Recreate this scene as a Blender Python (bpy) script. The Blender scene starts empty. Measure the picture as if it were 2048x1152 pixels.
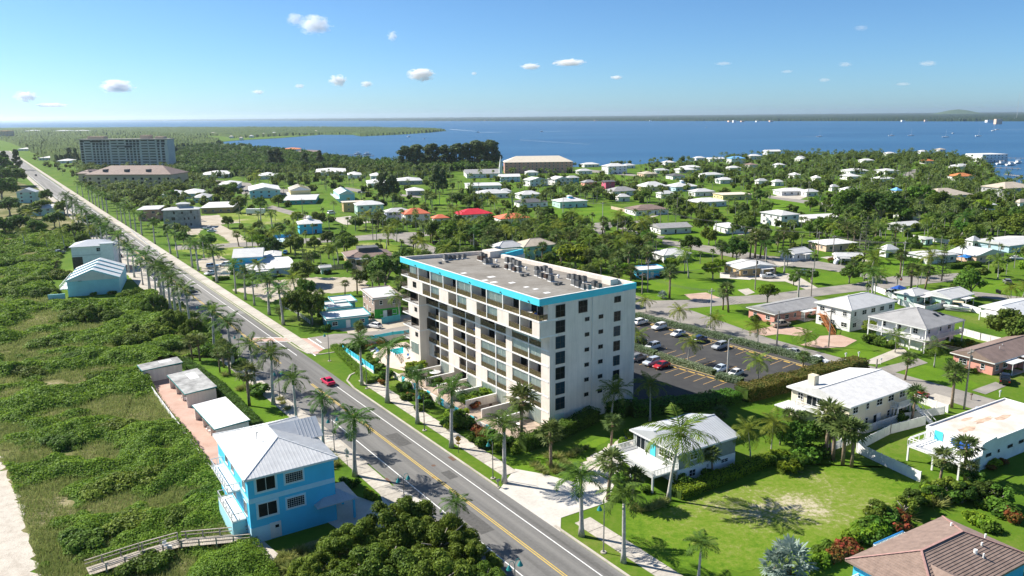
import bpy, math, random
import numpy as np
from mathutils import Vector, Matrix

random.seed(7)
RNG = np.random.default_rng(7)
scene = bpy.context.scene
COL = scene.collection
R = math.radians

# ------------------------------------------------------------------ camera
CAM_H, FOC, PIX_W, PIX_H = 56.35, 1560.0, 2048.0, 1152.0
PITCH, ROLL = math.atan(345 / 1560), R(0.54)
c_f = np.array([0, math.cos(PITCH), -math.sin(PITCH)])
_u0 = np.array([0, math.sin(PITCH), math.cos(PITCH)])
_r0 = np.array([1.0, 0, 0])
c_r = math.cos(ROLL) * _r0 - math.sin(ROLL) * _u0
c_u = math.cos(ROLL) * _u0 + math.sin(ROLL) * _r0
cam_data = bpy.data.cameras.new('camera')
cam_data.sensor_width = 36.0
cam_data.lens = FOC / PIX_W * 36.0
cam_data.clip_start = 1.0
cam_data.clip_end = 60000.0
cam = bpy.data.objects.new('camera', cam_data)
COL.objects.link(cam)
cam.matrix_world = Matrix(((c_r[0], c_u[0], -c_f[0], 0), (c_r[1], c_u[1], -c_f[1], 0),
                           (c_r[2], c_u[2], -c_f[2], CAM_H), (0, 0, 0, 1)))
scene.camera = cam

# ------------------------------------------------------------------ sky and sun
SUN_ELEV = R(40)
SUN_DIR = np.array([-0.925, 0.38, 0]) / math.hypot(0.925, 0.38)          # horizontal direction towards the sun
world = bpy.data.worlds.new('World')
scene.world = world
world.use_nodes = True
wn = world.node_tree
bg = wn.nodes['Background']
sky = wn.nodes.new('ShaderNodeTexSky')
sky.sky_type = 'NISHITA'
sky.sun_disc = False
sky.sun_elevation = SUN_ELEV
sky.sun_rotation = math.atan2(SUN_DIR[0], SUN_DIR[1])
sky.altitude = 0
sky.air_density = 0.7
sky.dust_density = 0.4
sky.ozone_density = 8.0
tint = wn.nodes.new('ShaderNodeMix'); tint.data_type = 'RGBA'; tint.blend_type = 'MULTIPLY'; tint.inputs['Factor'].default_value = 1.0
tint.inputs[7].default_value = (0.84, 1.0, 1.0, 1)
wn.links.new(sky.outputs[0], tint.inputs[6])
wn.links.new(tint.outputs[2], bg.inputs['Color'])
bg.inputs['Strength'].default_value = 0.074
sun_data = bpy.data.lights.new('sun', 'SUN')
sun_data.energy = 4.7
sun_data.angle = R(0.5)
sun_data.color = (1.0, 0.94, 0.84)
sun = bpy.data.objects.new('sun', sun_data)
COL.objects.link(sun)
sd = Vector((SUN_DIR[0] * math.cos(SUN_ELEV), SUN_DIR[1] * math.cos(SUN_ELEV), math.sin(SUN_ELEV)))
sun.rotation_euler = sd.to_track_quat('Z', 'Y').to_euler()
sun.location = (0, 0, 200)
scene.view_settings.view_transform = 'Standard'
scene.view_settings.look = 'None'
scene.view_settings.exposure = 0.98
scene.view_settings.gamma = 1.0
scene.view_settings.use_curve_mapping = False
scene.render.engine = 'CYCLES'
scene.cycles.max_bounces = 12
scene.cycles.diffuse_bounces = 3
scene.cycles.glossy_bounces = 2
scene.cycles.transmission_bounces = 3
scene.cycles.transparent_max_bounces = 6
scene.cycles.volume_bounces = 10
scene.cycles.use_denoising = True

# ------------------------------------------------------------------ measuring the place
def at(px, py, z=0.0):
    "the point at height z that the photograph shows at pixel (px, py)"
    d = c_f + c_r * (px - 1024) / FOC - c_u * (py - 576) / FOC
    t = (z - CAM_H) / d[2]
    return np.array([d[0] * t, d[1] * t, z])

def proj(p):
    q = np.array(p, float) - [0, 0, CAM_H]
    dz = q @ c_f
    return 1024 + FOC * (q @ c_r) / dz, 576 - FOC * (q @ c_u) / dz

def height_to(px, py, top):
    "height of an upright thing standing at pixel (px, py) whose top is at pixel row top"
    b = at(px, py)
    lo, hi = 0.0, 60.0
    for _ in range(30):
        m = (lo + hi) / 2
        if proj((b[0], b[1], m))[1] > top: lo = m
        else: hi = m
    return lo

ANG_B = 34.7                                  # the grid of the lots: x axis of a lot runs up-right in the photo
ROAD_O = np.array([5.7, 87.6]); ROAD_U = np.array([-.5648, .8252]); ROAD_N = np.array([.8252, .5648])
def road(s, n, z=0.0):
    p = ROAD_O + ROAD_U * s + ROAD_N * n
    return np.array([p[0], p[1], z])

# ------------------------------------------------------------------ materials
MATS = {}
def _new(name):
    m = bpy.data.materials.new(name)
    m.use_nodes = True
    return m, m.node_tree, m.node_tree.nodes['Principled BSDF']

def mat(name, col, rough=0.7, spec=0.3, metal=0.0, var=0.12, scale=1.5, bump=0.0, bscale=20.0, col2=None, rand=0.0, alpha=None, streak=0.0):
    "plain surface with weathering noise; col2 = second colour mixed in by a patchy noise; rand = tint by object"
    if name in MATS: return MATS[name]
    m, nt, p = _new(name)
    N, L = nt.nodes, nt.links
    tc = N.new('ShaderNodeTexCoord')
    n1 = N.new('ShaderNodeTexNoise'); n1.inputs['Scale'].default_value = scale; n1.inputs['Detail'].default_value = 6
    n1.inputs['Roughness'].default_value = 0.65
    L.new(tc.outputs['Object'], n1.inputs['Vector'])
    ramp = N.new('ShaderNodeValToRGB')
    c2 = col2 or tuple(c * (1 - 2 * var) for c in col)
    ramp.color_ramp.elements[0].color = (*c2, 1); ramp.color_ramp.elements[0].position = 0.32
    ramp.color_ramp.elements[1].color = (*(tuple(min(1, c * (1 + var * .5)) for c in col) if col2 is None else col), 1); ramp.color_ramp.elements[1].position = 0.62
    L.new(n1.outputs['Fac'], ramp.inputs['Fac'])
    out = ramp.outputs['Color']
    if streak:                                # rain marks running down a wall
        mp = N.new('ShaderNodeMapping'); mp.inputs['Scale'].default_value = (1.6, 1.6, .10); L.new(tc.outputs['Object'], mp.inputs['Vector'])
        ns = N.new('ShaderNodeTexNoise'); ns.inputs['Scale'].default_value = 1.0; ns.inputs['Detail'].default_value = 5; ns.inputs['Roughness'].default_value = .7; L.new(mp.outputs[0], ns.inputs['Vector'])
        mr0 = N.new('ShaderNodeMapRange'); mr0.inputs['From Min'].default_value = .35; mr0.inputs['From Max'].default_value = .6; mr0.inputs['To Min'].default_value = 1 - streak; L.new(ns.outputs['Fac'], mr0.inputs['Value'])
        mu = N.new('ShaderNodeMix'); mu.data_type = 'RGBA'; mu.blend_type = 'MULTIPLY'; mu.inputs['Factor'].default_value = 1; L.new(out, mu.inputs[6]); L.new(mr0.outputs[0], mu.inputs[7]); out = mu.outputs[2]
    if rand:
        oi = N.new('ShaderNodeObjectInfo'); hs = N.new('ShaderNodeHueSaturation')
        mr = N.new('ShaderNodeMapRange'); mr.inputs['To Min'].default_value = 1 - rand; mr.inputs['To Max'].default_value = 1 + rand
        L.new(oi.outputs['Random'], mr.inputs['Value']); L.new(mr.outputs[0], hs.inputs['Value']); L.new(out, hs.inputs['Color'])
        out = hs.outputs[0]
    L.new(out, p.inputs['Base Color'])
    p.inputs['Roughness'].default_value = rough
    p.inputs['Specular IOR Level'].default_value = spec
    p.inputs['Metallic'].default_value = metal
    if alpha is not None: p.inputs['Alpha'].default_value = alpha
    if bump:
        nb = N.new('ShaderNodeTexNoise'); nb.inputs['Scale'].default_value = bscale; nb.inputs['Detail'].default_value = 4
        L.new(tc.outputs['Object'], nb.inputs['Vector'])
        b = N.new('ShaderNodeBump'); b.inputs['Strength'].default_value = bump; b.inputs['Distance'].default_value = 0.1
        L.new(nb.outputs['Fac'], b.inputs['Height']); L.new(b.outputs[0], p.inputs['Normal'])
    MATS[name] = m
    return m

def leaf_mat(name, col, col2, transl=0.35, rand=0.25, rough=0.5, scale=0.9, hue=0.02):
    if name in MATS: return MATS[name]
    m, nt, p = _new(name)
    N, L = nt.nodes, nt.links
    geo = N.new('ShaderNodeNewGeometry')
    tc = N.new('ShaderNodeTexCoord')
    n1 = N.new('ShaderNodeTexNoise'); n1.inputs['Scale'].default_value = scale; n1.inputs['Detail'].default_value = 3
    L.new(tc.outputs['Object'], n1.inputs['Vector'])
    ri = N.new('ShaderNodeMath'); ri.operation = 'ADD'
    L.new(n1.outputs['Fac'], ri.inputs[0])
    sc_ = N.new('ShaderNodeMath'); sc_.operation = 'MULTIPLY_ADD'; sc_.inputs[1].default_value = 0.5; sc_.inputs[2].default_value = -0.25
    L.new(geo.outputs['Random Per Island'], sc_.inputs[0]); L.new(sc_.outputs[0], ri.inputs[1])
    ramp = N.new('ShaderNodeValToRGB')
    ramp.color_ramp.elements[0].color = (*col2, 1); ramp.color_ramp.elements[0].position = 0.28
    ramp.color_ramp.elements[1].color = (*col, 1); ramp.color_ramp.elements[1].position = 0.72
    L.new(ri.outputs[0], ramp.inputs['Fac'])
    oi = N.new('ShaderNodeObjectInfo'); hs = N.new('ShaderNodeHueSaturation')
    mr = N.new('ShaderNodeMapRange'); mr.inputs['To Min'].default_value = 1 - rand; mr.inputs['To Max'].default_value = 1 + rand
    mh = N.new('ShaderNodeMapRange'); mh.inputs['To Min'].default_value = 0.5 - hue; mh.inputs['To Max'].default_value = 0.5 + hue
    wn_ = N.new('ShaderNodeTexWhiteNoise'); wn_.noise_dimensions = '1D'
    L.new(oi.outputs['Random'], wn_.inputs['W'])
    L.new(oi.outputs['Random'], mr.inputs['Value']); L.new(wn_.outputs['Value'], mh.inputs['Value'])
    L.new(mr.outputs[0], hs.inputs['Value']); L.new(mh.outputs[0], hs.inputs['Hue']); L.new(ramp.outputs['Color'], hs.inputs['Color'])
    p.inputs['Roughness'].default_value = max(.6, rough); p.inputs['Specular IOR Level'].default_value = 0.12
    L.new(hs.outputs[0], p.inputs['Base Color'])
    tr = N.new('ShaderNodeBsdfTranslucent'); mx = N.new('ShaderNodeMixShader'); mx.inputs[0].default_value = transl
    hs2 = N.new('ShaderNodeHueSaturation'); hs2.inputs['Value'].default_value = 1.5; hs2.inputs['Hue'].default_value = 0.485
    L.new(hs.outputs[0], hs2.inputs['Color']); L.new(hs2.outputs[0], tr.inputs['Color'])
    L.new(p.outputs[0], mx.inputs[1]); L.new(tr.outputs[0], mx.inputs[2])
    L.new(mx.outputs[0], N['Material Output'].inputs['Surface'])
    MATS[name] = m
    return m

def glass_mat(name, col, rough=0.12, spec=0.16):
    if name in MATS: return MATS[name]
    m, nt, p = _new(name)
    N, L = nt.nodes, nt.links
    oi = N.new('ShaderNodeObjectInfo'); mr = N.new('ShaderNodeMapRange'); mr.inputs['To Min'].default_value = 0.55; mr.inputs['To Max'].default_value = 1.7
    hs = N.new('ShaderNodeHueSaturation'); hs.inputs['Color'].default_value = (*col, 1)
    L.new(oi.outputs['Random'], mr.inputs['Value']); L.new(mr.outputs[0], hs.inputs['Value']); L.new(hs.outputs[0], p.inputs['Base Color'])
    p.inputs['Roughness'].default_value = rough; p.inputs['Specular IOR Level'].default_value = spec
    MATS[name] = m
    return m

def ground_mat(name, stops, scale, fine=8.0, fine_amt=0.25, rough=0.95, bump=0.3, coord='Object', detail=8.0, spec=0.1, lane=False):
    "ground: a ramp over a broad noise plus a fine grain"
    m, nt, p = _new(name)
    N, L = nt.nodes, nt.links
    tc = N.new('ShaderNodeTexCoord')
    a = N.new('ShaderNodeTexNoise'); a.inputs['Scale'].default_value = scale; a.inputs['Detail'].default_value = detail; a.inputs['Roughness'].default_value = 0.62
    b = N.new('ShaderNodeTexNoise'); b.inputs['Scale'].default_value = fine; b.inputs['Detail'].default_value = 5; b.inputs['Roughness'].default_value = 0.75
    L.new(tc.outputs[coord], a.inputs['Vector']); L.new(tc.outputs[coord], b.inputs['Vector'])
    ad = N.new('ShaderNodeMath'); ad.operation = 'MULTIPLY_ADD'; ad.inputs[1].default_value = fine_amt * 2; 
    sb = N.new('ShaderNodeMath'); sb.operation = 'SUBTRACT'; sb.inputs[1].default_value = fine_amt
    L.new(b.outputs['Fac'], ad.inputs[0]); L.new(a.outputs['Fac'], sb.inputs[0]); L.new(sb.outputs[0], ad.inputs[2])
    if lane:                                  # wear drawn out along the direction of travel
        mp = N.new('ShaderNodeMapping'); mp.inputs['Rotation'].default_value = (0, 0, -math.atan2(ROAD_U[1], ROAD_U[0])); L.new(tc.outputs[coord], mp.inputs['Vector'])
        m2 = N.new('ShaderNodeMapping'); m2.inputs['Scale'].default_value = (.012, .55, 1); L.new(mp.outputs[0], m2.inputs['Vector']); L.new(m2.outputs[0], a.inputs['Vector']); a.inputs['Scale'].default_value = 1.0
    ramp = N.new('ShaderNodeValToRGB')
    el = ramp.color_ramp.elements
    while len(el) < len(stops): el.new(0.5)
    for e, (pos, c) in zip(el, stops): e.position = pos; e.color = (*c, 1)
    L.new(ad.outputs[0], ramp.inputs['Fac']); L.new(ramp.outputs['Color'], p.inputs['Base Color'])
    p.inputs['Roughness'].default_value = rough; p.inputs['Specular IOR Level'].default_value = spec
    if bump:
        bm_ = N.new('ShaderNodeBump'); bm_.inputs['Strength'].default_value = bump; bm_.inputs['Distance'].default_value = 0.15
        L.new(b.outputs['Fac'], bm_.inputs['Height']); L.new(bm_.outputs[0], p.inputs['Normal'])
    MATS[name] = m
    return m

# ------------------------------------------------------------------ mesh building
class MB:
    "collects faces; build() links them as one mesh object"
    def __init__(s): s.V, s.F, s.M, s.mi = [], [], [], 0
    def add(s, vs, fs):
        o = len(s.V); s.V.extend([tuple(map(float, v)) for v in vs])
        s.F.extend([tuple(i + o for i in f) for f in fs]); s.M.extend([s.mi] * len(fs)); return s
    def box(s, x0, y0, z0, x1, y1, z1):
        if x0 > x1: x0, x1 = x1, x0
        if y0 > y1: y0, y1 = y1, y0
        if z0 > z1: z0, z1 = z1, z0
        return s.add([(x0, y0, z0), (x1, y0, z0), (x1, y1, z0), (x0, y1, z0), (x0, y0, z1), (x1, y0, z1), (x1, y1, z1), (x0, y1, z1)],
                     [(0, 3, 2, 1), (4, 5, 6, 7), (0, 1, 5, 4), (1, 2, 6, 5), (2, 3, 7, 6), (3, 0, 4, 7)])
    def prism(s, poly, z0, z1):
        n = len(poly)
        ar = sum(poly[i][0] * poly[(i + 1) % n][1] - poly[(i + 1) % n][0] * poly[i][1] for i in range(n))
        if ar < 0: poly = poly[::-1]
        return s.add([(p[0], p[1], z0) for p in poly] + [(p[0], p[1], z1) for p in poly],
                     [tuple(range(n - 1, -1, -1)), tuple(range(n, 2 * n))] + [(i, (i + 1) % n, n + (i + 1) % n, n + i) for i in range(n)])
    def sheet(s, poly, z):
        n = len(poly)
        ar = sum(poly[i][0] * poly[(i + 1) % n][1] - poly[(i + 1) % n][0] * poly[i][1] for i in range(n))
        if ar < 0: poly = poly[::-1]
        return s.add([(p[0], p[1], z) for p in poly], [tuple(range(n))])
    def face(s, *vs): return s.add(vs, [tuple(range(len(vs)))])
    def cyl(s, x, y, z0, z1, r0, r1=None, n=10):
        r1 = r0 if r1 is None else r1
        vs = []
        for z, r in ((z0, r0), (z1, r1)):
            vs += [(x + r * math.cos(2 * math.pi * k / n), y + r * math.sin(2 * math.pi * k / n), z) for k in range(n)]
        return s.add(vs, [tuple(range(n - 1, -1, -1)), tuple(range(n, 2 * n))] + [(k, (k + 1) % n, n + (k + 1) % n, n + k) for k in range(n)])
    def tube(s, pts, rad, n=6):
        pts = [np.array(p, float) for p in pts]
        if not hasattr(rad, '__len__'): rad = [rad] * len(pts)
        vs = []
        for i, p in enumerate(pts):
            t = pts[min(i + 1, len(pts) - 1)] - pts[max(i - 1, 0)]
            t /= max(1e-9, np.linalg.norm(t))
            ref = np.array([0, 0, 1.0]) if abs(t[2]) < 0.9 else np.array([1.0, 0, 0])
            a = np.cross(t, ref); a /= np.linalg.norm(a); b = np.cross(t, a)
            for k in range(n):
                w = 2 * math.pi * k / n
                vs.append(p + rad[i] * (a * math.cos(w) + b * math.sin(w)))
        fs = [tuple(range(n)), tuple(range(len(vs) - 1, len(vs) - n - 1, -1))]
        for i in range(len(pts) - 1):
            for k in range(n):
                fs.append((i * n + k, i * n + n + k, i * n + n + (k + 1) % n, i * n + (k + 1) % n))
        return s.add(vs, fs)
    def beam(s, p, q, w, h):
        "a bar of width w and height h from p to q, top edges level"
        p, q = np.array(p, float), np.array(q, float)
        d = q - p; l = math.hypot(d[0], d[1]) or 1e-6
        nrm = np.array([-d[1] / l, d[0] / l, 0]) * w / 2
        up = np.array([0, 0, h / 2])
        vs = [p - nrm - up, q - nrm - up, q + nrm - up, p + nrm - up, p - nrm + up, q - nrm + up, q + nrm + up, p + nrm + up]
        return s.add(vs, [(0, 3, 2, 1), (4, 5, 6, 7), (0, 1, 5, 4), (1, 2, 6, 5), (2, 3, 7, 6), (3, 0, 4, 7)])
    def mesh(s, name, mats, smooth=False):
        me = bpy.data.meshes.new(name)
        me.from_pydata(s.V, [], s.F)
        for m in (mats if isinstance(mats, (list, tuple)) else [mats]): me.materials.append(m)
        if len(set(s.M)) > 1: me.polygons.foreach_set('material_index', s.M)
        if smooth: me.polygons.foreach_set('use_smooth', [True] * len(s.F))
        me.update()
        return me
    def build(s, name, mats, parent=None, loc=(0, 0, 0), rz=0.0, smooth=False, kind=None):
        return put(name, s.mesh(name, mats, smooth), parent, loc, rz, kind)

def put(name, me, parent=None, loc=(0, 0, 0), rz=0.0, kind=None, scale=None):
    o = bpy.data.objects.new(name, me)
    COL.objects.link(o)
    o.location = [float(v) for v in loc]
    if rz: o.rotation_euler = (0, 0, rz)
    if scale is not None: o.scale = scale if hasattr(scale, '__len__') else (scale,) * 3
    if parent is not None: o.parent = parent
    if kind: o['kind'] = kind
    return o

def quads_mesh(name, P, mats, nv=4, mi=None):
    "mesh from an array of separate faces P (n, nv, 3)"
    n = len(P)
    me = bpy.data.meshes.new(name)
    me.vertices.add(n * nv); me.vertices.foreach_set('co', np.ascontiguousarray(P, dtype=np.float32).reshape(-1))
    me.loops.add(n * nv); me.loops.foreach_set('vertex_index', np.arange(n * nv, dtype=np.int32))
    me.polygons.add(n)
    me.polygons.foreach_set('loop_start', np.arange(0, n * nv, nv, dtype=np.int32))
    for m in (mats if isinstance(mats, (list, tuple)) else [mats]): me.materials.append(m)
    if mi is not None: me.polygons.foreach_set('material_index', np.asarray(mi, dtype=np.int32))
    me.update(calc_edges=True)
    return me

def tag(o, label, cat, group=None, kind=None):
    o['label'] = label; o['category'] = cat
    if group: o['group'] = group
    if kind: o['kind'] = kind
    return o

THINGS = []                      # (object, look, category, group, landmark phrase or None) for labels made at the end
def empty(name, loc, rz=0.0):
    o = bpy.data.objects.new(name, None)
    o.empty_display_size = 0.3
    COL.objects.link(o)
    o.location = [float(v) for v in loc]; o.rotation_euler = (0, 0, rz)
    return o

def thing(name, loc, rz, label, cat, group=None):
    return tag(empty(name, loc, rz), label, cat, group)

LANDMARKS = []                   # (phrase, x, y)
def landmark(phrase, x, y): LANDMARKS.append((phrase, float(x), float(y)))
TO_LABEL = []                    # (object, look, x, y) repeats whose label names what they stand beside
def later(o, look, cat, group, x, y):
    o['category'] = cat
    if group: o['group'] = group
    TO_LABEL.append((o, look, float(x), float(y)))
    return o

def structure(name, mb, m, z=None):
    return mb.build(name, m, kind='structure')
# ================================================================== ground, water, roads
LAWN = ground_mat('lawn', [(0.22, (.035, .08, .008)), (0.40, (.07, .145, .010)), (0.55, (.095, .165, .014)), (0.70, (.145, .18, .035)), (0.86, (.25, .23, .10))], 0.06, .9, 0.3, bump=0.5)
LUSH = ground_mat('lush_lawn', [(0.22, (.05, .12, .006)), (0.42, (.085, .175, .010)), (0.6, (.115, .205, .013)), (0.8, (.17, .225, .03))], 0.09, 1.5, 0.26, bump=0.5)
DRYLAWN = ground_mat('dry_lawn', [(0.2, (.06, .11, .012)), (0.42, (.14, .21, .02)), (0.56, (.20, .25, .045)), (0.66, (.36, .33, .17)), (0.85, (.5, .45, .33))], 0.07, 1.1, 0.28, bump=0.5)
SAND = ground_mat('sand', [(0.2, (.26, .21, .14)), (0.45, (.42, .37, .29)), (0.8, (.53, .48, .4))], 0.12, 1.5, 0.2, bump=0.5)
BEACH = ground_mat('beach_sand', [(0.25, (.4, .35, .29)), (0.5, (.54, .49, .42)), (0.8, (.63, .58, .5))], 0.5, 2.6, 0.3, bump=0.9)
DUNE = ground_mat('dune_soil', [(0.25, (.05, .07, .015)), (0.45, (.11, .12, .035)), (0.58, (.2, .185, .08)), (0.72, (.42, .36, .24)), (0.85, (.55, .49, .38))], 0.09, 1.3, 0.22, bump=0.6)
ASPH = ground_mat('asphalt', [(0.28, (.105, .102, .098)), (0.5, (.175, .171, .164)), (0.74, (.235, .228, .215))], 0.22, 2.0, 0.16, bump=0.15, lane=True)
OLDASPH = ground_mat('old_asphalt', [(0.2, (.17, .16, .145)), (0.5, (.27, .25, .225)), (0.8, (.36, .33, .29))], 0.2, 2.5, 0.2, bump=0.15)
DARKASPH = ground_mat('sealed_asphalt', [(0.2, (.04, .04, .042)), (0.5, (.06, .06, .061)), (0.8, (.09, .088, .085))], 0.18, 2.5, 0.15, bump=0.1)
SLABC = mat('slab_concrete', (.50, .46, .40), .9, .1, var=.12, scale=1.6, rand=.13)
CONC = ground_mat('concrete', [(0.2, (.34, .30, .25)), (0.5, (.46, .42, .36)), (0.8, (.55, .51, .45))], 0.25, 2.0, 0.2, bump=0.1)
WHITECONC = ground_mat('pale_concrete', [(0.2, (.42, .39, .35)), (0.5, (.55, .52, .47)), (0.8, (.64, .6, .55))], 0.25, 2.0, 0.2, bump=0.1)
PINKCONC = ground_mat('pink_concrete', [(0.2, (.38, .24, .19)), (0.5, (.5, .34, .28)), (0.8, (.57, .41, .35))], 0.22, 1.8, 0.2, bump=0.1)
PAVER = ground_mat('salmon_pavers', [(0.2, (.36, .24, .18)), (0.5, (.47, .33, .26)), (0.8, (.55, .43, .35))], 0.3, 3.0, 0.25, bump=0.2)
WLINE = mat('white_line', (.78, .78, .76), .8, var=.1, scale=3)
YLINE = mat('yellow_line', (.66, .46, .10), .8, var=.1, scale=3)

LAYER = {}
CLEAR = []                       # ground that carries no trees
def sheet(name, pts, z, m, rough=0.0, px=True, world=None):
    P = [at(*p)[:2] for p in pts] if px else [np.array(p[:2], float) for p in pts]
    LAYER[z] = LAYER.get(z, -1) + 1; z += .0006 * LAYER[z]      # never two sheets in one plane
    if name not in ('worn_grass',): CLEAR.append(np.array(P))
    if rough:
        Q = []
        for i in range(len(P)):
            a, b = P[i], P[(i + 1) % len(P)]
            l = np.linalg.norm(b - a); k = max(1, min(30, int(l / (rough * 2.2))))
            for j in range(k):
                t = j / k
                Q.append(a + (b - a) * t + (RNG.normal(0, rough, 2) if j else RNG.normal(0, rough * .4, 2)))
        P = Q
    return structure(name, MB().sheet([tuple(p) for p in P], z), m)

# --- water: one sheet out to the horizon
wm, wnt, wp = _new('lagoon_water')
_N, _L = wnt.nodes, wnt.links
wtc = _N.new('ShaderNodeTexCoord'); wmap = _N.new('ShaderNodeMapping'); wmap.inputs['Scale'].default_value = (0.35, 1.0, 1); wmap.inputs['Rotation'].default_value = (0, 0, R(12))
_L.new(wtc.outputs['Object'], wmap.inputs['Vector'])
w1 = _N.new('ShaderNodeTexNoise'); w1.inputs['Scale'].default_value = 0.35; w1.inputs['Detail'].default_value = 5
w2 = _N.new('ShaderNodeTexNoise'); w2.inputs['Scale'].default_value = 0.004; w2.inputs['Detail'].default_value = 5; w2.inputs['Roughness'].default_value = .6
_L.new(wmap.outputs[0], w1.inputs['Vector']); _L.new(wmap.outputs[0], w2.inputs['Vector'])
wr = _N.new('ShaderNodeValToRGB')
wr.color_ramp.elements[0].color = (.026, .092, .19, 1); wr.color_ramp.elements[0].position = .35
wr.color_ramp.elements[1].color = (.042, .125, .235, 1); wr.color_ramp.elements[1].position = .68
_L.new(w2.outputs['Fac'], wr.inputs['Fac']); _L.new(wr.outputs[0], wp.inputs['Base Color'])
wb = _N.new('ShaderNodeBump'); wb.inputs['Strength'].default_value = 1.0; wb.inputs['Distance'].default_value = .6
_L.new(w1.outputs['Fac'], wb.inputs['Height']); _L.new(wb.outputs[0], wp.inputs['Normal'])
wp.inputs['Roughness'].default_value = .32; wp.inputs['IOR'].default_value = 1.2; wp.inputs['Specular IOR Level'].default_value = .35
structure('water', MB().sheet([(-30000, -200), (30000, -200), (30000, 30000), (-30000, 30000)], -0.5), wm)

# --- the barrier island: one sheet of grassy ground bounded by the lagoon shore
SHORE = [(2400, 470), (2140, 392), (2040, 368), (1992, 352), (1972, 324), (1930, 316), (1850, 308), (1700, 308), (1560, 310), (1500, 315),
         (1330, 326), (1250, 330), (1150, 334), (1000, 332), (800, 326), (690, 322), (640, 313), (600, 305), (560, 300), (500, 294), (455, 289),
         (440, 284), (470, 281), (560, 276), (640, 269.5), (705, 269.5), (722, 272.5), (800, 269), (860, 265), (893, 261.5), (870, 257.5), (800, 255),
         (650, 253.5), (300, 254), (130, 255), (40, 255)]
isl = [tuple(at(*p)[:2]) for p in SHORE]
isl += [(-4200, 3900), (-4200, -100), (700, -100)]
structure('ground', MB().sheet(isl, 0.0), LAWN)

# --- mainland on the far shore
MAIN = [(2500, 244), (2048, 242.5), (1700, 242), (1300, 242), (1024, 242), (800, 241.6), (500, 241), (200, 242.2), (0, 243.6)]
ml = [tuple(at(*p)[:2]) for p in MAIN] + [(-29000, 12000), (-29000, 29900), (29900, 29900), (29900, 6000)]
structure('far_shore', MB().sheet(ml, 0.0), ground_mat('mainland', [(0.3, (.035, .06, .02)), (0.5, (.05, .085, .028)), (0.75, (.10, .12, .05))], 0.004, .03, .2, bump=0))

# --- main road in road coordinates (s along, n across)
def strip(name, pts_left, pts_right, z, m):
    P = [road(s, n)[:2] for s, n in pts_left] + [road(s, n)[:2] for s, n in reversed(pts_right)]
    CLEAR.append(np.array(P))
    return structure(name, MB().sheet([tuple(p) for p in P], z), m)
LEFT = [(-40, -6.0), (62, -6.1), (84, -7.0), (104, -8.4), (160, -8.8), (280, -6.8), (420, -6.2), (1700, -6.2)]
RIGHT = [(-40, 6.6), (86, 6.6), (100, 6.8), (160, 7.0), (280, 7.4), (1700, 7.4)]
strip('road', LEFT[:5], RIGHT[:4], 0.03, ASPH)
strip('road', LEFT[4:], RIGHT[3:], 0.03, ground_mat('worn_asphalt_with_glare', [(0.28, (.17, .165, .155)), (0.5, (.245, .238, .225)), (0.74, (.31, .30, .285))], 0.1, 2.0, 0.16, bump=0.1, lane=True))  # far stretch: lane wear, with distant haze and glare painted in as paler grey
def line(mb, s0, s1, n0, n1, w=0.13, dash=None):
    k = max(1, int((s1 - s0) / 40))
    for i in range(k):
        a, b = i / k, (i + 1) / k
        sa, sb = s0 + (s1 - s0) * a, s0 + (s1 - s0) * b
        na, nb = n0 + (n1 - n0) * a, n0 + (n1 - n0) * b
        mb.add([road(sa, na - w / 2, .05), road(sb, nb - w / 2, .05), road(sb, nb + w / 2, .05), road(sa, na + w / 2, .05)], [(0, 1, 2, 3)])
for s0, n0, l, w in ((14, -2.8, 9, 2.2), (47, 1.2, 6, 2.4), (70, -2.6, 14, 1.3), (31, 2.0, 3, 1.6), (120, 1.0, 8, 2.6)):
    structure('road_patch', MB().sheet([tuple(road(*q)[:2]) for q in ((s0, n0), (s0 + l, n0), (s0 + l, n0 + w), (s0, n0 + w))], .037), mat('road_repair', (.115, .112, .108), .95, .1, var=.12, scale=2))
wl, yl = MB(), MB()
line(wl, -40, 84, 4.15, 4.3, .16); line(wl, 110, 300, 5.0, 5.6, .18); line(wl, 300, 900, 5.6, 5.6, .2)
line(wl, -40, 66, -3.95, -3.85, .16); line(wl, 106, 180, -6.6, -6.8, .18); line(wl, 180, 900, -5.4, -5.0, .2)
for d in (-.17, .17): line(yl, -40, 88, .45 + d, .45 + d, .14); line(yl, 106, 420, -.3 + d, .2 + d, .15)
structure('white_road_marking', wl, WLINE); structure('yellow_road_marking', yl, YLINE)

def kerb(name, pts, w=.35, h=.13, m=None):
    mb = MB()
    for a, b in zip(pts[:-1], pts[1:]):
        a, b = np.array(a[:2]), np.array(b[:2]); d = b - a; l = np.linalg.norm(d); nn = np.array([-d[1], d[0]]) / l * w / 2
        mb.prism([tuple(a - nn), tuple(b - nn), tuple(b + nn), tuple(a + nn)], 0.0, h)
    return structure(name, mb, m or CONC)
kerb('kerb', [road(-40, 6.85), road(10, 6.85)])
kerb('kerb', [road(24, 6.85), road(80, 6.85), road(85.5, 7.6), road(88.5, 9.6), road(90.5, 13.0)])
kerb('kerb', [road(107, 15.0), road(107.5, 10), road(110, 7.8), road(116, 7.25), road(280, 7.65), road(700, 7.65)])
kerb('kerb', [road(-40, -6.2), road(34, -6.25)])
kerb('kerb', [road(44, -6.25), road(62, -6.35), road(84, -7.25), road(104, -8.65), road(160, -9.0)])
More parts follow.
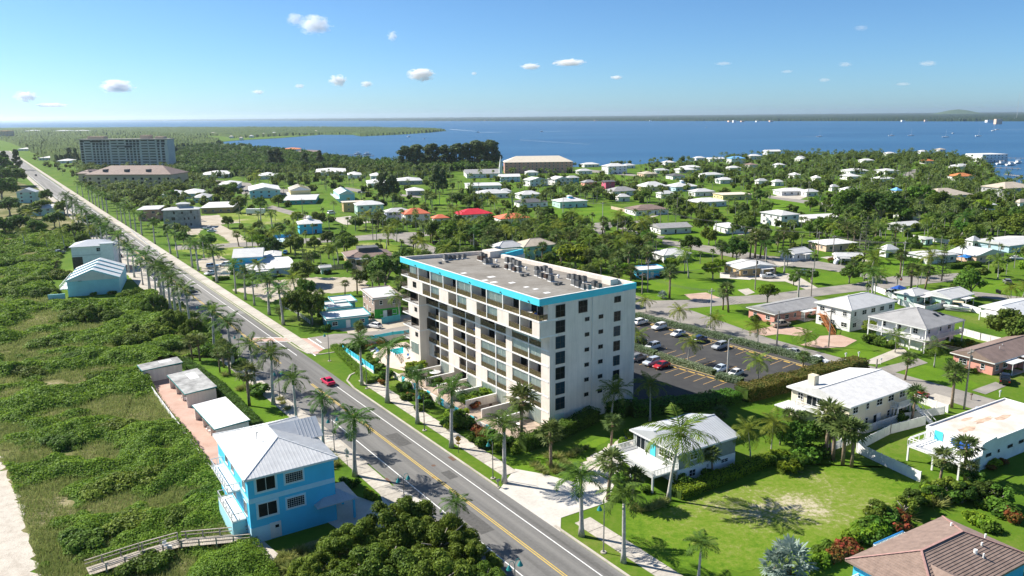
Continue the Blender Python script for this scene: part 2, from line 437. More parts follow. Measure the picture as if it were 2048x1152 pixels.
# sidewalks, one slab after another with open joints
def slabs(name, s0, s1, n0, n1, m, step=3.0, na=None, nb=None):
    k = max(1, int(round((s1 - s0) / step))); na = n0 if na is None else na; nb = n1 if nb is None else nb
    CLEAR.append(np.array([road(*q)[:2] for q in ((s0, n0), (s1, na), (s1, nb), (s0, n1))]))
    base = structure(name, MB().sheet([tuple(road(*q)[:2]) for q in ((s0, n0), (s1, na), (s1, nb), (s0, n1))], .02), OLDASPH)
    for i in range(k):
        a = s0 + (s1 - s0) * i / k + .05; b = s0 + (s1 - s0) * (i + 1) / k - .05; ta, tb = i / k, (i + 1) / k
        ps = [road(a, n0 + (na - n0) * ta), road(b, n0 + (na - n0) * tb), road(b, n1 + (nb - n1) * tb), road(a, n1 + (nb - n1) * ta)]; c = sum(ps) / 4
        put('slab', MB().prism([tuple((p - c)[:2]) for p in ps], 0.022, 0.10 + random.uniform(-.012, .012)).mesh('slab', m), base, c)
slabs('pavement', -40, 9, 9.6, 12.4, SLABC)
slabs('pavement', 27, 84, 9.6, 12.3, SLABC, na=9.6, nb=12.6)
slabs('pavement', 110, 420, 7.9, 11.0, SLABC, 4)
strip('pavement', [(420, 8), (1700, 8)], [(420, 11), (1700, 11)], .05, CONC)
slabs('pavement', -40, 62, -9.2, -6.4, SLABC)
slabs('pavement', 62, 150, -9.6, -6.6, SLABC, na=-12.2, nb=-9.2)
strip('pavement', [(150, -12.4), (420, -10), (1700, -9.5)], [(150, -9.3), (420, -6.6), (1700, -6.6)], .05, CONC)
# pink paver crossings at the junction
sheet('crossing', [(503, 676), (560, 675.5), (586, 676.5), (586, 682.5), (560, 682.5), (507, 684)], .042, PINKCONC)
sheet('crossing', [(587, 676), (616, 677.5), (648, 697.5), (630, 711), (602, 690)], .052, PINKCONC)
wl = MB()
for a, b in (((585, 676), (631, 712)), ((616, 677), (649, 698)), ((632, 678), (643, 686)), ((503, 675), (586, 675.8)), ((507, 685), (586, 683.3))):
    A, B = at(*a), at(*b); d = (B - A) / np.linalg.norm(B - A); nn = np.array([-d[1], d[0], 0]) * .18
    wl.add([A - nn + (0, 0, .058), B - nn + (0, 0, .058), B + nn + (0, 0, .058), A + nn + (0, 0, .058)], [(0, 1, 2, 3)])
structure('crossing_marking', wl, WLINE)

# --- side streets
sheet('side_street', [(600, 684), (616, 676), (668, 668), (705, 667), (760, 661), (830, 648), (900, 625), (1010, 585), (1045, 592), (930, 640), (835, 662), (745, 678), (690, 690), (648, 699), (630, 708)], .036, OLDASPH)
sheet('back_street', [(2200, 857), (2048, 816), (1926, 782), (1798, 747), (1686, 717), (1536, 676), (1375, 618), (1290, 596), (1215, 575), (1195, 585), (1275, 628), (1400, 664), (1536, 700), (1650, 727), (1798, 770), (1926, 812), (2048, 851), (2200, 897)], .036, OLDASPH)
sheet('cross_street', [(1275, 602), (1375, 600), (1417, 595), (1487, 592), (1550, 587), (1610, 579), (1712, 567), (1750, 559), (1790, 552), (1850, 552), (1930, 545), (1955, 550), (1935, 559), (1850, 568), (1790, 576), (1712, 583), (1640, 592), (1560, 603), (1480, 608), (1375, 617), (1300, 625)], .044, OLDASPH)
sheet('lane', [(1325, 479), (1420, 492), (1475, 500), (1525, 511), (1600, 516), (1712, 536), (1770, 553), (1745, 562), (1712, 550), (1640, 538), (1560, 531), (1500, 521), (1420, 506), (1325, 488)], .04, OLDASPH)
sheet('lane', [(1945, 583), (2060, 596), (2060, 609), (1950, 593)], .036, OLDASPH)
sheet('lane', [(350, 491), (440, 488), (585, 478), (690, 474), (775, 466), (880, 463), (880, 470), (780, 478), (690, 483), (585, 488), (440, 496), (350, 500)], .036, OLDASPH)
sheet('lane', [(770, 470), (792, 465), (880, 498), (940, 520), (915, 530), (860, 506), (790, 481)], .04, OLDASPH)
sheet('lane', [(388, 441), (412, 436), (482, 470), (500, 489), (470, 493), (440, 470)], .034, SAND, .5)
sheet('lane', [(545, 411), (612, 430), (640, 440), (625, 446), (596, 434), (530, 416)], .036, OLDASPH)
for pts in ([(1536, 390), (1610, 400), (1676, 410), (1676, 415), (1610, 407), (1536, 396)], [(1805, 350), (1822, 340), (1856, 334), (1860, 337), (1835, 343), (1830, 357)],
            [(1189, 446), (1290, 440), (1300, 444), (1230, 450), (1200, 470), (1186, 458)], [(1324, 478), (1250, 463), (1230, 452), (1240, 450), (1260, 460), (1330, 473)],
            [(1165, 338), (1240, 345), (1276, 350), (1276, 353), (1230, 349), (1165, 343)], [(690, 374), (740, 382), (738, 388), (690, 380)],
            [(800, 388), (842, 393), (842, 396), (800, 392)], [(430, 360), (500, 366), (520, 385), (490, 390), (440, 375)]):
    sheet('lane', pts, .036, OLDASPH)
# --- drives, yards and lots
for nm, pts, m, rg in (
    ('sandy_lot', [(462, 580), (550, 561), (625, 555), (730, 555), (738, 580), (650, 587), (575, 592), (540, 604), (505, 588)], SAND, .5),
    ('sandy_lot', [(392, 520), (440, 510), (465, 527), (458, 556), (425, 553), (402, 541)], SAND, .4),
    ('sandy_lot', [(660, 657), (700, 641), (800, 629), (880, 628), (880, 648), (765, 662), (700, 668)], SAND, .5),
    ('sandy_lot', [(395, 432), (440, 430), (500, 427), (560, 430), (540, 440), (470, 446), (410, 452), (395, 470), (370, 470)], SAND, .6),
    ('concrete_drive', [(998, 980), (1030, 938), (1085, 948), (1150, 965), (1190, 925), (1230, 900), (1245, 925), (1215, 1005), (1122, 1036), (1121, 1064)], WHITECONC, 0),
    ('sandy_path', [(1180, 945), (1150, 960), (1165, 925), (1195, 905), (1250, 872), (1275, 880), (1235, 910)], BEACH, .3),
    ('concrete_drive', [(655, 978), (700, 988), (745, 1004), (765, 1003), (755, 972), (790, 972), (852, 1006), (800, 1045), (700, 1075), (655, 1045)], WHITECONC, 0),
    ('concrete_drive', [(1495, 557), (1520, 550), (1575, 547), (1600, 555), (1636, 576), (1612, 579), (1570, 563), (1540, 563)], CONC, 0),
    ('paver_drive', [(1368, 589), (1412, 585), (1440, 596), (1385, 601)], PAVER, 0),
    ('concrete_drive', [(1475, 580), (1497, 577), (1510, 585), (1492, 591)], CONC, 0),
    ('paver_drive', [(1494, 663), (1542, 653), (1600, 655), (1625, 663), (1602, 673), (1560, 668), (1530, 672)], PAVER, 0),
    ('paver_drive', [(1600, 690), (1632, 680), (1640, 672), (1680, 670), (1714, 681), (1690, 694), (1640, 697)], PAVER, 0),
    ('concrete_drive', [(1719, 727), (1801, 694), (1818, 705), (1756, 729)], CONC, 0),
    ('concrete_drive', [(1754, 737), (1836, 717), (1856, 726), (1788, 746)], OLDASPH, 0),
    ('concrete_drive', [(1944, 781), (1991, 764), (2013, 772), (1971, 789)], OLDASPH, 0),
    ('concrete_drive', [(1840, 800), (1870, 787), (1910, 798), (1880, 828)], CONC, 0),
    ('concrete_drive', [(1440, 545), (1520, 548), (1500, 560), (1440, 556)], WHITECONC, 0),
    ('concrete_drive', [(1640, 515), (1680, 510), (1745, 522), (1700, 528)], CONC, 0),
    ('concrete_drive', [(1545, 520), (1590, 515), (1600, 522), (1555, 535)], CONC, 0),
    ('blue_drive', [(533, 486), (548, 476), (585, 473), (592, 481), (560, 487)], mat('pale_blue_paint', (.5, .66, .72), .8), 0),
    ('parking_lot', [(262, 505), (300, 555), (345, 600), (362, 618), (340, 622), (290, 575), (240, 540), (232, 510)], CONC, .3),
    ('parking_lot', [(495, 372), (590, 380), (605, 388), (520, 392)], OLDASPH, 0),
    ('concrete_drive', [(1300, 436), (1318, 431), (1312, 425), (1292, 426)], CONC, 0),
    ('concrete_drive', [(660, 437), (700, 432), (745, 445), (690, 450)], CONC, 0),
    ('concrete_drive', [(1546, 394), (1560, 388), (1618, 392), (1600, 399)], CONC, 0),
    ('sandy_lot', [(1480, 470), (1440, 460), (1500, 455), (1530, 462)], SAND, .5),
    ('concrete_drive', [(1270, 800), (1320, 760), (1345, 770), (1300, 815)], DARKASPH, 0),
    ('sandy_lot', [(1440, 455), (1500, 452), (1500, 462), (1450, 462)], SAND, .4)):
    sheet(nm, pts, .046 if m is not SAND else .026, m, rg)
sheet('car_park', [(1262, 632), (1300, 642), (1420, 674), (1560, 710), (1688, 742), (1640, 752), (1560, 772), (1500, 790), (1430, 800), (1380, 805), (1300, 800), (1200, 780)], .04, DARKASPH)
# bright watered lawns
for pts in ([(1085, 425), (1160, 412), (1240, 414), (1305, 432), (1270, 444), (1190, 444), (1110, 440)], [(1345, 468), (1380, 455), (1490, 462), (1490, 478), (1440, 492), (1340, 484)],
            [(1275, 560), (1370, 558), (1500, 560), (1610, 576), (1540, 586), (1440, 592), (1366, 590), (1290, 603), (1270, 590)], [(1605, 550), (1640, 545), (1712, 546), (1752, 556), (1700, 566), (1640, 572)],
            [(1375, 620), (1440, 605), (1480, 610), (1500, 640), (1530, 648), (1495, 662), (1430, 645)], [(1535, 676), (1580, 668), (1585, 686), (1560, 688)], [(1692, 699), (1718, 686), (1745, 700), (1770, 712), (1720, 726), (1660, 708)],
            [(1788, 746), (1850, 730), (1900, 740), (1960, 770), (1935, 783), (1860, 765)], [(1010, 925), (1120, 905), (1210, 872), (1220, 880), (1170, 905), (1100, 925), (1060, 950), (1030, 938)],
            [(1760, 520), (1850, 518), (1930, 540), (1850, 551), (1790, 551), (1730, 530)], [(1900, 562), (1990, 558), (2048, 575), (2048, 592), (1960, 585)], [(400, 740), (440, 735), (500, 745), (545, 800), (600, 850), (650, 900), (640, 930), (560, 860), (440, 780)],
            [(1480, 520), (1520, 512), (1545, 520), (1500, 535)], [(1370, 525), (1420, 530), (1410, 545), (1360, 540)], [(560, 412), (620, 400), (680, 412), (680, 432), (640, 436), (600, 426)], [(1536, 395), (1610, 407), (1640, 412), (1560, 425), (1540, 420)],
            [(1230, 350), (1265, 358), (1240, 362)], [(1110, 375), (1170, 375), (1160, 385), (1100, 385)], [(1010, 352), (1050, 356), (1000, 360)], [(630, 400), (670, 404), (640, 412)], [(850, 398), (920, 392), (950, 402), (900, 412), (860, 408)]):
    sheet('lawn', pts, .014, LUSH, .1)
def patch_mat(name, c, rx, ry, ang):
    "bare sand wearing through the lawn, densest in the middle"
    m, nt, p = _new(name); N, L = nt.nodes, nt.links
    tc = N.new('ShaderNodeTexCoord'); mp = N.new('ShaderNodeMapping'); mp.vector_type = 'TEXTURE'; mp.inputs['Location'].default_value = (c[0], c[1], 0); mp.inputs['Rotation'].default_value = (0, 0, ang); mp.inputs['Scale'].default_value = (rx, ry, 1)
    L.new(tc.outputs['Object'], mp.inputs['Vector']); ln = N.new('ShaderNodeVectorMath'); ln.operation = 'LENGTH'; L.new(mp.outputs[0], ln.inputs[0])
    a = N.new('ShaderNodeTexNoise'); a.inputs['Scale'].default_value = 1.1; a.inputs['Detail'].default_value = 9; a.inputs['Roughness'].default_value = .8; L.new(tc.outputs['Object'], a.inputs['Vector'])
    b = N.new('ShaderNodeTexNoise'); b.inputs['Scale'].default_value = .12; b.inputs['Detail'].default_value = 6; L.new(tc.outputs['Object'], b.inputs['Vector'])
    s1 = N.new('ShaderNodeMath'); s1.operation = 'MULTIPLY_ADD'; s1.inputs[1].default_value = -.26; s1.inputs[2].default_value = .0; L.new(ln.outputs['Value'], s1.inputs[0])
    s2 = N.new('ShaderNodeMath'); s2.operation = 'MULTIPLY_ADD'; s2.inputs[1].default_value = 1.35; L.new(a.outputs['Fac'], s2.inputs[0]); L.new(s1.outputs[0], s2.inputs[2])
    s3 = N.new('ShaderNodeMath'); s3.operation = 'MULTIPLY_ADD'; s3.inputs[1].default_value = .6; L.new(b.outputs['Fac'], s3.inputs[0]); L.new(s2.outputs[0], s3.inputs[2])
    r = N.new('ShaderNodeValToRGB'); el = r.color_ramp.elements
    while len(el) < 6: el.new(.5)
    for e, (q, col) in zip(el, ((.35, (.05, .11, .008)), (.58, (.10, .19, .012)), (.72, (.145, .215, .022)), (.84, (.19, .23, .05)), (.95, (.34, .32, .17)), (1.0, (.46, .41, .29)))): e.position = q; e.color = (*col, 1)
    mr = N.new('ShaderNodeMath'); mr.operation = 'MULTIPLY'; mr.inputs[1].default_value = .97; L.new(s3.outputs[0], mr.inputs[0]); L.new(mr.outputs[0], r.inputs['Fac'])
    L.new(r.outputs[0], p.inputs['Base Color']); p.inputs['Roughness'].default_value = .95; p.inputs['Specular IOR Level'].default_value = .1
    bu = N.new('ShaderNodeBump'); bu.inputs['Strength'].default_value = .6; bu.inputs['Distance'].default_value = .2; L.new(a.outputs['Fac'], bu.inputs['Height']); L.new(bu.outputs[0], p.inputs['Normal'])
    return m
sheet('vacant_lot', [(1250, 1020), (1360, 1010), (1480, 975), (1560, 930), (1700, 905), (1790, 945), (1830, 985), (1740, 1060), (1640, 1090), (1500, 1140), (1330, 1152), (1240, 1070)], .014, patch_mat('vacant_lot_grass', at(1570, 1015), 17, 11, R(20)), .4)
sheet('worn_grass', [(420, 498), (560, 490), (760, 484), (850, 500), (820, 512), (700, 506), (560, 505), (440, 512)], .014, DRYLAWN, .6)
sheet('worn_grass', [(400, 470), (470, 490), (500, 505), (400, 510), (340, 500)], .014, DRYLAWN, .5)
sheet('worn_grass', [(430, 425), (500, 418), (600, 425), (600, 445), (520, 450), (450, 440)], .014, DRYLAWN, .6)

# --- dune and beach
DUNE_PX = [(560, 1152), (520, 1090), (498, 1080), (470, 1000), (296, 762), (285, 742), (360, 716), (420, 715), (455, 700), (420, 640), (350, 605), (300, 590), (250, 603), (120, 600), (98, 560), (130, 500), (190, 470), (230, 470), (150, 400), (100, 385), (60, 372), (0, 352), (-200, 420), (-200, 700), (-10, 900), (75, 1152), (80, 1300), (560, 1300)]
sheet('dune', DUNE_PX, .018, DUNE, .25)
sheet('beach', [(-12, 890), (20, 960), (45, 1040), (70, 1110), (72, 1300), (-700, 1300), (-700, 700), (-200, 690)], .03, BEACH, .4)

sheet('concrete_path', [(498, 1080), (520, 1076), (556, 1108), (545, 1124)], .05, CONC)
sheet('dry_ground', [(548, 1104), (600, 1092), (690, 1062), (730, 1085), (640, 1150), (520, 1200), (470, 1152)], .022, DUNE, .3)
# ================================================================== the eight-storey condominium
CREAM = mat('cream_stucco', (.79, .71, .63), .85, .15, var=.05, scale=.35, bump=.15, bscale=14, streak=.13)
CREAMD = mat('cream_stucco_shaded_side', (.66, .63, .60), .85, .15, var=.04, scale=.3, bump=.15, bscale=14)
WHITE = mat('white_paint', (.78, .775, .755), .7, .25, var=.06, scale=.7)
AQUA = mat('aqua_paint', (.075, .60, .74), .6, .3, var=.04, scale=.4)
TEAL = mat('teal_paint', (.02, .23, .23), .55, .35, var=.08)
ROOFGREY = ground_mat('gravel_roof', [(0.2, (.15, .135, .115)), (0.40, (.21, .193, .168)), (0.6, (.265, .248, .222)), (0.85, (.36, .34, .31))], .16, 1.2, .25, bump=.2)
SHUT = mat('shutter_slats', (.60, .66, .58), .6, .3, var=.05)
BRONZE = mat('bronze_rail', (.16, .13, .10), .5, .4, metal=.4, var=.1)
TINT = mat('tinted_infill', (.13, .105, .045), .3, .5, var=.1, alpha=.62)
DGLASS = glass_mat('dark_glass', (.008, .012, .014), .15, .1)
BGLASS = glass_mat('blue_glass', (.014, .036, .052), .15, .12)
FRAMEW = mat('white_frame', (.72, .72, .70), .5, .4, var=.03)
FRAMED = mat('dark_frame', (.05, .05, .05), .5, .4, var=.03)
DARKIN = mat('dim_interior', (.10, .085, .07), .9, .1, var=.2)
TANFLOOR = mat('tan_tiles', (.48, .36, .20), .7, .2, var=.1)

CN = np.array([4.78, 133.0])
CA = R(ANG_B)
CX, CY = np.array([math.cos(CA), math.sin(CA)]), np.array([-math.sin(CA), math.cos(CA)])
def cl(x, y, z=0.0):
    p = CN + CX * x + CY * y
    return np.array([p[0], p[1], z])
def to_c(p):
    d = np.array(p[:2]) - CN
    return float(d @ CX), float(d @ CY)
condo = thing('condo_building', cl(11, 25, 0), CA, 'tall cream condominium block with aqua roof band and rows of balconies', 'building')
landmark('the tall cream condominium', *cl(11, 25)[:2])
CO = np.array([11.0, 25.0])
def cpart(name, mb, m, parent=None, kind=None):
    "mesh given in facade coordinates (x depth, y along), parented to the building"
    mb.V = [(v[0] - CO[0], v[1] - CO[1], v[2]) for v in mb.V]
    return mb.build(name, m, parent or condo, kind=kind)
def fl(k): return .3 + 2.93 * (k - 1)
TOPZ, FBZ = 24.85, 23.6
core = [(4.1, .02), (20.95, .02), (20.95, .4), (23.5, .4), (21.0, 42), (29.2, 44.9), (28, 46.6), (4.1, 49.8)]
cpart('wall', MB().prism(core, 0, FBZ), CREAM)
cpart('wall', MB().box(1.9, .012, fl(7) - .3, 4.09, 50.2, FBZ), CREAM)
# floors
for k in range(2, 9):
    x0 = 0.0 if k >= 7 else 2.3
    y1 = 50.3 if k >= 7 else 45.2
    cpart('floor_slab', MB().box(x0 - .06, -.02 if k >= 7 else .3, fl(k) - .28, 4.1, y1, fl(k) - .02), WHITE)
    cpart('balcony_floor', MB().box(x0 + .1, .3, fl(k) - .02, 4.1, 45, fl(k) + .01), TANFLOOR)
# piers, columns, party walls
PIERS = [(0.02, 2.6), (11.9, 14.0), (23.1, 25.2), (34.2, 36.4)]
COLS = [6.45, 17.6, 28.9, 40.1]
OPEN = [(2.6, 6.45), (6.45, 11.9), (14.0, 17.6), (17.6, 23.1), (25.2, 28.9), (28.9, 34.2), (36.4, 40.1), (40.1, 45.2)]
for a, b in PIERS: cpart('pier', MB().box(2.3, a, 0, 4.11, b, fl(7) - .28), CREAM)
for c in COLS: cpart('column', MB().box(2.28, c - .12, 0, 4.1, c + .12, fl(7) - .28), WHITE)
for a, b in ((9.9, 11.95), (20.9, 23.15), (31.9, 34.25), (43.0, 45.25)): cpart('wall_panel', MB().box(2.3, a, fl(2), 2.5, b, fl(3) - .28), CREAM)
C7 = [6.0, 17.1, 28.4, 39.5]
for a, b in ((-.02, 2.2), (9.6, 13.4), (20.8, 24.6), (31.9, 35.8), (43.2, 45.3)): cpart('wall_panel', MB().box(0, a, fl(7) - .02, 1.9, b, fl(8) - .28), CREAM)
for c in C7: cpart('column', MB().box(-.03, c - .11, fl(7), 1.9, c + .11, fl(8) - .28), WHITE)
C8 = [6.0, 11.5, 17.1, 22.7, 28.4, 33.9, 39.5, 45.0]
for c in C8: cpart('column', MB().box(-.03, c - .11, fl(8), 1.9, c + .11, FBZ), WHITE)
# end block, with open corner balconies on the fourth and sixth floors
for k in range(1, 8):
    z0, z1 = (0 if k == 1 else fl(k) - .28), fl(k + 1) - .28
    if k in (4, 6):
        cpart('floor_slab', MB().box(-.04, 45.2, z0, 4.1, 50.32, z0 + .3), WHITE)
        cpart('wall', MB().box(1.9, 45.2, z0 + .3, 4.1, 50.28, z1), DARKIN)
        cpart('wall', MB().box(0, 45.2, z0 + .3, 1.9, 45.4, z1), CREAM)
    else:
        cpart('wall', MB().box(0, 45.2, z0, 4.1, 50.3, z1), CREAM)
# side balconies hung on the far end
for k in range(2, 9):
    cpart('floor_slab', MB().box(-.03, 50.34, fl(k) - .25, 3.2, 53.3, fl(k)), WHITE)

def cwindow(face, u, z, w, h, glass=DGLASS, frame=FRAMED, bars=1, off=0.0, hb=1):
    "window on the gable (face g: u = depth) or on the long front (face f: u = along), pane set back in its frame"
    t = .07
    fr, gl = MB(), MB()
    def bx(mb, a0, b0, a1, b1, d0, d1):
        if face == 'g': mb.box(u + a0, off - d1, z + b0, u + a1, off - d0, z + b1)
        else: mb.box(off - d1, u + a0, z + b0, off - d0, u + a1, z + b1)
    for r in ((0, 0, w, t), (0, h - t, w, h), (0, t, t, h - t), (w - t, t, w, h - t)): bx(fr, *r, .0, .06)
    for i in range(bars): bx(fr, w * (i + 1) / (bars + 1) - .03, t, w * (i + 1) / (bars + 1) + .03, h - t, .0, .05)
    for i in range(hb - 0 if hb else 0): bx(fr, t, h * (i + 1) / (hb + 1) - .025, w - t, h * (i + 1) / (hb + 1) + .025, .0, .045)
    f = cpart('window', fr, frame)
    bx(gl, t, t, w - t, h - t, .0, .025)
    cpart('pane', gl, glass, f)
    return f
for k in range(2, 9):
    z = fl(k)
    cwindow('g', 3.62, z + .12, 2.15, 2.3, BGLASS if k in (2, 3, 5, 6) else DGLASS)
    if k == 8: cwindow('g', 8.9, z + .15, 2.1, 2.3); cwindow('g', 17.6, z + .85, 1.65, 1.2, hb=0)
    else:
        cwindow('g', 10.45, z + 1.3, 1.05, .75, hb=0); cwindow('g', 13.8, z + 1.25, 1.1, .78, hb=0)
        cwindow('g', 17.6, z + .1, 1.65, 1.95, DGLASS if k % 2 else BGLASS)
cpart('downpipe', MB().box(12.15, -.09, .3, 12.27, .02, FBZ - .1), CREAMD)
cpart('pilaster', MB().box(20.96, .3, 0, 21.2, .42, FBZ), CREAM)
for u, w in ((3.4, 2.2), (8.2, 2.2)):
    cpart('louvre_door', MB().box(u, -.06, .2, u + w, .02, 2.5), SHUT)
# railings and shutters, shared meshes by length
_rail = {}
def railing(p, q, z, infill=True, h=1.05):
    (x0, y0), (x1, y1) = p, q
    L_ = math.hypot(x1 - x0, y1 - y0)
    key = (round(L_, 2), infill)
    if key not in _rail:
        m = MB(); m.box(0, -.035, h - .06, L_, .035, h); m.box(0, -.02, .08, L_, .02, .13)
        n = max(2, int(L_ / 1.1) + 1) if infill else int(L_ / .16) + 1
        for i in range(n + 1):
            u = L_ * i / n; wv = .03 if infill else .014
            m.box(max(0, u - wv), -wv, 0, min(L_, u + wv), wv, h - .06)
        g = MB().box(.03, -.008, .13, L_ - .03, .008, h - .08) if infill else None
        _rail[key] = (m.mesh('railing', BRONZE), g.mesh('infill', TINT) if g else None)
    a, g = _rail[key]
    o = put('railing', a, condo, (x0 - CO[0], y0 - CO[1], z), math.atan2(y1 - y0, x1 - x0))
    if g: put('infill', g, o)
    return o
_shut = {}
def shutter(x, y0, y1, z, h):
    w = y1 - y0; key = (round(w, 2), round(h, 2))
    if key not in _shut:
        m = MB(); n = max(2, int(w / .22)); 
        for i in range(n):
            a, b, c = w * i / n, w * (i + .5) / n, w * (i + 1) / n
            m.add([(0, a, 0), (-.07, b, 0), (-.07, b, h), (0, a, h)], [(0, 3, 2, 1)]); m.add([(-.07, b, 0), (0, c, 0), (0, c, h), (-.07, b, h)], [(0, 3, 2, 1)])
        m.box(-.09, 0, h - .06, .02, w, h); m.box(-.09, w * .5 - .03, 0, .02, w * .5 + .03, h)
        _shut[key] = m.mesh('shutter', SHUT)
    return put('shutter', _shut[key], condo, (x - CO[0], y0 - CO[1], z))
def slider(x, y0, y1, z, h=2.2):
    m = MB(); m.box(x - .05, y0, z, x, y1, z + h)
    o = cpart('sliding_door', m, FRAMEW); g = MB()
    for i in range(2):
        w = (y1 - y0) / 2; g.box(x - .07, y0 + w * i + .08, z + .08, x - .052, y0 + w * (i + 1) - .08, z + h - .08)
    cpart('pane', g, DGLASS, o)
SH = {}
for m_, rows in ((3, {}), (2, {}), (1, {4: 'LR', 3: 'LR', 2: 'LR'}), (0, {6: 'LR', 5: 'LR', 3: 'LR', 2: 'R'})):
    for k, v in rows.items(): SH[(m_, k)] = v
for m_ in range(4):
    for k in range(2, 7):
        for half, (a, b) in (('R', OPEN[2 * m_]), ('L', OPEN[2 * m_ + 1])):
            if k == 2 and half == 'L': b = (9.9, 20.9, 31.9, 43.0)[m_]
            a, b = a + .13 * (half == 'L'), b - .13 * (half == 'R')
            railing((2.36, a), (2.36, b), fl(k))
            if half in SH.get((m_, k), ''): shutter(2.55, a + .02, b - .02, fl(k), 2.62)
            slider(4.1, a + .5, b - .4, fl(k))
for i, (a, b) in enumerate(zip([.4] + C8[:-1], C8)):
    if i == 0:
        railing((.08, .1), (.08, 5.85), fl(8)); railing((.08, .1), (1.85, .1), fl(8)); slider(1.9, 1.2, 5.0, fl(8)); continue
    railing((.08, a + .12), (.08, b - .12), fl(8))
    if i in (2, 4, 6): shutter(.3, a + .13, b - .13, fl(8), 2.75)
    slider(1.9, a + .8, b - .8, fl(8))
for c, lr in ((6.0, ''), (17.1, 'R'), (28.4, 'R'), (39.5, 'R')):
    railing((.08, c + .12), (.08, c + 3.6), fl(7)); railing((.08, c - 3.7), (.08, c - .12), fl(7))
    slider(1.9, c + .6, c + 3.3, fl(7)); slider(1.9, c - 3.3, c - .6, fl(7))
    if lr: shutter(.3, c - 3.65, c - .13, fl(7), 2.6)
shutter(.3, 46.5, 49.5, fl(8), 2.75); railing((.08, 45.2), (.08, 50.2), fl(8))
for k in (4, 6): railing((.05, 45.4), (.05, 50.25), fl(k), False)
for k in range(2, 9):
    railing((.05, 50.36), (.05, 53.2), fl(k), False); railing((.05, 53.24), (3.1, 53.24), fl(k), False)
    cpart('sliding_door', MB().box(.6, 50.3, fl(k), 2.6, 50.36, fl(k) + 2.2), DGLASS)
for k, w, h, z in ((7, 1.6, 1.3, .9), (5, 1.2, 1.0, 1.2), (3, 1.2, 1.0, 1.2)): cwindow('f', 46.1, fl(k) + z, w, h)
shutter(-.01, 46.0, 49.6, fl(2), 2.5)
# ground floor: panelled patio fronts
for m_ in range(4):
    for a, b in (OPEN[2 * m_], OPEN[2 * m_ + 1]):
        if (m_, a) in ((3, 36.4), (2, 25.2), (1, 14.0), (0, 2.6), (1, 17.6)): shutter(2.4, a + .13, b - .13, .1, 2.7)
        slider(4.1, a + .5, b - .4, .1)
# roof: deck, aqua band, coping, rear parapet
plan = [(0, 0), (19.65, 0), (19.65, .4), (23.5, .4), (21.0, 42), (29.2, 44.9), (28.2, 46.6), (0, 53.6)]
cpart('roof', MB().prism([(.3, .3), (19.4, .3), (23.2, .7), (20.7, 42.2), (28.7, 45.1), (28.0, 46.3), (.3, 53.2)], FBZ, FBZ + .4), ROOFGREY)
cpart('fascia', MB().box(-.02, -.02, FBZ - .01, .28, 53.6, TOPZ), AQUA)
cpart('fascia', MB().box(.281, -.02, FBZ - .012, 19.65, .26, TOPZ), AQUA)
cpart('fascia', MB().box(19.4, .262, FBZ - .014, 23.5, .6, TOPZ - .1), AQUA)
cpart('coping', MB().box(-.05, -.05, TOPZ, .3, 53.63, TOPZ + .05), WHITE)
cpart('coping', MB().box(.301, -.05, TOPZ, 19.68, .28, TOPZ + .05), WHITE)
def pbeam(p, q, w, z0, z1, m, name='parapet'):
    p, q = np.array(p, float), np.array(q, float); d = (q - p) / np.linalg.norm(q - p); n = np.array([-d[1], d[0]]) * w / 2
    cpart(name, MB().prism([tuple(p - n), tuple(q - n), tuple(q + n), tuple(p + n)], z0, z1), m)
pbeam((23.0, .62), (20.5, 41.8), .9, FBZ - .02, TOPZ - .05, CREAM)
pbeam((20.6, 42.3), (28.7, 45.2), .5, FBZ - .03, TOPZ - .06, AQUA)
pbeam((28.6, 45.2), (27.9, 46.4), .4, FBZ - .04, TOPZ - .07, CREAM)
pbeam((28.0, 46.4), (.3, 53.4), .4, FBZ - .05, TOPZ - .03, CREAM)
cpart('roof_hatch', MB().box(18.0, 43.2, FBZ + .35, 21.6, 46.6, FBZ + 1.9), CREAM)
cpart('roof_hatch', MB().box(20.2, 4.0, FBZ + .35, 22.2, 6.6, FBZ + 1.5), CREAM)
for y in (46, 35, 23, 12, 3): cpart('floodlight', MB().box(-.2, y, FBZ + .25, -.02, y + .25, FBZ + .45), FRAMED)
# pale patches where the roof was mended
for zx, zy in ((760, 322), (830, 338), (975, 342), (1090, 376), (1165, 392), (1255, 422), (590, 265), (810, 295)):
    x, y = to_c(at(780 + zx / 4, 480 + zy / 4, FBZ + .4)); w = random.uniform(.5, .9)
    cpart('roof_patch', MB().box(x - w, y - w * .8, FBZ + .4, x + w, y + w * .8, FBZ + .42), WHITE)

# --- air conditioners on the roof
ACG = mat('grey_metal_casing', (.22, .22, .215), .55, .4, metal=.3, var=.2, rand=.4)
ACB = mat('brown_metal_casing', (.13, .085, .065), .55, .4, metal=.3, var=.2, rand=.2)
GRILL = mat('black_grille', (.03, .03, .03), .6, .3)
def ac_proto(m):
    a = MB().box(-.42, -.42, .12, .42, .42, .95)
    for s in (-1, 1):
        for i in range(5): a.box(-.43 * 1, s * .425 - .012, .2 + i * .14, .43, s * .425 + .012, .26 + i * .14); a.box(s * .425 - .012, -.41, .2 + i * .14, s * .425 + .012, .41, .26 + i * .14)
    return a.mesh('casing', m)
_fan = MB().cyl(0, 0, .95, 1.0, .36, n=12); _fan.cyl(0, 0, 1.0, 1.06, .1, n=8)
_fan = _fan.mesh('fan_grille', GRILL); _pad = MB().box(-.5, -.5, 0, .5, .5, .12).mesh('pad', WHITE)
_acg, _acb = ac_proto(ACG), ac_proto(ACB)
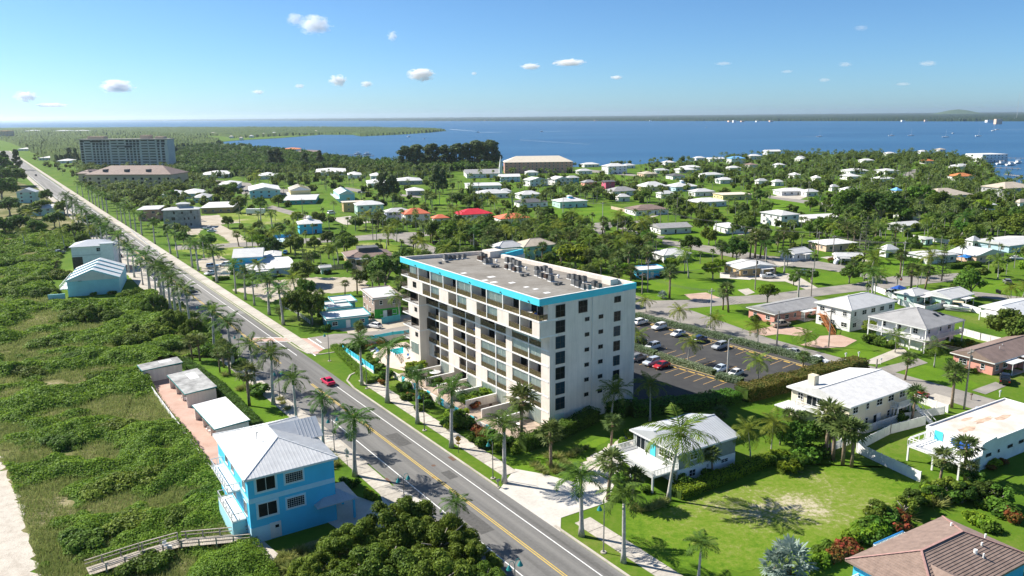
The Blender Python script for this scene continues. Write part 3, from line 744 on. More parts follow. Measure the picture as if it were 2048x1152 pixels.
ACS = [(445, 165), (478, 160), (512, 160), (552, 155), (592, 150), (735, 145), (762, 148), (718, 165, 1), (740, 172, 1), (770, 195), (800, 195), (940, 185), (975, 190), (1000, 205), (1030, 215), (937, 235, 1),
       (970, 240), (998, 255, 1), (1033, 260), (1176, 250), (1208, 252), (1240, 255), (1275, 275), (1180, 290), (1213, 305), (1252, 315, 1), (1290, 335), (1437, 315), (1470, 325), (1510, 335), (1550, 340), (1475, 365),
       (1510, 380), (1552, 395), (1588, 400), (1635, 380), (1672, 390)]
BANKS = ['the far end bank on the roof', 'the second bank on the roof', 'the middle bank on the roof', 'the fourth bank on the roof', 'the bank nearest the aqua corner']
WORDS = ['first', 'second', 'third', 'fourth', 'fifth', 'sixth', 'seventh', 'eighth', 'ninth', 'tenth', 'eleventh', 'twelfth', 'thirteenth', 'fourteenth', 'fifteenth', 'sixteenth', 'seventeenth', 'eighteenth', 'nineteenth', 'twentieth'] + ['%s-%s' % (a, b) for a in ('twenty', 'thirty', 'forty') for b in ('first', 'second', 'third', 'fourth', 'fifth', 'sixth', 'seventh', 'eighth', 'ninth', 'tenth')][:9]
_cnt = [0] * 5
for it in ACS:
    zx, zy = it[:2]; br = len(it) > 2
    b = 0 if zx < 650 else 1 if zx < 880 else 2 if zx < 1100 else 3 if zx < 1350 else 4
    p = at(780 + zx / 4, 480 + zy / 4 - 1, FBZ + .4)
    o = thing('air_conditioner', (p[0], p[1], FBZ + .4), CA, '%s air conditioner, %s from the left in %s' % ('brown' if br else 'grey', WORDS[_cnt[b]], BANKS[b]), 'air conditioner', 'air conditioners on the flat roof')
    _cnt[b] += 1
    put('casing', _acb if br else _acg, o); put('fan_grille', _fan, o); put('pad', _pad, o)
    if zx % 5 == 0: o.scale = (1.1, 1.1, 1.25)
for i, (zx, zy) in enumerate(((825, 220), (860, 218), (1058, 290), (1098, 285), (1325, 360), (1362, 355), (455, 180), (400, 190))):
    p = at(780 + zx / 4, 480 + zy / 4, FBZ + .4)
    m = MB().box(-.35, -.25, 0, .35, .25, .4); m.box(-.45, -.35, .4, .45, .35, .52)
    tag(m.build('roof_vent', ACG, None, (p[0], p[1], FBZ + .4), CA), 'low grey box vent beside an air conditioner bank, %s from the far end' % WORDS[(2, 3, 4, 5, 6, 7, 1, 0)[i]], 'roof vent', 'box vents on the roof')
for i, (zx, zy) in enumerate(((852, 180), (1088, 240), (1345, 305))):
    p = at(780 + zx / 4, 480 + zy / 4, FBZ + .4)
    m = MB().cyl(0, 0, 0, .5, .22, n=10); m.cyl(0, 0, .5, .8, .38, .1, n=10)
    tag(m.build('exhaust_hood', WHITE, None, (p[0], p[1], FBZ + .4)), 'white round exhaust hood on the grey roof, %s from the far end' % WORDS[i], 'exhaust hood', 'white exhaust hoods')

# --- patios, garden wall, pool
for i, y in enumerate((6.45, 11.9, 17.6, 23.1, 28.9, 34.2, 40.1)):
    m = MB().box(-7.2, -.12, 0, 0, .12, 1.75); m.mi = 1; m.box(-7.25, -.15, 1.75, 0, .15, 1.82)
    o = m.build('patio_wall', [CREAM, WHITE], None, cl(2.28, y), CA)
    tag(o, 'low cream patio wall under the condominium balconies, %s from the shaded gable end' % WORDS[i], 'garden wall', 'patio walls')
sheet('patio', [tuple(cl(-7.6, .3)[:2]), tuple(cl(2.3, .3)[:2]), tuple(cl(2.3, 45)[:2]), tuple(cl(-7.6, 45)[:2])], .05, mat('patio_tiles', (.42, .33, .26), .8, .2, var=.2, scale=.8), px=False)
gw = thing('garden_wall', cl(-7.7, 24), CA, 'cream garden wall with aqua gates along the condominium patios', 'garden wall')
m = MB(); ga = MB()
y = .3
for i in range(8):
    m.box(-.12, y - 24, 0, .12, y + 4.2 - 24, 1.3)
    if i < 7: ga.box(-.05, y + 4.2 - 24, .1, .05, y + 5.6 - 24, 1.4)
    y += 5.6
m.build('wall', CREAM, gw)
for i in range(7): MB().box(-.05, .3 + 5.6 * i + 4.2 - 24, .1, .05, .3 + 5.6 * (i + 1) - 24, 1.45).build('gate', AQUA, gw)
sheet('pool_deck', [(738, 716), (775, 690), (812, 684), (850, 712), (850, 750), (800, 740), (765, 732)], .05, mat('pool_deck', (.66, .54, .44), .8, .2, var=.08, scale=.6))
POOL = mat('pool_water', (.03, .44, .45), .12, .5, var=.12, scale=.5)
pl = [(775, 700.5), (808.5, 693.5), (809, 707.5), (791, 710)]
pp = [at(*q)[:2] for q in pl]; pc = sum(pp) / 4
o = thing('swimming_pool', (pc[0], pc[1], .05), 0, 'turquoise swimming pool beside the far end of the condominium', 'pool')
MB().prism([tuple(q - pc) for q in pp], 0, .03).build('water', POOL, o)
m = MB()
for i in range(4):
    a, b = pp[i] - pc, pp[(i + 1) % 4] - pc; d = b - a; d /= np.linalg.norm(d); n = np.array([-d[1], d[0]]) * .2
    m.prism([tuple(a - n), tuple(b - n), tuple(b + n), tuple(a + n)], 0, .06)
m.build('pool_edge', WHITE, o)
landmark('the turquoise pool', *pc)
for i, (px, py) in enumerate(((745, 701), (748, 704), (752, 708), (815, 716))):
    p = at(px, py); b = MB()
    b.box(-.95, -.3, .28, .45, .3, .36)
    for x in (-.85, .35):
        for s in (-.25, .25): b.box(x - .03, s - .03, 0, x + .03, s + .03, .28)
    o = thing('sun_lounger', (p[0], p[1], .05), CA + .3 * i, 'white sun lounger by the turquoise pool, %s from the street' % WORDS[i], 'sun lounger', 'loungers by the pool')
    b.build('frame', WHITE, o); MB().add([(.45, -.3, .36), (1.0, -.3, .8), (1.0, .3, .8), (.45, .3, .36), (.45, -.3, .3), (1.0, -.3, .74), (1.0, .3, .74), (.45, .3, .3)], [(0, 1, 2, 3), (7, 6, 5, 4), (0, 4, 5, 1), (1, 5, 6, 2), (2, 6, 7, 3)]).build('backrest', mat('blue_canvas', (.08, .2, .42), .8), o)

def panel_fence(label, pts, h, m, name='fence', post=2.4, base=0.0, basem=None, cat='fence', boards=None, postm=None, rail=False, z0=0.0, px=True):
    "fence along ground points; posts and the panels between them are parts"
    P = [at(*p) if px else np.array([p[0], p[1], 0]) for p in pts]
    c = sum(P) / len(P)
    o = thing(name, (c[0], c[1], z0), 0, label, cat)
    pm = MB(); n_ = 0
    for a, b in zip(P[:-1], P[1:]):
        d = b - a; l = np.linalg.norm(d); d = d / l; k = max(1, int(round(l / post)))
        for i in range(k):
            u, v = a + d * l * i / k - c, a + d * l * (i + 1) / k - c
            if base: MB().beam(u + (0, 0, base / 2), v + (0, 0, base / 2), .22, base).build('base_wall', basem or m, o)
            mb = MB()
            if boards:
                nb = max(2, int(l / k / boards)); e = (v - u) / nb
                for j in range(nb):
                    q0, q1 = u + e * (j + .12), u + e * (j + .88)
                    mb.beam(q0 + (0, 0, base + (h - base) / 2), q1 + (0, 0, base + (h - base) / 2), .04, (h - base) - .08 * (j % 2))
                for zz in (.25, .8): mb.beam(u + (0, 0, base + (h - base) * zz), v + (0, 0, base + (h - base) * zz), .06, .08)
            elif rail:
                for zz in np.linspace(.12, .95, 4): mb.beam(u + (0, 0, base + (h - base) * zz), v + (0, 0, base + (h - base) * zz), .05, .09)
            else:
                mb.beam(u + (0, 0, base + (h - base) / 2), v + (0, 0, base + (h - base) / 2), .05, h - base)
                mb.beam(u + (0, 0, h - .05), v + (0, 0, h - .05), .09, .08); mb.beam(u + (0, 0, base + .1), v + (0, 0, base + .1), .09, .08)
            mb.build('picket' if boards else 'rail' if rail else 'fence_panel', m, o, kind='stuff' if boards else None)
            MB().box(u[0] - .07, u[1] - .07, 0, u[0] + .07, u[1] + .07, h + .08).build('post', postm or m, o)
        e = b - c; MB().box(e[0] - .07, e[1] - .07, 0, e[0] + .07, e[1] + .07, h + .08).build('post', postm or m, o)
    return o
panel_fence('aqua panel fence on a white base in front of the pool garden', [(686, 704), (748, 747)], 1.7, AQUA, base=.6, basem=WHITE, post=1.8)
panel_fence('aqua topped garden wall behind the turquoise pool', [(735, 690), (786, 680), (818, 676)], 2.2, AQUA, base=1.4, basem=CREAM, name='pool_fence')
# ================================================================== houses
def rm(name, c, var=.08, rough=.6, c2=None, scale=.5): return mat(name, c, rough, .3, var=var, scale=scale, col2=c2)
ROOFS = dict(w=rm('white_roof', (.68, .67, .65), .08, scale=.9), lg=rm('light_grey_roof', (.56, .56, .55), .06), mg=rm('grey_shingle_roof', (.33, .325, .32), .1), dg=rm('dark_grey_roof', (.13, .128, .13), .12),
             br=rm('brown_shingle_roof', (.255, .185, .155), .12), tan=rm('tan_roof', (.50, .43, .34), .1), orange=rm('orange_roof', (.72, .19, .10), .1), red=rm('crimson_roof', (.62, .03, .05), .08), tile=rm('orange_tile_roof', (.6, .22, .08), .12),
             blue=rm('blue_roof', (.16, .40, .72), .08), cream=rm('cream_roof', (.68, .60, .48), .06), metal=mat('ribbed_metal_roof', (.54, .555, .57), .42, .4, metal=.25, var=.05, scale=.4),
             wmetal=mat('white_metal_roof', (.66, .665, .66), .45, .4, metal=.1, var=.06, scale=.7), rust=rm('weathered_white_roof', (.69, .67, .64), .1, c2=(.56, .44, .35), scale=.16), rbr=rm('red_brown_shingle_roof', (.285, .205, .165), .14, scale=1.2))
WALLS = dict(w=WHITE, cream=mat('cream_wall', (.72, .64, .48), .85, .15, var=.05, scale=.5), pink=mat('pink_wall', (.72, .34, .27), .85, .15, var=.06, scale=.5), mint=mat('mint_wall', (.46, .66, .58), .85, .15, var=.05, scale=.5),
             aqua=mat('pale_aqua_wall', (.36, .66, .72), .85, .15, var=.05, scale=.4), blue=mat('bright_blue_wall', (.085, .53, .79), .8, .2, var=.04, scale=.4), yellow=mat('yellow_wall', (.72, .6, .3), .85, .15, var=.05),
             grey=mat('grey_wall', (.42, .42, .42), .85, .15, var=.1, scale=.6), peach=mat('peach_wall', (.72, .5, .38), .85, .15, var=.05), magenta=mat('magenta_wall', (.55, .12, .2), .85, .15, var=.05), lav=mat('lavender_wall', (.55, .55, .72), .85, .15, var=.05),
             brick=mat('salmon_wall', (.62, .34, .27), .85, .15, var=.1), block=mat('bare_concrete_block', (.40, .39, .375), .9, .1, var=.22, scale=.5), tan=mat('tan_wall', (.5, .36, .18), .85, .15, var=.08), sage=mat('sage_siding', (.27, .30, .27), .8, .2, var=.05),
             green=mat('bright_green_wall', (.06, .36, .05), .85, .15, var=.08), taupe=mat('taupe_wall', (.42, .33, .28), .85, .15, var=.06), teal=mat('teal_wall', (.09, .36, .40), .85, .15, var=.08), paleblue=mat('pale_blue_wall', (.45, .60, .70), .85, .15, var=.04), sand=mat('sandstone_wall', (.56, .44, .33), .85, .15, var=.08))

def roof_mb(kind, x0, y0, x1, y1, h, rise, t=.2, mb=None):
    m = mb or MB()
    A, B, C_, D = (x0, y0, h), (x1, y0, h), (x1, y1, h), (x0, y1, h)
    lo = [(p[0], p[1], h - t) for p in (A, B, C_, D)]
    w, d = x1 - x0, y1 - y0
    if kind == 'flat':
        m.box(x0, y0, h - t, x1, y1, h); return m
    if kind == 'hip':
        if w >= d: r1, r2 = (x0 + d / 2, (y0 + y1) / 2, h + rise), (x1 - d / 2, (y0 + y1) / 2, h + rise); fs = [(0, 1, 5, 4), (1, 2, 5), (2, 3, 4, 5), (3, 0, 4)]
        else: r1, r2 = ((x0 + x1) / 2, y0 + w / 2, h + rise), ((x0 + x1) / 2, y1 - w / 2, h + rise); fs = [(0, 1, 4), (1, 2, 5, 4), (2, 3, 5), (3, 0, 4, 5)]
    elif kind == 'gx': r1, r2 = (x0, (y0 + y1) / 2, h + rise), (x1, (y0 + y1) / 2, h + rise); fs = [(0, 1, 5, 4), (1, 2, 5), (2, 3, 4, 5), (3, 0, 4)]
    elif kind == 'gy': r1, r2 = ((x0 + x1) / 2, y0, h + rise), ((x0 + x1) / 2, y1, h + rise); fs = [(0, 1, 4), (1, 2, 5, 4), (2, 3, 5), (3, 0, 4, 5)]
    elif kind == 'shedx': # high at x1
        m.add([A, (x1, y0, h + rise), (x1, y1, h + rise), D] + lo[:1] + [(x1, y0, h + rise - t), (x1, y1, h + rise - t)] + lo[3:], [(0, 1, 2, 3), (7, 6, 5, 4), (0, 4, 5, 1), (1, 5, 6, 2), (2, 6, 7, 3), (3, 7, 4, 0)]); return m
    m.add([A, B, C_, D, r1, r2] + lo, fs + [(9, 8, 7, 6), (0, 6, 7, 1), (1, 7, 8, 2), (2, 8, 9, 3), (3, 9, 6, 0)])
    return m
def wall_mb(kind, x0, y0, x1, y1, h, rise, z0=0.0, mb=None):
    m = mb or MB()
    m.box(x0, y0, z0, x1, y1, h - .1)
    if kind == 'gx': 
        for x in (x0, x1 - .2): m.add([(x, y0, h - .1), (x + .2, y0, h - .1), (x + .2, y1, h - .1), (x, y1, h - .1), (x, (y0 + y1) / 2, h + rise - .22), (x + .2, (y0 + y1) / 2, h + rise - .22)], [(0, 4, 3), (1, 2, 5), (0, 1, 5, 4), (3, 4, 5, 2)])
    if kind == 'gy':
        for y in (y0, y1 - .2): m.add([(x0, y, h - .1), (x1, y, h - .1), (x1, y + .2, h - .1), (x0, y + .2, h - .1), ((x0 + x1) / 2, y, h + rise - .22), ((x0 + x1) / 2, y + .2, h + rise - .22)], [(0, 1, 4), (3, 5, 2), (0, 4, 5, 3), (1, 2, 5, 4)])
    return m
_win = {}
def window(par, face, u, z, w, h, fine=True, frame=None, glass=None, off=0.0, bars=1, name='window', hb=1, bw=.03):
    "window part; face f looks along -y at y = off, face l along -x at x = off, u runs along the wall"
    frame, glass = frame or FRAMEW, glass or DGLASS
    key = (round(w, 2), round(h, 2), fine, frame.name, glass.name, bars, hb)
    if key not in _win:
        t = .08
        f = MB(); g = MB()
        for r in ((0, 0, w, t), (0, h - t, w, h), (0, t, t, h - t), (w - t, t, w, h - t)): f.box(r[0], -.07, r[1], r[2], .0, r[3])
        for i in range(bars): c = w * (i + 1) / (bars + 1); f.box(c - bw, -.06, t, c + bw, 0, h - t)
        for i in range(hb): c = h * (i + 1) / (hb + 1); f.box(t, -.055, c - bw * .85, w - t, 0, c + bw * .85)
        if fine:
            f.box(-.05, -.12, -.08, w + .05, 0, -.001)
            g.box(t, -.03, t, w - t, 0, h - t); _win[key] = (f.mesh(name, frame), g.mesh('pane', glass))
        else:
            f.mi = 1; f.box(t, -.03, t, w - t, 0, h - t); _win[key] = (f.mesh(name, [frame, glass]), None)
    a, b = _win[key]
    loc = (u, off, z) if face == 'f' else (off, u + w, z)
    o = put(name, a, par, loc, 0 if face == 'f' else R(-90))
    if b: put('pane', b, o)
    return o
def door(par, face, u, z, w=1.0, h=2.1, m=None, off=0.0):
    b = MB().box(0, -.05, 0, w, 0, h); b.box(-.1, -.08, 0, -.001, 0, h + .1); b.box(w + .001, -.08, 0, w + .1, 0, h + .1); b.box(0, -.08, h + .001, w, 0, h + .1)
    o = b.build('door', m or FRAMEW, par, (u, off, z) if face == 'f' else (off, u + w, z), 0 if face == 'f' else R(-90))
    return o

HOUSES = []
class Metres(float): pass
def lot(n, lx, rx, h, ang=ANG_B):
    "corner point and lengths of a rectangle at height h from the pixels of its corners"
    p = at(n[0], n[1], h)
    a = R(ang); X = np.array([math.cos(a), math.sin(a), 0]); Y = np.array([-math.sin(a), math.cos(a), 0])
    def solve(v, tx):
        if tx is None: return 0
        lo, hi = .5, 90.0
        s = 1 if tx > n[0] else -1
        for _ in range(40):
            m = (lo + hi) / 2
            if s * (proj(p + v * m)[0] - tx) < 0: lo = m
            else: hi = m
        return lo
    return p, X, Y, solve(X, rx), (solve(Y, lx) if not isinstance(lx, Metres) else float(lx))

def house(label, n, lx, rx, h=3.0, roof='hip', rise=1.6, rc='w', wc='w', ov=.6, ang=ANG_B, fine=None, cat='house', wins=True, ribs=False, name='house', group=None, glass=None, frame=None, doorm=None, maxy=None, asp=.72):
    p, X, Y, lb, la = lot(n, lx, rx, h, ang)
    if maxy: la = min(la, maxy)
    elif not isinstance(lx, Metres) and math.hypot(p[0], p[1]) > 230 and not .6 < la / lb < 1.35:
        best = None                          # the corner's own column is hard to see from afar: keep the outline, choose a usual plan
        for f in np.linspace(.08, .92, 29):
            t = lot((lx + (rx - lx) * f, n[1]), lx, rx, h, ang); e = abs(math.log(t[4] / t[3] / asp))
            if best is None or e < best[0]: best = (e, t)
        p, X, Y, lb, la = best[1]
        la = min(la, 1.8 * lb)
    ctr = p + X * lb / 2 + Y * la / 2
    dist = math.hypot(ctr[0], ctr[1])
    fine = dist < 330 if fine is None else fine
    o = thing(name, (ctr[0], ctr[1], 0), R(ang), label, cat, group)
    hx, hy = lb / 2, la / 2
    ov = min(ov, lb * .15, la * .15)
    if roof == 'flat': ov = max(.0, ov)
    x0, y0, x1, y1 = -hx, -hy, hx, hy
    w = (x0 + ov, y0 + ov, x1 - ov, y1 - ov)
    wall_mb(roof, *w, h, rise).build('wall', WALLS[wc], o)
    r = roof_mb(roof, x0, y0, x1, y1, h, rise).build('roof', ROOFS[rc] if isinstance(rc, str) else rc, o)
    o['dims'] = (lb, la, h)
    if roof == 'flat' and fine:
        m = MB()
        for a in ((x0, y0, x1, y0 + .2), (x0, y1 - .2, x1, y1), (x0, y0 + .2, x0 + .2, y1 - .2), (x1 - .2, y0 + .2, x1, y1 - .2)): m.box(a[0], a[1], h, a[2], a[3], h + .25)
        m.build('parapet', WALLS[wc] if wc != 'w' else WHITE, r)
    if fine:                                  # eaves boards, a porch on posts, an outdoor unit
        m = MB()
        for q in ((x0, y0 - .03, x1, y0 + .05), (x0 - .03, y0, x0 + .05, y1)): m.box(q[0], q[1], h - .26, q[2], q[3], h - .03)
        m.build('fascia', FRAMEW, r)
        if wins and h < 4 and roof != 'flat' and lb > 6:
            a = random.uniform(.1, .5) * lb + x0; wd = min(lb * .35, 5)
            m = MB().box(a, y0 - 1.9, h - .45, a + wd, y0 + .4, h - .32); m.build('porch_roof', ROOFS['w'], o)
            for x in (a + .1, a + wd - .2): MB().box(x, y0 - 1.8, 0, x + .12, y0 - 1.68, h - .45).build('porch_post', FRAMEW, o)
            MB().box(a - .2, y0 - 2.0, 0, a + wd + .2, y0 + .5, .12).build('porch_floor', CONC, o)
    if ribs: seams(r, roof, x0, y0, x1, y1, h, rise, ROOFS[rc])
    if fine and roof in ('hip', 'gx', 'gy'):
        ridge_caps(r, roof, x0, y0, x1, y1, h, rise, ROOFS[rc] if isinstance(rc, str) else rc)
        k = random.choice((1, 2, 2))
        for i in range(k):
            m = MB(); m.cyl(0, 0, -.4, .35, .07, n=6); m.cyl(0, 0, .35, .45, .13, .1, n=6)
            m.build('vent_pipe', ROOFS['lg'], r, (x0 + (x1 - x0) * random.uniform(.3, .7), (y0 + y1) / 2 + (y1 - y0) * random.uniform(-.18, .18), h + rise * .7))
    if wins:
        st = max(1, int(round(h / 2.9)))
        for k in range(st):
            z = h / st * k + (.95 if h / st > 2.4 else .7)
            for face, L_, a0 in (('f', w[2] - w[0], w[0]), ('l', w[3] - w[1], w[1])):
                nw = max(1, int(L_ / (3.3 if fine else 4.2)))
                for i in range(nw):
                    ww = random.choice((.9, 1.2, 1.5, 1.8)) if fine else random.choice((1.2, 1.6))
                    u = a0 + L_ * (i + .5) / nw - ww / 2
                    if k == 0 and i == nw // 2 and (face == 'f') == (lb > la):
                        if fine: door(o, face, u, .02, 1.0, 2.1, doorm, off=w[1] if face == 'f' else w[0])
                        else: window(o, face, u, .1, 1.0, 2.0, False, off=w[1] if face == 'f' else w[0], bars=0, hb=0, name='door')
                        continue
                    window(o, face, u, z, ww, min(1.25, h / st - 1.3) if st > 1 else 1.15, fine, frame, glass, off=w[1] if face == 'f' else w[0], bars=1 if ww > 1 else 0)
    landmark('the ' + label, ctr[0], ctr[1])
    HOUSES.append((o, label, ctr, lb, la, h + rise))
    return o
def pt(o, mb, name, m, kind=None, parent=None): return mb.build(name, m, parent or o, kind=kind)
def ridge_caps(r, kind, x0, y0, x1, y1, h, rise, m):
    w, d = x1 - x0, y1 - y0; b = MB(); cy, cx = (y0 + y1) / 2, (x0 + x1) / 2
    if kind == 'gx': L_ = [((x0, cy), (x1, cy))]
    elif kind == 'gy': L_ = [((cx, y0), (cx, y1))]
    elif w >= d: L_ = [((x0 + d / 2, cy), (x1 - d / 2, cy))]
    else: L_ = [((cx, y0 + w / 2), (cx, y1 - w / 2))]
    for p, q in L_:
        if math.dist(p, q) > .3: b.beam((*p, h + rise + .02), (*q, h + rise + .02), .28, .09)
    if kind == 'hip':
        e = ((x0 + d / 2, cy), (x1 - d / 2, cy)) if w >= d else ((cx, y0 + w / 2), (cx, y1 - w / 2))
        for c, k in (((x0, y0), 0), ((x1, y1), 1), ((x1, y0), 1 if w >= d else 0), ((x0, y1), 0 if w >= d else 1)):
            b.beam((*c, h + .03), (*e[k], h + rise + .03), .22, .08)
    if b.F: b.build('ridge_cap', m, r)
def seams(r, kind, x0, y0, x1, y1, h, rise, m, step=.5):
    "standing seams of a metal roof, running up each slope"
    b = MB(); cy, cx = (y0 + y1) / 2, (x0 + x1) / 2; w, d = x1 - x0, y1 - y0
    def top(x, y):
        fx = min(x - x0, x1 - x); fy = min(y - y0, y1 - y)
        if kind == 'gx': f = fy / (d / 2)
        elif kind == 'gy': f = fx / (w / 2)
        elif kind == 'shedx': f = (x - x0) / w
        else: f = min(fx, fy) / (min(w, d) / 2)
        return h + rise * min(1, max(0, f))
    if kind in ('gx', 'hip'):
        for i in range(1, int(w / step)):
            x = x0 + i * step; e = d / 2 if kind == 'gx' else min(d / 2, x - x0, x1 - x)
            if e > .2:
                for ya, yb in ((y0, y0 + e), (y1, y1 - e)): b.beam((x, ya, top(x, ya) + .01), (x, yb, top(x, yb) + .01), .05, .07)
    if kind in ('gy', 'hip', 'shedx'):
        for i in range(1, int(d / step)):
            y = y0 + i * step; e = w if kind == 'shedx' else w / 2 if kind == 'gy' else min(w / 2, y - y0, y1 - y)
            if e > .2:
                for xa, xb in (((x0, x0 + e),) if kind == 'shedx' else ((x0, x0 + e), (x1, x1 - e))): b.beam((xa, y, top(xa, y) + .01), (xb, y, top(xb, y) + .01), .05, .07)
    b.build('standing_seam', m, r, kind='stuff')
def deck(o, x0, y0, x1, y1, z, m=None, posts=True, sides='flr', railm=None, pickets=True, rh=1.05):
    "raised deck with rails on the named sides (f: y0, b: y1, l: x0, r: x1)"
    m = m or WHITE; railm = railm or m
    pt(o, MB().box(x0, y0, z - .25, x1, y1, z), 'deck', m)
    if posts:
        for x in (x0 + .15, x1 - .15):
            for y in (y0 + .15, (y0 + y1) / 2, y1 - .15): pt(o, MB().box(x - .13, y - .13, 0, x + .13, y + .13, z - .25), 'deck_post', m)
    for s in sides:
        a, b = {'f': ((x0, y0), (x1, y0)), 'b': ((x0, y1), (x1, y1)), 'l': ((x0, y0), (x0, y1)), 'r': ((x1, y0), (x1, y1))}[s]
        q = MB(); q.beam((*a, z + rh), (*b, z + rh), .12, .08); q.beam((*a, z + .1), (*b, z + .1), .06, .06)
        L_ = math.dist(a, b); k = max(2, int(L_ / (.28 if pickets else 1.4)))
        for i in range(k + 1):
            f = i / k; x, y = a[0] + (b[0] - a[0]) * f, a[1] + (b[1] - a[1]) * f; q.box(x - .04, y - .04, z, x + .04, y + .04, z + rh)
        pt(o, q, 'railing', railm)
def stairs(o, p, q, z0, z1, w, m, name='stairs'):
    b = MB(); p, q = np.array(p, float), np.array(q, float); n = max(3, int((z1 - z0) / .19)); d = (q - p); nn = np.array([-d[1], d[0]]) / np.linalg.norm(d) * w / 2
    for i in range(n):
        a, c = p + d * i / n, p + d * (i + 1) / n; z = z0 + (z1 - z0) * (i + 1) / n
        b.prism([tuple(a - nn), tuple(c - nn), tuple(c + nn), tuple(a + nn)], z - .19, z)
    for s in (-1, 1):
        b.beam((*(p + nn * s), z0 + .9), (*(q + nn * s), z1 + .9), .08, .1)
        for i in range(0, n + 1, 3):
            c = p + d * i / n + nn * s; z = z0 + (z1 - z0) * i / n; b.box(c[0] - .03, c[1] - .03, z, c[0] + .03, c[1] + .03, z + .9)
    return pt(o, b, name, m)

# ---------------------------------------------------------------- near houses
# blue beach house
o = house('bright blue beach house with pale ribbed roof', (487.5, 961.5), Metres(18.5), 676, 9.7, 'hip', 2.3, 'wmetal', 'blue', ov=.5, ang=32.5, wins=False, ribs=True)
lb, la, h = o['dims']; x0, y0, x1, y1 = -lb / 2 + .5, -la / 2 + .5, lb / 2 - .5, la / 2 - .5
BAND = mat('pale_blue_band', (.46, .72, .84), .8, .2, var=.03)
pt(o, MB().box(x0 - .02, y0 - .03, 5.9, x1, y0 + .02, 6.6), 'trim_band', BAND); pt(o, MB().box(x0 - .03, y0 + .021, 5.9, x0 + .02, y1, 6.6), 'trim_band', BAND)
for z, hh in ((7.3, 2.0), (3.6, 2.0)):
    window(o, 'f', x0 + 1.1, z, 2.6, hh, True, off=y0, hb=0); pt(o, MB().box(x0 + .85, y0 - .02, z - .25, x0 + 3.95, y0 - .004, z + hh + .25), 'window_surround', BAND)
    window(o, 'f', x0 + 5.0, z + .2, 2.5, 1.5, True, off=y0, bars=7, hb=4, name='glass_block_window', bw=.014); pt(o, MB().box(x0 + 4.8, y0 - .02, z - .02, x0 + 7.7, y0 - .004, z + 1.92), 'window_surround', BAND)
    for u in (y0 + 1.2, y0 + 7.5, y0 + 11): window(o, 'l', u, z, 1.6, hh, True, off=x0, hb=0)
door(o, 'f', x0 + 2.6, .1, 1.3, 2.2, off=y0); pt(o, MB().box(x0 + 3.2, y0 - .09, 1.55, x0 + 3.7, y0 - .051, 1.95), 'door_pane', DGLASS)
r = pt(o, roof_mb('gx', lb * .0, -1.5, lb / 2 + .6, 4.5, 10.15, 2.1, .1), 'cross_roof', ROOFS['wmetal']); seams(r, 'gx', lb * .25, -1.5, lb / 2 + .6, 4.5, 10.15, 2.1, ROOFS['wmetal'])
r = pt(o, roof_mb('hip', x1 - 3.2, y0 - 1.4, x1 + 2.8, y0 + 4.6, 3.3, 1.5, .12), 'porch_roof', ROOFS['metal']); seams(r, 'hip', x1 - 3.2, y0 - 1.4, x1 + 2.8, y0 + 4.6, 3.3, 1.5, ROOFS['metal'])
pt(o, MB().box(x1 + 2.2, y0 - .9, 0, x1 + 2.5, y0 - .6, 3.2), 'porch_post', WALLS['blue']); pt(o, MB().box(x1 + 2.2, y0 + 3.9, 0, x1 + 2.5, y0 + 4.2, 3.2), 'porch_post', WALLS['blue'])
SILV = mat('silver_rail', (.55, .56, .57), .4, .5, metal=.4)
deck(o, x0 - 1.7, y0 + 4.5, x0 - .02, y0 + 14.5, 6.2, WHITE, False, 'flb', SILV, False); deck(o, x0 - 1.9, y0 + 2.2, x0 - .02, y0 + 10.5, 2.9, WHITE, False, 'flb', SILV, False)
pt(o, MB().box(x0 - 1.9, y0 + 2.2, 0, x0 - .03, y0 + 10.5, 2.6), 'deck_base', WALLS['aqua'])
pt(o, MB().box(x0 - .01, y0 - .04, 0, x0 + 2.6, y0 + 2.0, 2.3), 'ground_wall', BAND)
m = MB(); m.cyl(0, 0, -.5, .5, .06, n=6); m.box(-.06, -.06, .5, .35, .06, .6); pt(o, m, 'vent_pipe', ROOFS['lg']).location = (-2.4, -1.0, 12.1)
for i, u in enumerate((5.6, 6.6, 7.3)):
    q = o.matrix_world if False else None
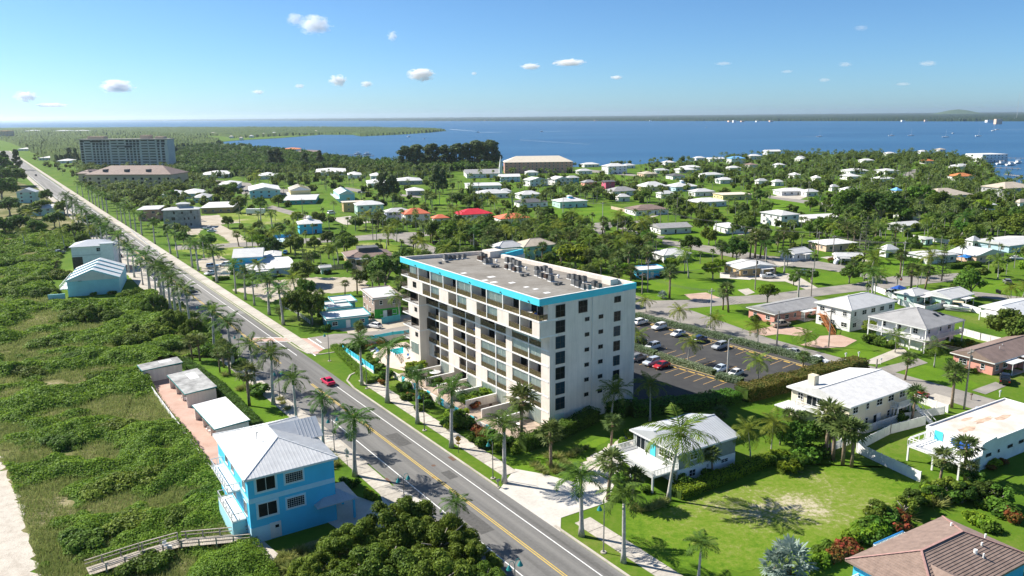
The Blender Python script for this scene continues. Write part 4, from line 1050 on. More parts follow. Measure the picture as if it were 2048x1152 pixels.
# three open-fronted beach cabanas
for i, (n, l, rr, mm, lab) in enumerate((((284, 742), 274, 366, 'grey', 'pink beach cabana with grey felt roof, farthest from the blue house'), ((370, 789), 334, 434.5, 'grey', 'pink beach cabana with streaked grey roof, middle of the three'), ((429, 859.5), 384, 500.5, 'w', 'pink beach cabana with white roof beside the blue house'))):
    felt = mat('streaked_grey_felt', (.40, .40, .39), .9, .1, var=.25, scale=.35) if mm == 'grey' else mat('blotched_white_felt', (.72, .72, .72), .8, .2, var=.1, scale=.6)
    p, X, Y, w_, d_ = lot(n, l, rr, 3.0, 36)
    c = p + X * w_ / 2 + Y * d_ / 2
    o = thing('cabana', (c[0], c[1], .1), R(36), lab, 'cabana', 'cabanas on the pink terrace')
    hx, hy = w_ / 2, d_ / 2; W_ = CREAM
    pt(o, MB().box(-hx + .3, -hy + .3, 0, hx - .2, -hy + .5, 2.75), 'wall', W_); pt(o, MB().box(-hx + .3, hy - .5, 0, hx - .2, hy - .3, 2.75), 'wall', W_); pt(o, MB().box(hx - .4, -hy + .5, 0, hx - .2, hy - .5, 2.9), 'wall', W_)
    k = 1 if i == 0 else 2
    for j in range(k): y = -hy + d_ * (j + 1) / (k + 1); pt(o, MB().box(-hx + .5, y - .08, 0, hx - .4, y + .08, 2.7), 'partition', W_)
    r = pt(o, MB().add([(-hx, -hy, 2.75), (hx, -hy, 3.05), (hx, hy, 3.05), (-hx, hy, 2.75), (-hx, -hy, 2.95), (hx, -hy, 3.25), (hx, hy, 3.25), (-hx, hy, 2.95)], [(0, 3, 2, 1), (4, 5, 6, 7), (0, 1, 5, 4), (1, 2, 6, 5), (2, 3, 7, 6), (3, 0, 4, 7)]), 'roof', felt)
    m = MB(); m.beam((-hx, -hy - .03, 2.86), (hx, -hy - .03, 3.16), .05, .22); m.beam((-hx - .03, -hy, 2.86), (-hx - .03, hy, 2.86), .05, .22); pt(o, m, 'fascia', TEAL, parent=r)
    if mm == 'grey': pt(o, MB().add([(0, hy * .1, 3.12), (hx * .6, hy * .1, 3.21), (hx * .6, hy * .7, 3.21), (0, hy * .7, 3.12)], [(0, 1, 2, 3)]), 'roof_patch', WALLS['w'], parent=r)
    landmark('the ' + lab.split(',')[0] if i == 2 else 'the ' + ('farthest', 'middle')[i] + ' pink beach cabana', c[0], c[1])
sheet('terrace', [(287, 757), (308, 736), (345, 760), (395, 800), (455, 850), (520, 850), (490, 1000), (455, 990), (440, 968)], .06, PINKCONC)
panel_fence('long white low wall along the dune edge of terrace', [(286, 757), (440, 968), (492, 1040)], 1.0, WHITE, post=4.0, name='terrace_wall', cat='wall')

# sage beach house with white deck
o = house('sage and white beach house with ribbed roof', (1357, 909), 1259, 1481, 5.4, 'gx', 1.7, 'metal', 'sage', ov=.5, ang=31, wins=False, ribs=True)
lb, la, h = o['dims']; x0, y0, x1, y1 = -lb / 2 + .5, -la / 2 + .5, lb / 2 - .5, la / 2 - .5
pt(o, MB().box(x0 - .04, y0 - .04, 0, x1 + .04, y1 + .04, 2.45), 'lower_wall', WHITE)
for u, z, w_, hh in ((2.4, 3.5, 1.6, 1.0), (11.4, 3.7, 1.8, .8), (2.3, .7, 1.4, 1.2), (6.0, 1.4, .5, .6), (9.2, 1.3, 1.6, .7)):
    if u + w_ < x1 - x0: window(o, 'f', x0 + u, z, w_, hh, True, off=y0 - (.04 if z < 2 else 0))
L_ = y1 - y0
window(o, 'l', y0 + L_ * .72, 2.75, 2.2, 2.1, True, off=x0, hb=0, name='sliding_door'); door(o, 'l', y0 + L_ * .5, 2.7, 1.0, 2.1, AQUA, off=x0)
for i in range(3): window(o, 'l', y0 + .6 + i * 1.3, 3.4, 1.2, 1.3, True, off=x0)
deck(o, x0 - 5.2, y0 - .1, x0 - .02, y1 - .3, 2.65, ROOFS['lg'], True, 'flb', WHITE, True)
stairs(o, (x0 - 5.0, y1 + 3.6), (x0 - 4.4, y1 - .2), 0, 2.6, 1.2, WHITE)
m = MB().box(-.8, -.5, .72, .8, .5, .78)
for a in (-.7, .7): m.box(a - .04, -.4, 0, a + .04, .4, .72)
landmark('the white beach house deck', *(np.array(o.location)[:2] - np.array([7, 5])))
# cream two storey house with white gable roof
o = house('cream two storey house with white gable roof', (1702, 815), 1573, 1828, 5.7, 'gx', 1.5, 'w', 'cream', ov=.7, ang=33)
lb, la, h = o['dims']; x0, y0, x1, y1 = -lb / 2 + .7, -la / 2 + .7, lb / 2 - .7, la / 2 - .7
pt(o, MB().box(x0 + 1.0, y1 - 4.0, 6.2, x0 + 2.4, y1 - 2.6, 8.6), 'chimney', WALLS['cream'])
deck(o, x0 - 1.6, y0 + 5, x0 - .02, y0 + 10, 2.9, WHITE, False, 'flb', FRAMEW); deck(o, x1 - 5.5, y0 - 1.6, x1, y0 - .02, 2.9, WHITE, True, 'flr', WHITE)
pt(o, MB().box(x0 - 4.2, y1 - 4.5, 2.6, x0 - .02, y1 + .5, 2.8), 'awning', ROOFS['w'])
stairs(o, (x1 - 1.0, y0 - 6.0), (x1 - .8, y0 - 1.7), 0, 2.8, 1.1, WHITE); stairs(o, (x0 - 2.2, y0 - .5), (x0 - .8, y0 + 4.8), 0, 2.8, 1.1, WHITE)
window(o, 'f', x0 + 7.5, .1, 2.4, 2.1, True, off=y0, hb=0, name='sliding_door'); window(o, 'l', y0 + 6.4, 3.0, 2.4, 2.1, True, off=x0, hb=0, name='sliding_door')
# white flat roofed house with pergola deck
o = house('white flat roofed house with tan roof stains', (1965, 892), 1852, 2120, 4.3, 'flat', 0.3, 'rust', 'w', ov=.05, ang=31, wins=False)
lb, la, h = o['dims']; x0, y0, x1, y1 = -lb / 2, -la / 2, lb / 2, la / 2
pt(o, MB().add([(x0 - .05, y0 - .05, 2.9), (x0 + 5.2, y0 - .05, 2.9), (x0 + 4.0, y0 - .05, 5.0), (x0 + .4, y0 - .05, 4.7), (x0 - .05, y0 + .25, 2.9), (x0 + 5.2, y0 + .25, 2.9), (x0 + 4.0, y0 + .25, 5.0), (x0 + .4, y0 + .25, 4.7)], [(0, 1, 2, 3), (7, 6, 5, 4), (3, 2, 6, 7), (1, 5, 6, 2), (0, 3, 7, 4), (0, 4, 5, 1)]), 'parapet_wing', WHITE)
for u in (1.5, 5.0, 8.0, 11.5): window(o, 'f', x0 + u, 2.1, 1.4 if u != 5 else .4, .4, True, off=y0, hb=0, frame=FRAMED)
deck(o, x0 - 6.2, y1 - 9.5, x0 - .02, y1 - .8, 2.7, WHITE, True, 'flb', WHITE, False)
q = MB()
for y in (y1 - 9.3, y1 - 5, y1 - 1): q.box(x0 - 6.1, y - .08, 2.7, x0 - 5.95, y + .08, 4.1)
for y in (y1 - 9.3, y1 - 1): q.beam((x0 - 6.0, y, 4.1), (x0 - .1, y, 4.1), .15, .12)
q.beam((x0 - 6.03, y1 - 9.3, 4.08), (x0 - 6.03, y1 - 1, 4.08), .15, .12); pt(o, q, 'pergola', WHITE)
MB().box(x0 - .06, y1 - 3.0, 2.72, x0 - .01, y1 - 1.6, 4.3).build('door', AQUA, o)
m = MB(); m.box(x0 - .35, y1 - 7.5, 3.1, x0 - .02, y1 - 4.6, 3.9); m.box(x0 - .55, y1 - 7.2, 2.9, x0 - .3, y1 - 5.0, 3.4); pt(o, m, 'tarpaulin', mat('blue_tarpaulin', (.02, .13, .55), .5, .4, var=.3, scale=3))
stairs(o, (x0 - 8.2, y1 - 13.6), (x0 - 4.2, y1 - 9.6), 0, 2.6, 1.3, WHITE)
pt(o, MB().box(x0 - 8.8, y1 - 14.6, 0, x0 - 6.4, y1 - 13.0, .18), 'landing', WALLS['paleblue'])
STAIN = mat('rusty_stain', (.60, .43, .32), .9, .1, var=.25, scale=.7)
for sx, sy, ra, rb in ((4.5, la * .55, 2.6, .9), (11, la * .62, 3.2, .7), (15, la * .5, 2.6, .8), (9, la * .8, 1.8, .5)):
    pt(o, MB().sheet([(x0 + sx + ra * math.cos(k * .349) * random.uniform(.6, 1.1), y0 + sy + rb * math.sin(k * .349) * random.uniform(.6, 1.1)) for k in range(18)], 4.306), 'roof_stain', STAIN)
pt(o, MB().box(x0 - 3.6, y1 - 5.2, 3.3, x0 - 1.8, y1 - 4.0, 3.38), 'deck_table', WHITE)
# brown shingled house at the corner
p, q, s = at(1690, 1119, 4.2), at(1885, 1033, 4.2), at(2060, 1112, 4.2)
ang = math.degrees(math.atan2((q - p)[1], (q - p)[0])); X = np.array([math.cos(R(ang)), math.sin(R(ang)), 0]); Y = np.array([-X[1], X[0], 0])
w_ = float(np.linalg.norm(q - p)); d_ = abs(float((s - q) @ Y)) + .5
c = p + X * w_ / 2 - Y * d_ / 2
o = thing('house', (c[0], c[1], 0), R(ang), 'blue house with reddish brown shingle roof', 'house')
landmark('the blue house with shingle roof', c[0], c[1])
hx, hy = w_ / 2, d_ / 2
wall_mb('hip', -hx + .7, -hy + .7, hx - .7, hy - .7, 4.2, 2.2).build('wall', WALLS['blue'], o)
RB = ROOFS['rbr']
r = roof_mb('hip', -hx, -hy, hx, hy, 4.2, 2.3).build('roof', RB, o)
# shingle courses: every row its own step
def courses(par, x0, y0, x1, y1, h, rise, step=.33):
    b = MB(); d = min(x1 - x0, y1 - y0) / 2; k = int(d / step)
    for i in range(k):
        e0, e1 = i * step, min(d, (i + 1) * step + .02); z0, z1 = h + rise * e0 / d, h + rise * e1 / d
        for (a, bb, c_, dd) in (((x0 + e0, y0 + e0), (x1 - e0, y0 + e0), (x1 - e1, y0 + e1), (x0 + e1, y0 + e1)), ((x1 - e0, y0 + e0), (x1 - e0, y1 - e0), (x1 - e1, y1 - e1), (x1 - e1, y0 + e1)),
                                ((x1 - e0, y1 - e0), (x0 + e0, y1 - e0), (x0 + e1, y1 - e1), (x1 - e1, y1 - e1)), ((x0 + e0, y1 - e0), (x0 + e0, y0 + e0), (x0 + e1, y0 + e1), (x0 + e1, y1 - e1))):
            b.add([(*a, z0 + .07), (*bb, z0 + .07), (*c_, z1 + .012), (*dd, z1 + .012), (*a, z0), (*bb, z0)], [(0, 1, 2, 3), (4, 5, 1, 0)])
    b.build('shingle', RB, par, kind='stuff')
courses(r, -hx, -hy, hx, hy, 4.2, 2.3)
ridge_caps(r, 'hip', -hx, -hy, hx, hy, 4.27, 2.3, mat('pinkish_ridge', (.42, .25, .22), .7, .2))
r2 = pt(o, roof_mb('gy', -hx + 1, -hy - 1.5, -hx + 9, 1.0, 4.0, 1.9, .12), 'dormer_roof', RB); pt(o, MB().add([(-hx + 1.4, -hy - 1.2, 3.9), (-hx + 8.6, -hy - 1.2, 3.9), (-hx + 5, -hy - 1.2, 5.6)], [(0, 1, 2)]), 'gable_wall', WALLS['w'])
for x, y, rr_ in ((2.5, -2.6, .22), (4.5, -2.2, .12), (6.5, -1.5, .12), (2.8, -3.4, .1), (6.0, 2.4, .12)):
    m = MB(); m.cyl(x, y, 4.6, 6.6 - abs(y) * .25, rr_, n=8); pt(o, m, 'vent_pipe', WHITE, parent=r)
deck(o, -hx - 2.2, -hy, -hx + .6, hy - 1.5, 1.9, WHITE, True, 'flb', WHITE)
q = MB(); q.beam((-hx - 2.2, -hy, 3.05), (-hx - 2.2, hy - 1.5, 3.05), .16, .1); pt(o, q, 'blue_handrail', mat('blue_trim', (.03, .22, .5), .5, .4))
deck(o, -2, hy - .4, 4, hy + 1.6, 1.9, WHITE, True, 'blr', WHITE); q = MB(); q.beam((-2, hy + 1.6, 3.05), (4, hy + 1.6, 3.05), .16, .1); pt(o, q, 'blue_handrail', MATS['blue_trim'])
for u in (1, 4, 7, 10): window(o, 'f', -hx + u, 1.5, 1.3, 1.3, True, off=-hy + .7)

# ---------------------------------------------------------------- right hand neighbourhood, near to far
house('salmon ranch house with dark grey gable roof', (1550, 629), 1492, 1652, 3.0, 'gx', 1.3, 'mg', 'pink', ang=31)
o = house('pale two storey house with grey hip roof', (1703.5, 621), 1628, 1797, 6.0, 'hip', 2.0, 'lg', 'w', ang=31)
m = MB(); WOOD = mat('orange_stained_wood', (.42, .17, .06), .8, .2, var=.15)
lb, la, h = o['dims']; stairs(o, (-lb / 2 - 5.5, -la / 2 + 1), (-lb / 2 - .2, la / 2 - 3), 0, 3.0, 1.3, WOOD)
pt(o, MB().box(-lb / 2 - .3, la / 2 - 4, 2.8, -lb / 2 + .5, la / 2 - 1.5, 3.0), 'landing', WOOD)
o = house('white veranda house with grey shingle hip roof', (1853.5, 659), 1736, 1931, 6.0, 'hip', 2.7, 'mg', 'w', ov=1.6, ang=31)
lb, la, h = o['dims']; x0, y0, x1, y1 = -lb / 2, -la / 2, lb / 2, la / 2
deck(o, x0 + .1, y0 + .1, x1 - .1, y0 + 1.55, 2.9, WHITE, False, 'f', WHITE); deck(o, x0 + .1, y0 + 1.56, x0 + 1.55, y1 - .1, 2.9, WHITE, False, 'l', WHITE)
for x in np.linspace(x0 + .25, x1 - .25, 4): pt(o, MB().box(x - .12, y0 + .12, 0, x + .12, y0 + .36, 5.85), 'post', WHITE)
for y in np.linspace(y0 + .25, y1 - .25, 5)[1:]: pt(o, MB().box(x0 + .12, y - .12, 0, x0 + .36, y + .12, 5.85), 'post', WHITE)
for u in (1.2, 4.6, 8): pt(o, MB().box(x0 + 1.6 - .05, y0 + 2 + u, .1, x0 + 1.62, y0 + 4.6 + u, 2.3), 'garage_door', FRAMEW)
for a in (.3, .62): pt(o, MB().add([(x0 + lb * (.45 + a * .4), y0 + la * .2, 7.1), (x0 + lb * (.53 + a * .4), y0 + la * .2, 7.1), (x0 + lb * (.53 + a * .4), y0 + la * .29, 7.62), (x0 + lb * (.45 + a * .4), y0 + la * .29, 7.62)], [(0, 1, 2, 3)]), 'skylight', DGLASS)
house('mint green ranch house with grey gable roof', (1873.5, 598), 1842, 1950, 3.0, 'gx', 1.4, 'lg', 'mint', ang=31)
house('mint green garage wing with round grey roof', (1826, 592), 1788, 1868, 3.0, 'hip', 1.2, 'lg', 'mint', ang=31)
o = house('white metal roofed house behind the white fence', (2018, 630), 1957, 2110, 3.0, 'gx', 1.4, 'wmetal', 'w', ang=31)
lb, la, h = o['dims']; pt(o, MB().box(-lb / 2 - 3.5, -la / 2 - .5, 2.3, -lb / 2 + .5, la / 2 - 2, 2.45), 'porch_roof', ROOFS['w'])
for y in (-la / 2, 0, la / 2 - 2.3): pt(o, MB().box(-lb / 2 - 3.4, y - .1, 0, -lb / 2 - 3.2, y + .1, 2.3), 'post', WHITE)
o = house('coral ranch house with brown shingle roof', (1990, 727), 1900, 2105, 3.0, 'gx', 1.8, 'br', 'pink', ang=31)
lb, la, h = o['dims']; pt(o, MB().box(lb * -.05, -la / 2 - 5, 0, lb / 2 - .5, -la / 2 + .5, 2.7), 'garage', WALLS['pink']); pt(o, MB().box(lb * -.05 - .5, -la / 2 - 5.5, 2.7, lb / 2, -la / 2 + 1, 2.9), 'garage_roof', ROOFS['lg'])
pt(o, MB().box(lb * .12, -la / 2 - 5.06, .1, lb * .42, -la / 2 - 5.01, 2.3), 'garage_door', FRAMEW)
B = house
B('white ranch house with long white gable roof', (1611, 508), 1557, 1626, 3.0, 'gx', 1.4, 'lg', 'w', ang=31)
B('long white bungalow left of the tall spiky pine', (1716, 513), 1664, 1729, 3.0, 'gx', 1.1, 'lg', 'w', ang=-8)
B('rosy bungalow with pale roof behind utility pole', (1690, 490), 1613, 1717, 3.0, 'hip', 1.3, 'w', 'peach', ang=20)
B('grey roofed house behind the clipped dark hedge', (1885, 514), 1808, 1919, 3.0, 'hip', 1.3, 'lg', 'w', ang=20)
B('white ribbed gable house with deep porch', (1990, 512), 1895, 2014, 3.0, 'gy', 1.9, 'wmetal', 'peach', ang=25)
B('blue grey roofed house at the wood edge', (2020, 492), 1938, 2100, 3.0, 'gx', 1.0, 'lg', 'paleblue', ang=25)
B('small mint garden shed by the white fence', (1848, 479), 1838, 1870, 2.4, 'gx', .7, 'lg', 'mint', ang=20)
B('white hip roofed house among dense trees', (1320, 511), 1300, 1385, 3.0, 'hip', 1.6, 'w', 'w', ang=22)
B('flat roofed house with royal blue walls', (1272, 542), 1257, 1336, 3.0, 'flat', .2, 'w', 'blue', ang=22)
B('low grey house with long grey roof and pool', (1519, 538), 1444, 1558, 3.0, 'gy', 1.1, 'lg', 'tan', ang=18)
B('grey gabled house with white screened porch', (1320, 457), 1297, 1386, 3.0, 'gx', 1.6, 'mg', 'w', ang=15)
B('pale house with long shaded carport and palms', (1455, 456), 1424, 1496, 3.0, 'hip', 1.4, 'lg', 'w', ang=15)
B('brown hip roofed house facing the bright lawn', (1290, 421), 1247, 1339, 3.2, 'hip', 2.3, 'br', 'w', ang=18)
B('white two storey house beside the long hedge', (1563, 431), 1519, 1602, 6.0, 'hip', 1.6, 'lg', 'w', ang=22)
B('white roofed ranch beside the curved drive', (1563, 383), 1544, 1620, 3.0, 'hip', 1.8, 'w', 'w', ang=10)
B('wide white roofed house behind white two storey', (1610, 437), 1590, 1680, 3.0, 'gx', 1.2, 'w', 'w', ang=15)
B('grey roofed bungalow under the dark tree', (1800, 452), 1772, 1848, 3.0, 'gx', 1.3, 'lg', 'grey', ang=20)
o = B('long apartment block with big brown grey roof', (1850, 392), 1822, 1948, 6.5, 'hip', 3.5, 'tan', 'grey', ang=16, cat='building')
B('second brown grey roofed block near the canal', (1985, 377), 1960, 2075, 6.5, 'hip', 3.2, 'tan', 'grey', ang=16, cat='building')
B('orange and white tiled roof house by canal', (1905, 353), 1892, 1952, 3.5, 'hip', 2.4, 'tile', 'w', ang=14)
B('white hip house right of the orange roof', (1925, 333), 1895, 1948, 3.5, 'hip', 2.2, 'lg', 'w', ang=14)
B('tan low house above the tiled roof', (1970, 318), 1940, 2003, 3.5, 'hip', 2.0, 'br', 'w', ang=14)
# row below the lagoon, left to right
B('salmon waterside condominium with cream roof', (1008, 325), Metres(26), 1147, 11.0, 'hip', 5.5, 'cream', 'brick', ang=3, cat='building', fine=False)
B('big white waterfront house with stepped roofs', (1228, 333), 1202, 1256, 7.5, 'hip', 2.5, 'w', 'w', ang=20)
B('white house with twin gables, left one', (1070, 361), 1044, 1098, 5.0, 'gy', 2.0, 'w', 'w', ang=30)
B('white house with twin gables, right one', (1118, 359), 1094, 1143, 5.0, 'gy', 2.0, 'w', 'w', ang=30)
B('bright turquoise house behind the white gables', (1146, 356), 1128, 1160, 5.0, 'hip', 1.6, 'lg', 'aqua', ang=20)
B('small pink house with grey hip roof', (1176, 365), 1160, 1195, 4.5, 'hip', 1.8, 'mg', 'pink', ang=20)
B('magenta house beside the small pink one', (1211, 364), 1201, 1232, 5.5, 'gx', 1.0, 'dg', 'magenta', ang=20)
B('grey roofed house below the magenta house', (1241, 383), 1208, 1277, 3.5, 'hip', 2.6, 'mg', 'w', ang=20)
B('white pyramid roofed house in mid distance', (1302, 374), 1270, 1338, 3.5, 'hip', 3.2, 'w', 'yellow', ang=20)
o = B('white hip roofed house with small cupola', (1370, 374), 1329, 1398, 3.5, 'hip', 2.6, 'w', 'paleblue', ang=20)
pt(o, MB().box(-1.1, -1.1, 5.4, 1.1, 1.1, 7.0), 'cupola', WALLS['paleblue']); pt(o, roof_mb('hip', -1.5, -1.5, 1.5, 1.51, 7.0, .8), 'cupola_roof', ROOFS['w'])
B('peach roofed house near the lagoon', (1288, 348), 1273, 1317, 3.2, 'hip', 1.8, 'tan', 'peach', ang=15)
B('white hip house left of the bright field', (1055, 390), 1028, 1086, 3.2, 'hip', 2.2, 'w', 'w', ang=22)
B('dark grey roofed house behind red arrow spot'.replace(' behind red arrow spot', ' among dark bushes'), (1062, 406), 1026, 1098, 3.2, 'hip', 1.8, 'dg', 'w', ang=22)
o = B('mint house with white roof and blue cupola', (1137, 404), 1102, 1177, 4.0, 'hip', 1.8, 'w', 'mint', ang=20)
pt(o, MB().box(-1.3, -1.3, 4.8, 1.3, 1.3, 6.6), 'cupola', WALLS['blue']); pt(o, roof_mb('hip', -1.7, -1.7, 1.7, 1.71, 6.6, .8), 'cupola_roof', ROOFS['w'])
B('low yellow flat roofed building', (1462, 390), 1424, 1506, 3.6, 'flat', .2, 'cream', 'yellow', ang=12)
B('white house behind the long clipped shrubs', (1410, 405), 1369, 1456, 3.2, 'hip', 1.9, 'w', 'w', ang=20)
B('blue roofed house on the lagoon shore', (1468, 317), 1452, 1492, 6.0, 'hip', 2.4, 'blue', 'w', ang=10)
B('white gabled house left of the blue roof', (1430, 318), 1410, 1450, 3.5, 'gx', 1.6, 'w', 'w', ang=10)
B('white house right of the blue roof', (1505, 312), 1492, 1524, 4.5, 'hip', 2.0, 'w', 'w', ang=10)
B('white many gabled house by the shore', (1545, 303), 1524, 1564, 6.0, 'gx', 2.0, 'w', 'w', ang=10)
B('white terraced apartment block by the boats', (1965, 309), 1931, 2017, 8.5, 'flat', .3, 'w', 'w', ang=8, cat='building', ov=.1)
for i, (n, l, r_, rc, nm) in enumerate((((1560, 330), 1543, 1572, 'w', 'white roofed house in trees near many gabled house'), ((1602, 315), 1590, 1612, 'lg', 'grey roofed house high among shore trees'), ((1600, 318), 1588, 1614, 'w', 'pale house under the tall shore palms'),
        ((1775, 307), 1764, 1794, 'w', 'white hip house above the lagoon trees'), ((1735, 321), 1715, 1750, 'w', 'white flat roofed house in dense trees'), ((1700, 342), 1680, 1740, 'w', 'white bungalow beside the bare grey tree'),
        ((1770, 342), 1747, 1800, 'lg', 'grey bungalow by the teal shed'), ((1780, 358), 1740, 1790, 'w', 'white hip house with twin chimneys'), ((1700, 353), 1678, 1725, 'w', 'white low house among tall palms'),
        ((1555, 364), 1540, 1570, 'w', 'small white house at the lane bend'), ((1675, 374), 1655, 1680, 'lg', 'small grey house behind clipped hedge'), ((1698, 380), 1676, 1720, 'w', 'white gabled house behind the green hedge'),
        ((1620, 384), 1600, 1640, 'w', 'white house hidden by a round tree'), ((1840, 303), 1832, 1858, 'w', 'white boxy house near the boats'), ((1850, 322), 1838, 1870, 'tile', 'small orange roofed house in trees'),
        ((1380, 340), 1345, 1395, 'w', 'white roofed bungalow near peach house'), ((1420, 350), 1395, 1450, 'lg', 'long grey roof behind the yellow building'), ((1345, 352), 1330, 1372, 'dg', 'dark roofed house near the peach roof'),
        ((1250, 394), 1228, 1262, 'w', 'white roof behind the brown hip house'), ((1345, 388), 1310, 1356, 'lg', 'grey roof showing between the palms'), ((1405, 384), 1375, 1432, 'lg', 'pale blue roofed house by the yellow building'))):
    B(nm, n, l, r_, 3.2, 'hip', 1.8, rc, 'w', ang=14)
for nm, n, l, r_, rc in (('white roof beside the lane under shore trees', (1632, 356), 1620, 1645, 'w'), ('tan roofed house by the round shore tree', (1880, 299), 1868, 1893, 'tan'), ('white house in front of the brown grey block', (1975, 410), 1955, 1995, 'w'), ('tan roofed house at the right edge trees', (2040, 405), 2026, 2060, 'tan'), ('grey roof peeking from the right wood', (1946, 482), 1930, 1965, 'lg'),
        ('small teal roofed shed among palms', (1793, 381), 1780, 1806, 'blue'), ('low white house left of big waterfront house', (1180, 329), 1160, 1200, 'w'), ('white cottage on the shore between palms', (1338, 325), 1322, 1352, 'w'), ('long white roof near the shore palms', (1380, 335), 1358, 1405, 'w'), ('white villa by the narrow beach', (1396, 316), 1385, 1412, 'w'), ('grey roofed house below the white villa', (1322, 341), 1304, 1340, 'lg'),
        ('grey roof right of big waterfront house', (1256, 331), 1242, 1272, 'lg'), ('white roof left of the brown shore house', (1464, 336), 1448, 1484, 'w'), ('brown roofed shore house in thick trees', (1499, 330), 1486, 1518, 'br'), ('white roof above the yellow building', (1446, 360), 1428, 1470, 'w'), ('grey roof right of the yellow building', (1524, 362), 1508, 1538, 'lg'), ('white roof in trees above the ranch', (1588, 350), 1575, 1604, 'w'), ('white low roof by the clipped dark hedge', (1780, 500), 1755, 1800, 'w'),
        ('pale roof left of the tower mansion', (120, 322), 108, 140, 'w'), ('white bungalow right of the tower', (372, 304), 355, 390, 'w'), ('white house on the wood edge by tower', (452, 304), 436, 470, 'w'), ('pale villa behind the church lawn', (1060, 345), 1048, 1078, 'w'), ('white roof below the church hall', (1005, 383), 1022, 1024, 'w'), ('grey roof by the salmon condominium', (1165, 342), 1150, 1186, 'lg')):
    B(nm, n, min(l, n[0] - 8), r_, 3.2, 'hip', 1.8, rc, 'w', ang=14)
# ---------------------------------------------------------------- the middle, behind the condominium
B('mint house with white hip roof and balcony', (1006, 497), 978, 1052, 5.8, 'hip', 2.0, 'lg', 'mint', ang=25)
B('brown hip roofed aqua house by the condominium', (1064, 494), 1024, 1116, 6.0, 'hip', 2.2, 'tan', 'aqua', ang=25)
B('white house with big coral hip roof', (853, 429), 800, 862, 5.5, 'hip', 2.6, 'orange', 'w', ang=20)
B('white house with lower coral roof wing', (872, 437), 861, 900, 4.8, 'hip', 1.6, 'orange', 'w', ang=20)
B('white house with large crimson hip roof', (944, 430), 906, 987, 4.5, 'hip', 2.4, 'red', 'w', ang=20)
B('white house with orange hip roof', (1020, 438), 986, 1061, 4.0, 'hip', 2.0, 'orange', 'w', ang=20)
B('lavender house with pale hip roof', (790, 425), 765, 823, 5.5, 'hip', 1.8, 'lg', 'lav', ang=20)
B('tan house with flat cream roof', (707, 405), 681, 730, 6.0, 'flat', .2, 'cream', 'tan', ang=20)
B('mint house with bright white hip roof', (735, 411), 706, 769, 6.0, 'hip', 2.0, 'w', 'mint', ang=20)
o = B('round bright blue house with white roof', (618, 449), 592, 646, 5.0, 'hip', 2.0, 'w', 'blue', ang=20)
pt(o, MB().cyl(0, 0, 6.0, 7.6, 1.2, n=8), 'cupola', WALLS['w']); pt(o, MB().cyl(0, 0, 7.6, 8.6, 1.7, .1, n=8), 'cupola_roof', ROOFS['w'])
panel_fence('low bright blue wall beside the blue drive', [(535, 478), (585, 474)], 1.6, WALLS['blue'], name='garden_wall', post=4)
B('blue motel with pale gable roof', (497, 516), 458, 526, 6.0, 'gx', 1.8, 'lg', 'blue', ang=15)
B('long low blue motel wing with white roof', (512, 541), 486, 592, 3.0, 'gx', .9, 'w', 'paleblue', ang=22)
B('small motel porch with pale roof', (545, 513), 524, 563, 3.2, 'hip', .8, 'w', 'blue', ang=15)
o = B('house with broad brown pyramid roof', (735, 517), 683, 789, 3.0, 'hip', 2.4, 'br', 'tan', ang=20)
pt(o, MB().box(-4, -3, 4.6, 4, 3, 5.9), 'roof_cap', ROOFS['dg'])
B('mint garden shed behind the board fence', (650, 536), 636, 664, 2.5, 'gx', .7, 'lg', 'mint', ang=25)
# beach bar: four joined roofs and the green fronted wing
B('taupe upper storey with green ground floor', (745, 598), 720, 806, 6.0, 'flat', .2, 'lg', 'taupe', ang=24, cat='building')
o, lab, ctr, lb, la, hh = HOUSES[-1]
pt(o, MB().box(-lb / 2 + .5, -la / 2 - .02 + .55, 0, lb / 2 - .6, -la / 2 + .62, 2.7), 'green_wall', WALLS['green']); pt(o, MB().box(-lb / 2 + 4.2, -la / 2 + .42, .05, -lb / 2 + 5.6, -la / 2 + .56, 2.3), 'doorway', DARKIN)
pt(o, MB().box(-lb / 2 + 3.0, -la / 2 + .4, .05, -lb / 2 + 4.15, -la / 2 + .5, 2.2), 'door', FRAMEW)
BARS = (('beach bar hall with bright white flat roof', (668, 607), 640, 715, 3.4, 'flat', .2, 'w', 'teal'), ('beach bar dining room with grey roof', (655, 618), 640, 706, 3.3, 'flat', .2, 'lg', 'teal'), ('beach bar porch with white and blue roof', (652, 640), 625, 742, 3.0, 'flat', .2, 'w', 'teal'))
for bl in BARS: B(bl[0], bl[1], bl[2], bl[3], *bl[4:], ang=24, cat='building', maxy=9)
panel_fence('turquoise painted board fence at the beach bar', [(764, 648), (800, 641)], 1.8, WALLS['teal'], post=2)
panel_fence('turquoise planter wall before the beach bar porch', [(665, 654), (706, 648)], 1.1, WALLS['aqua'], post=2, name='garden_wall')
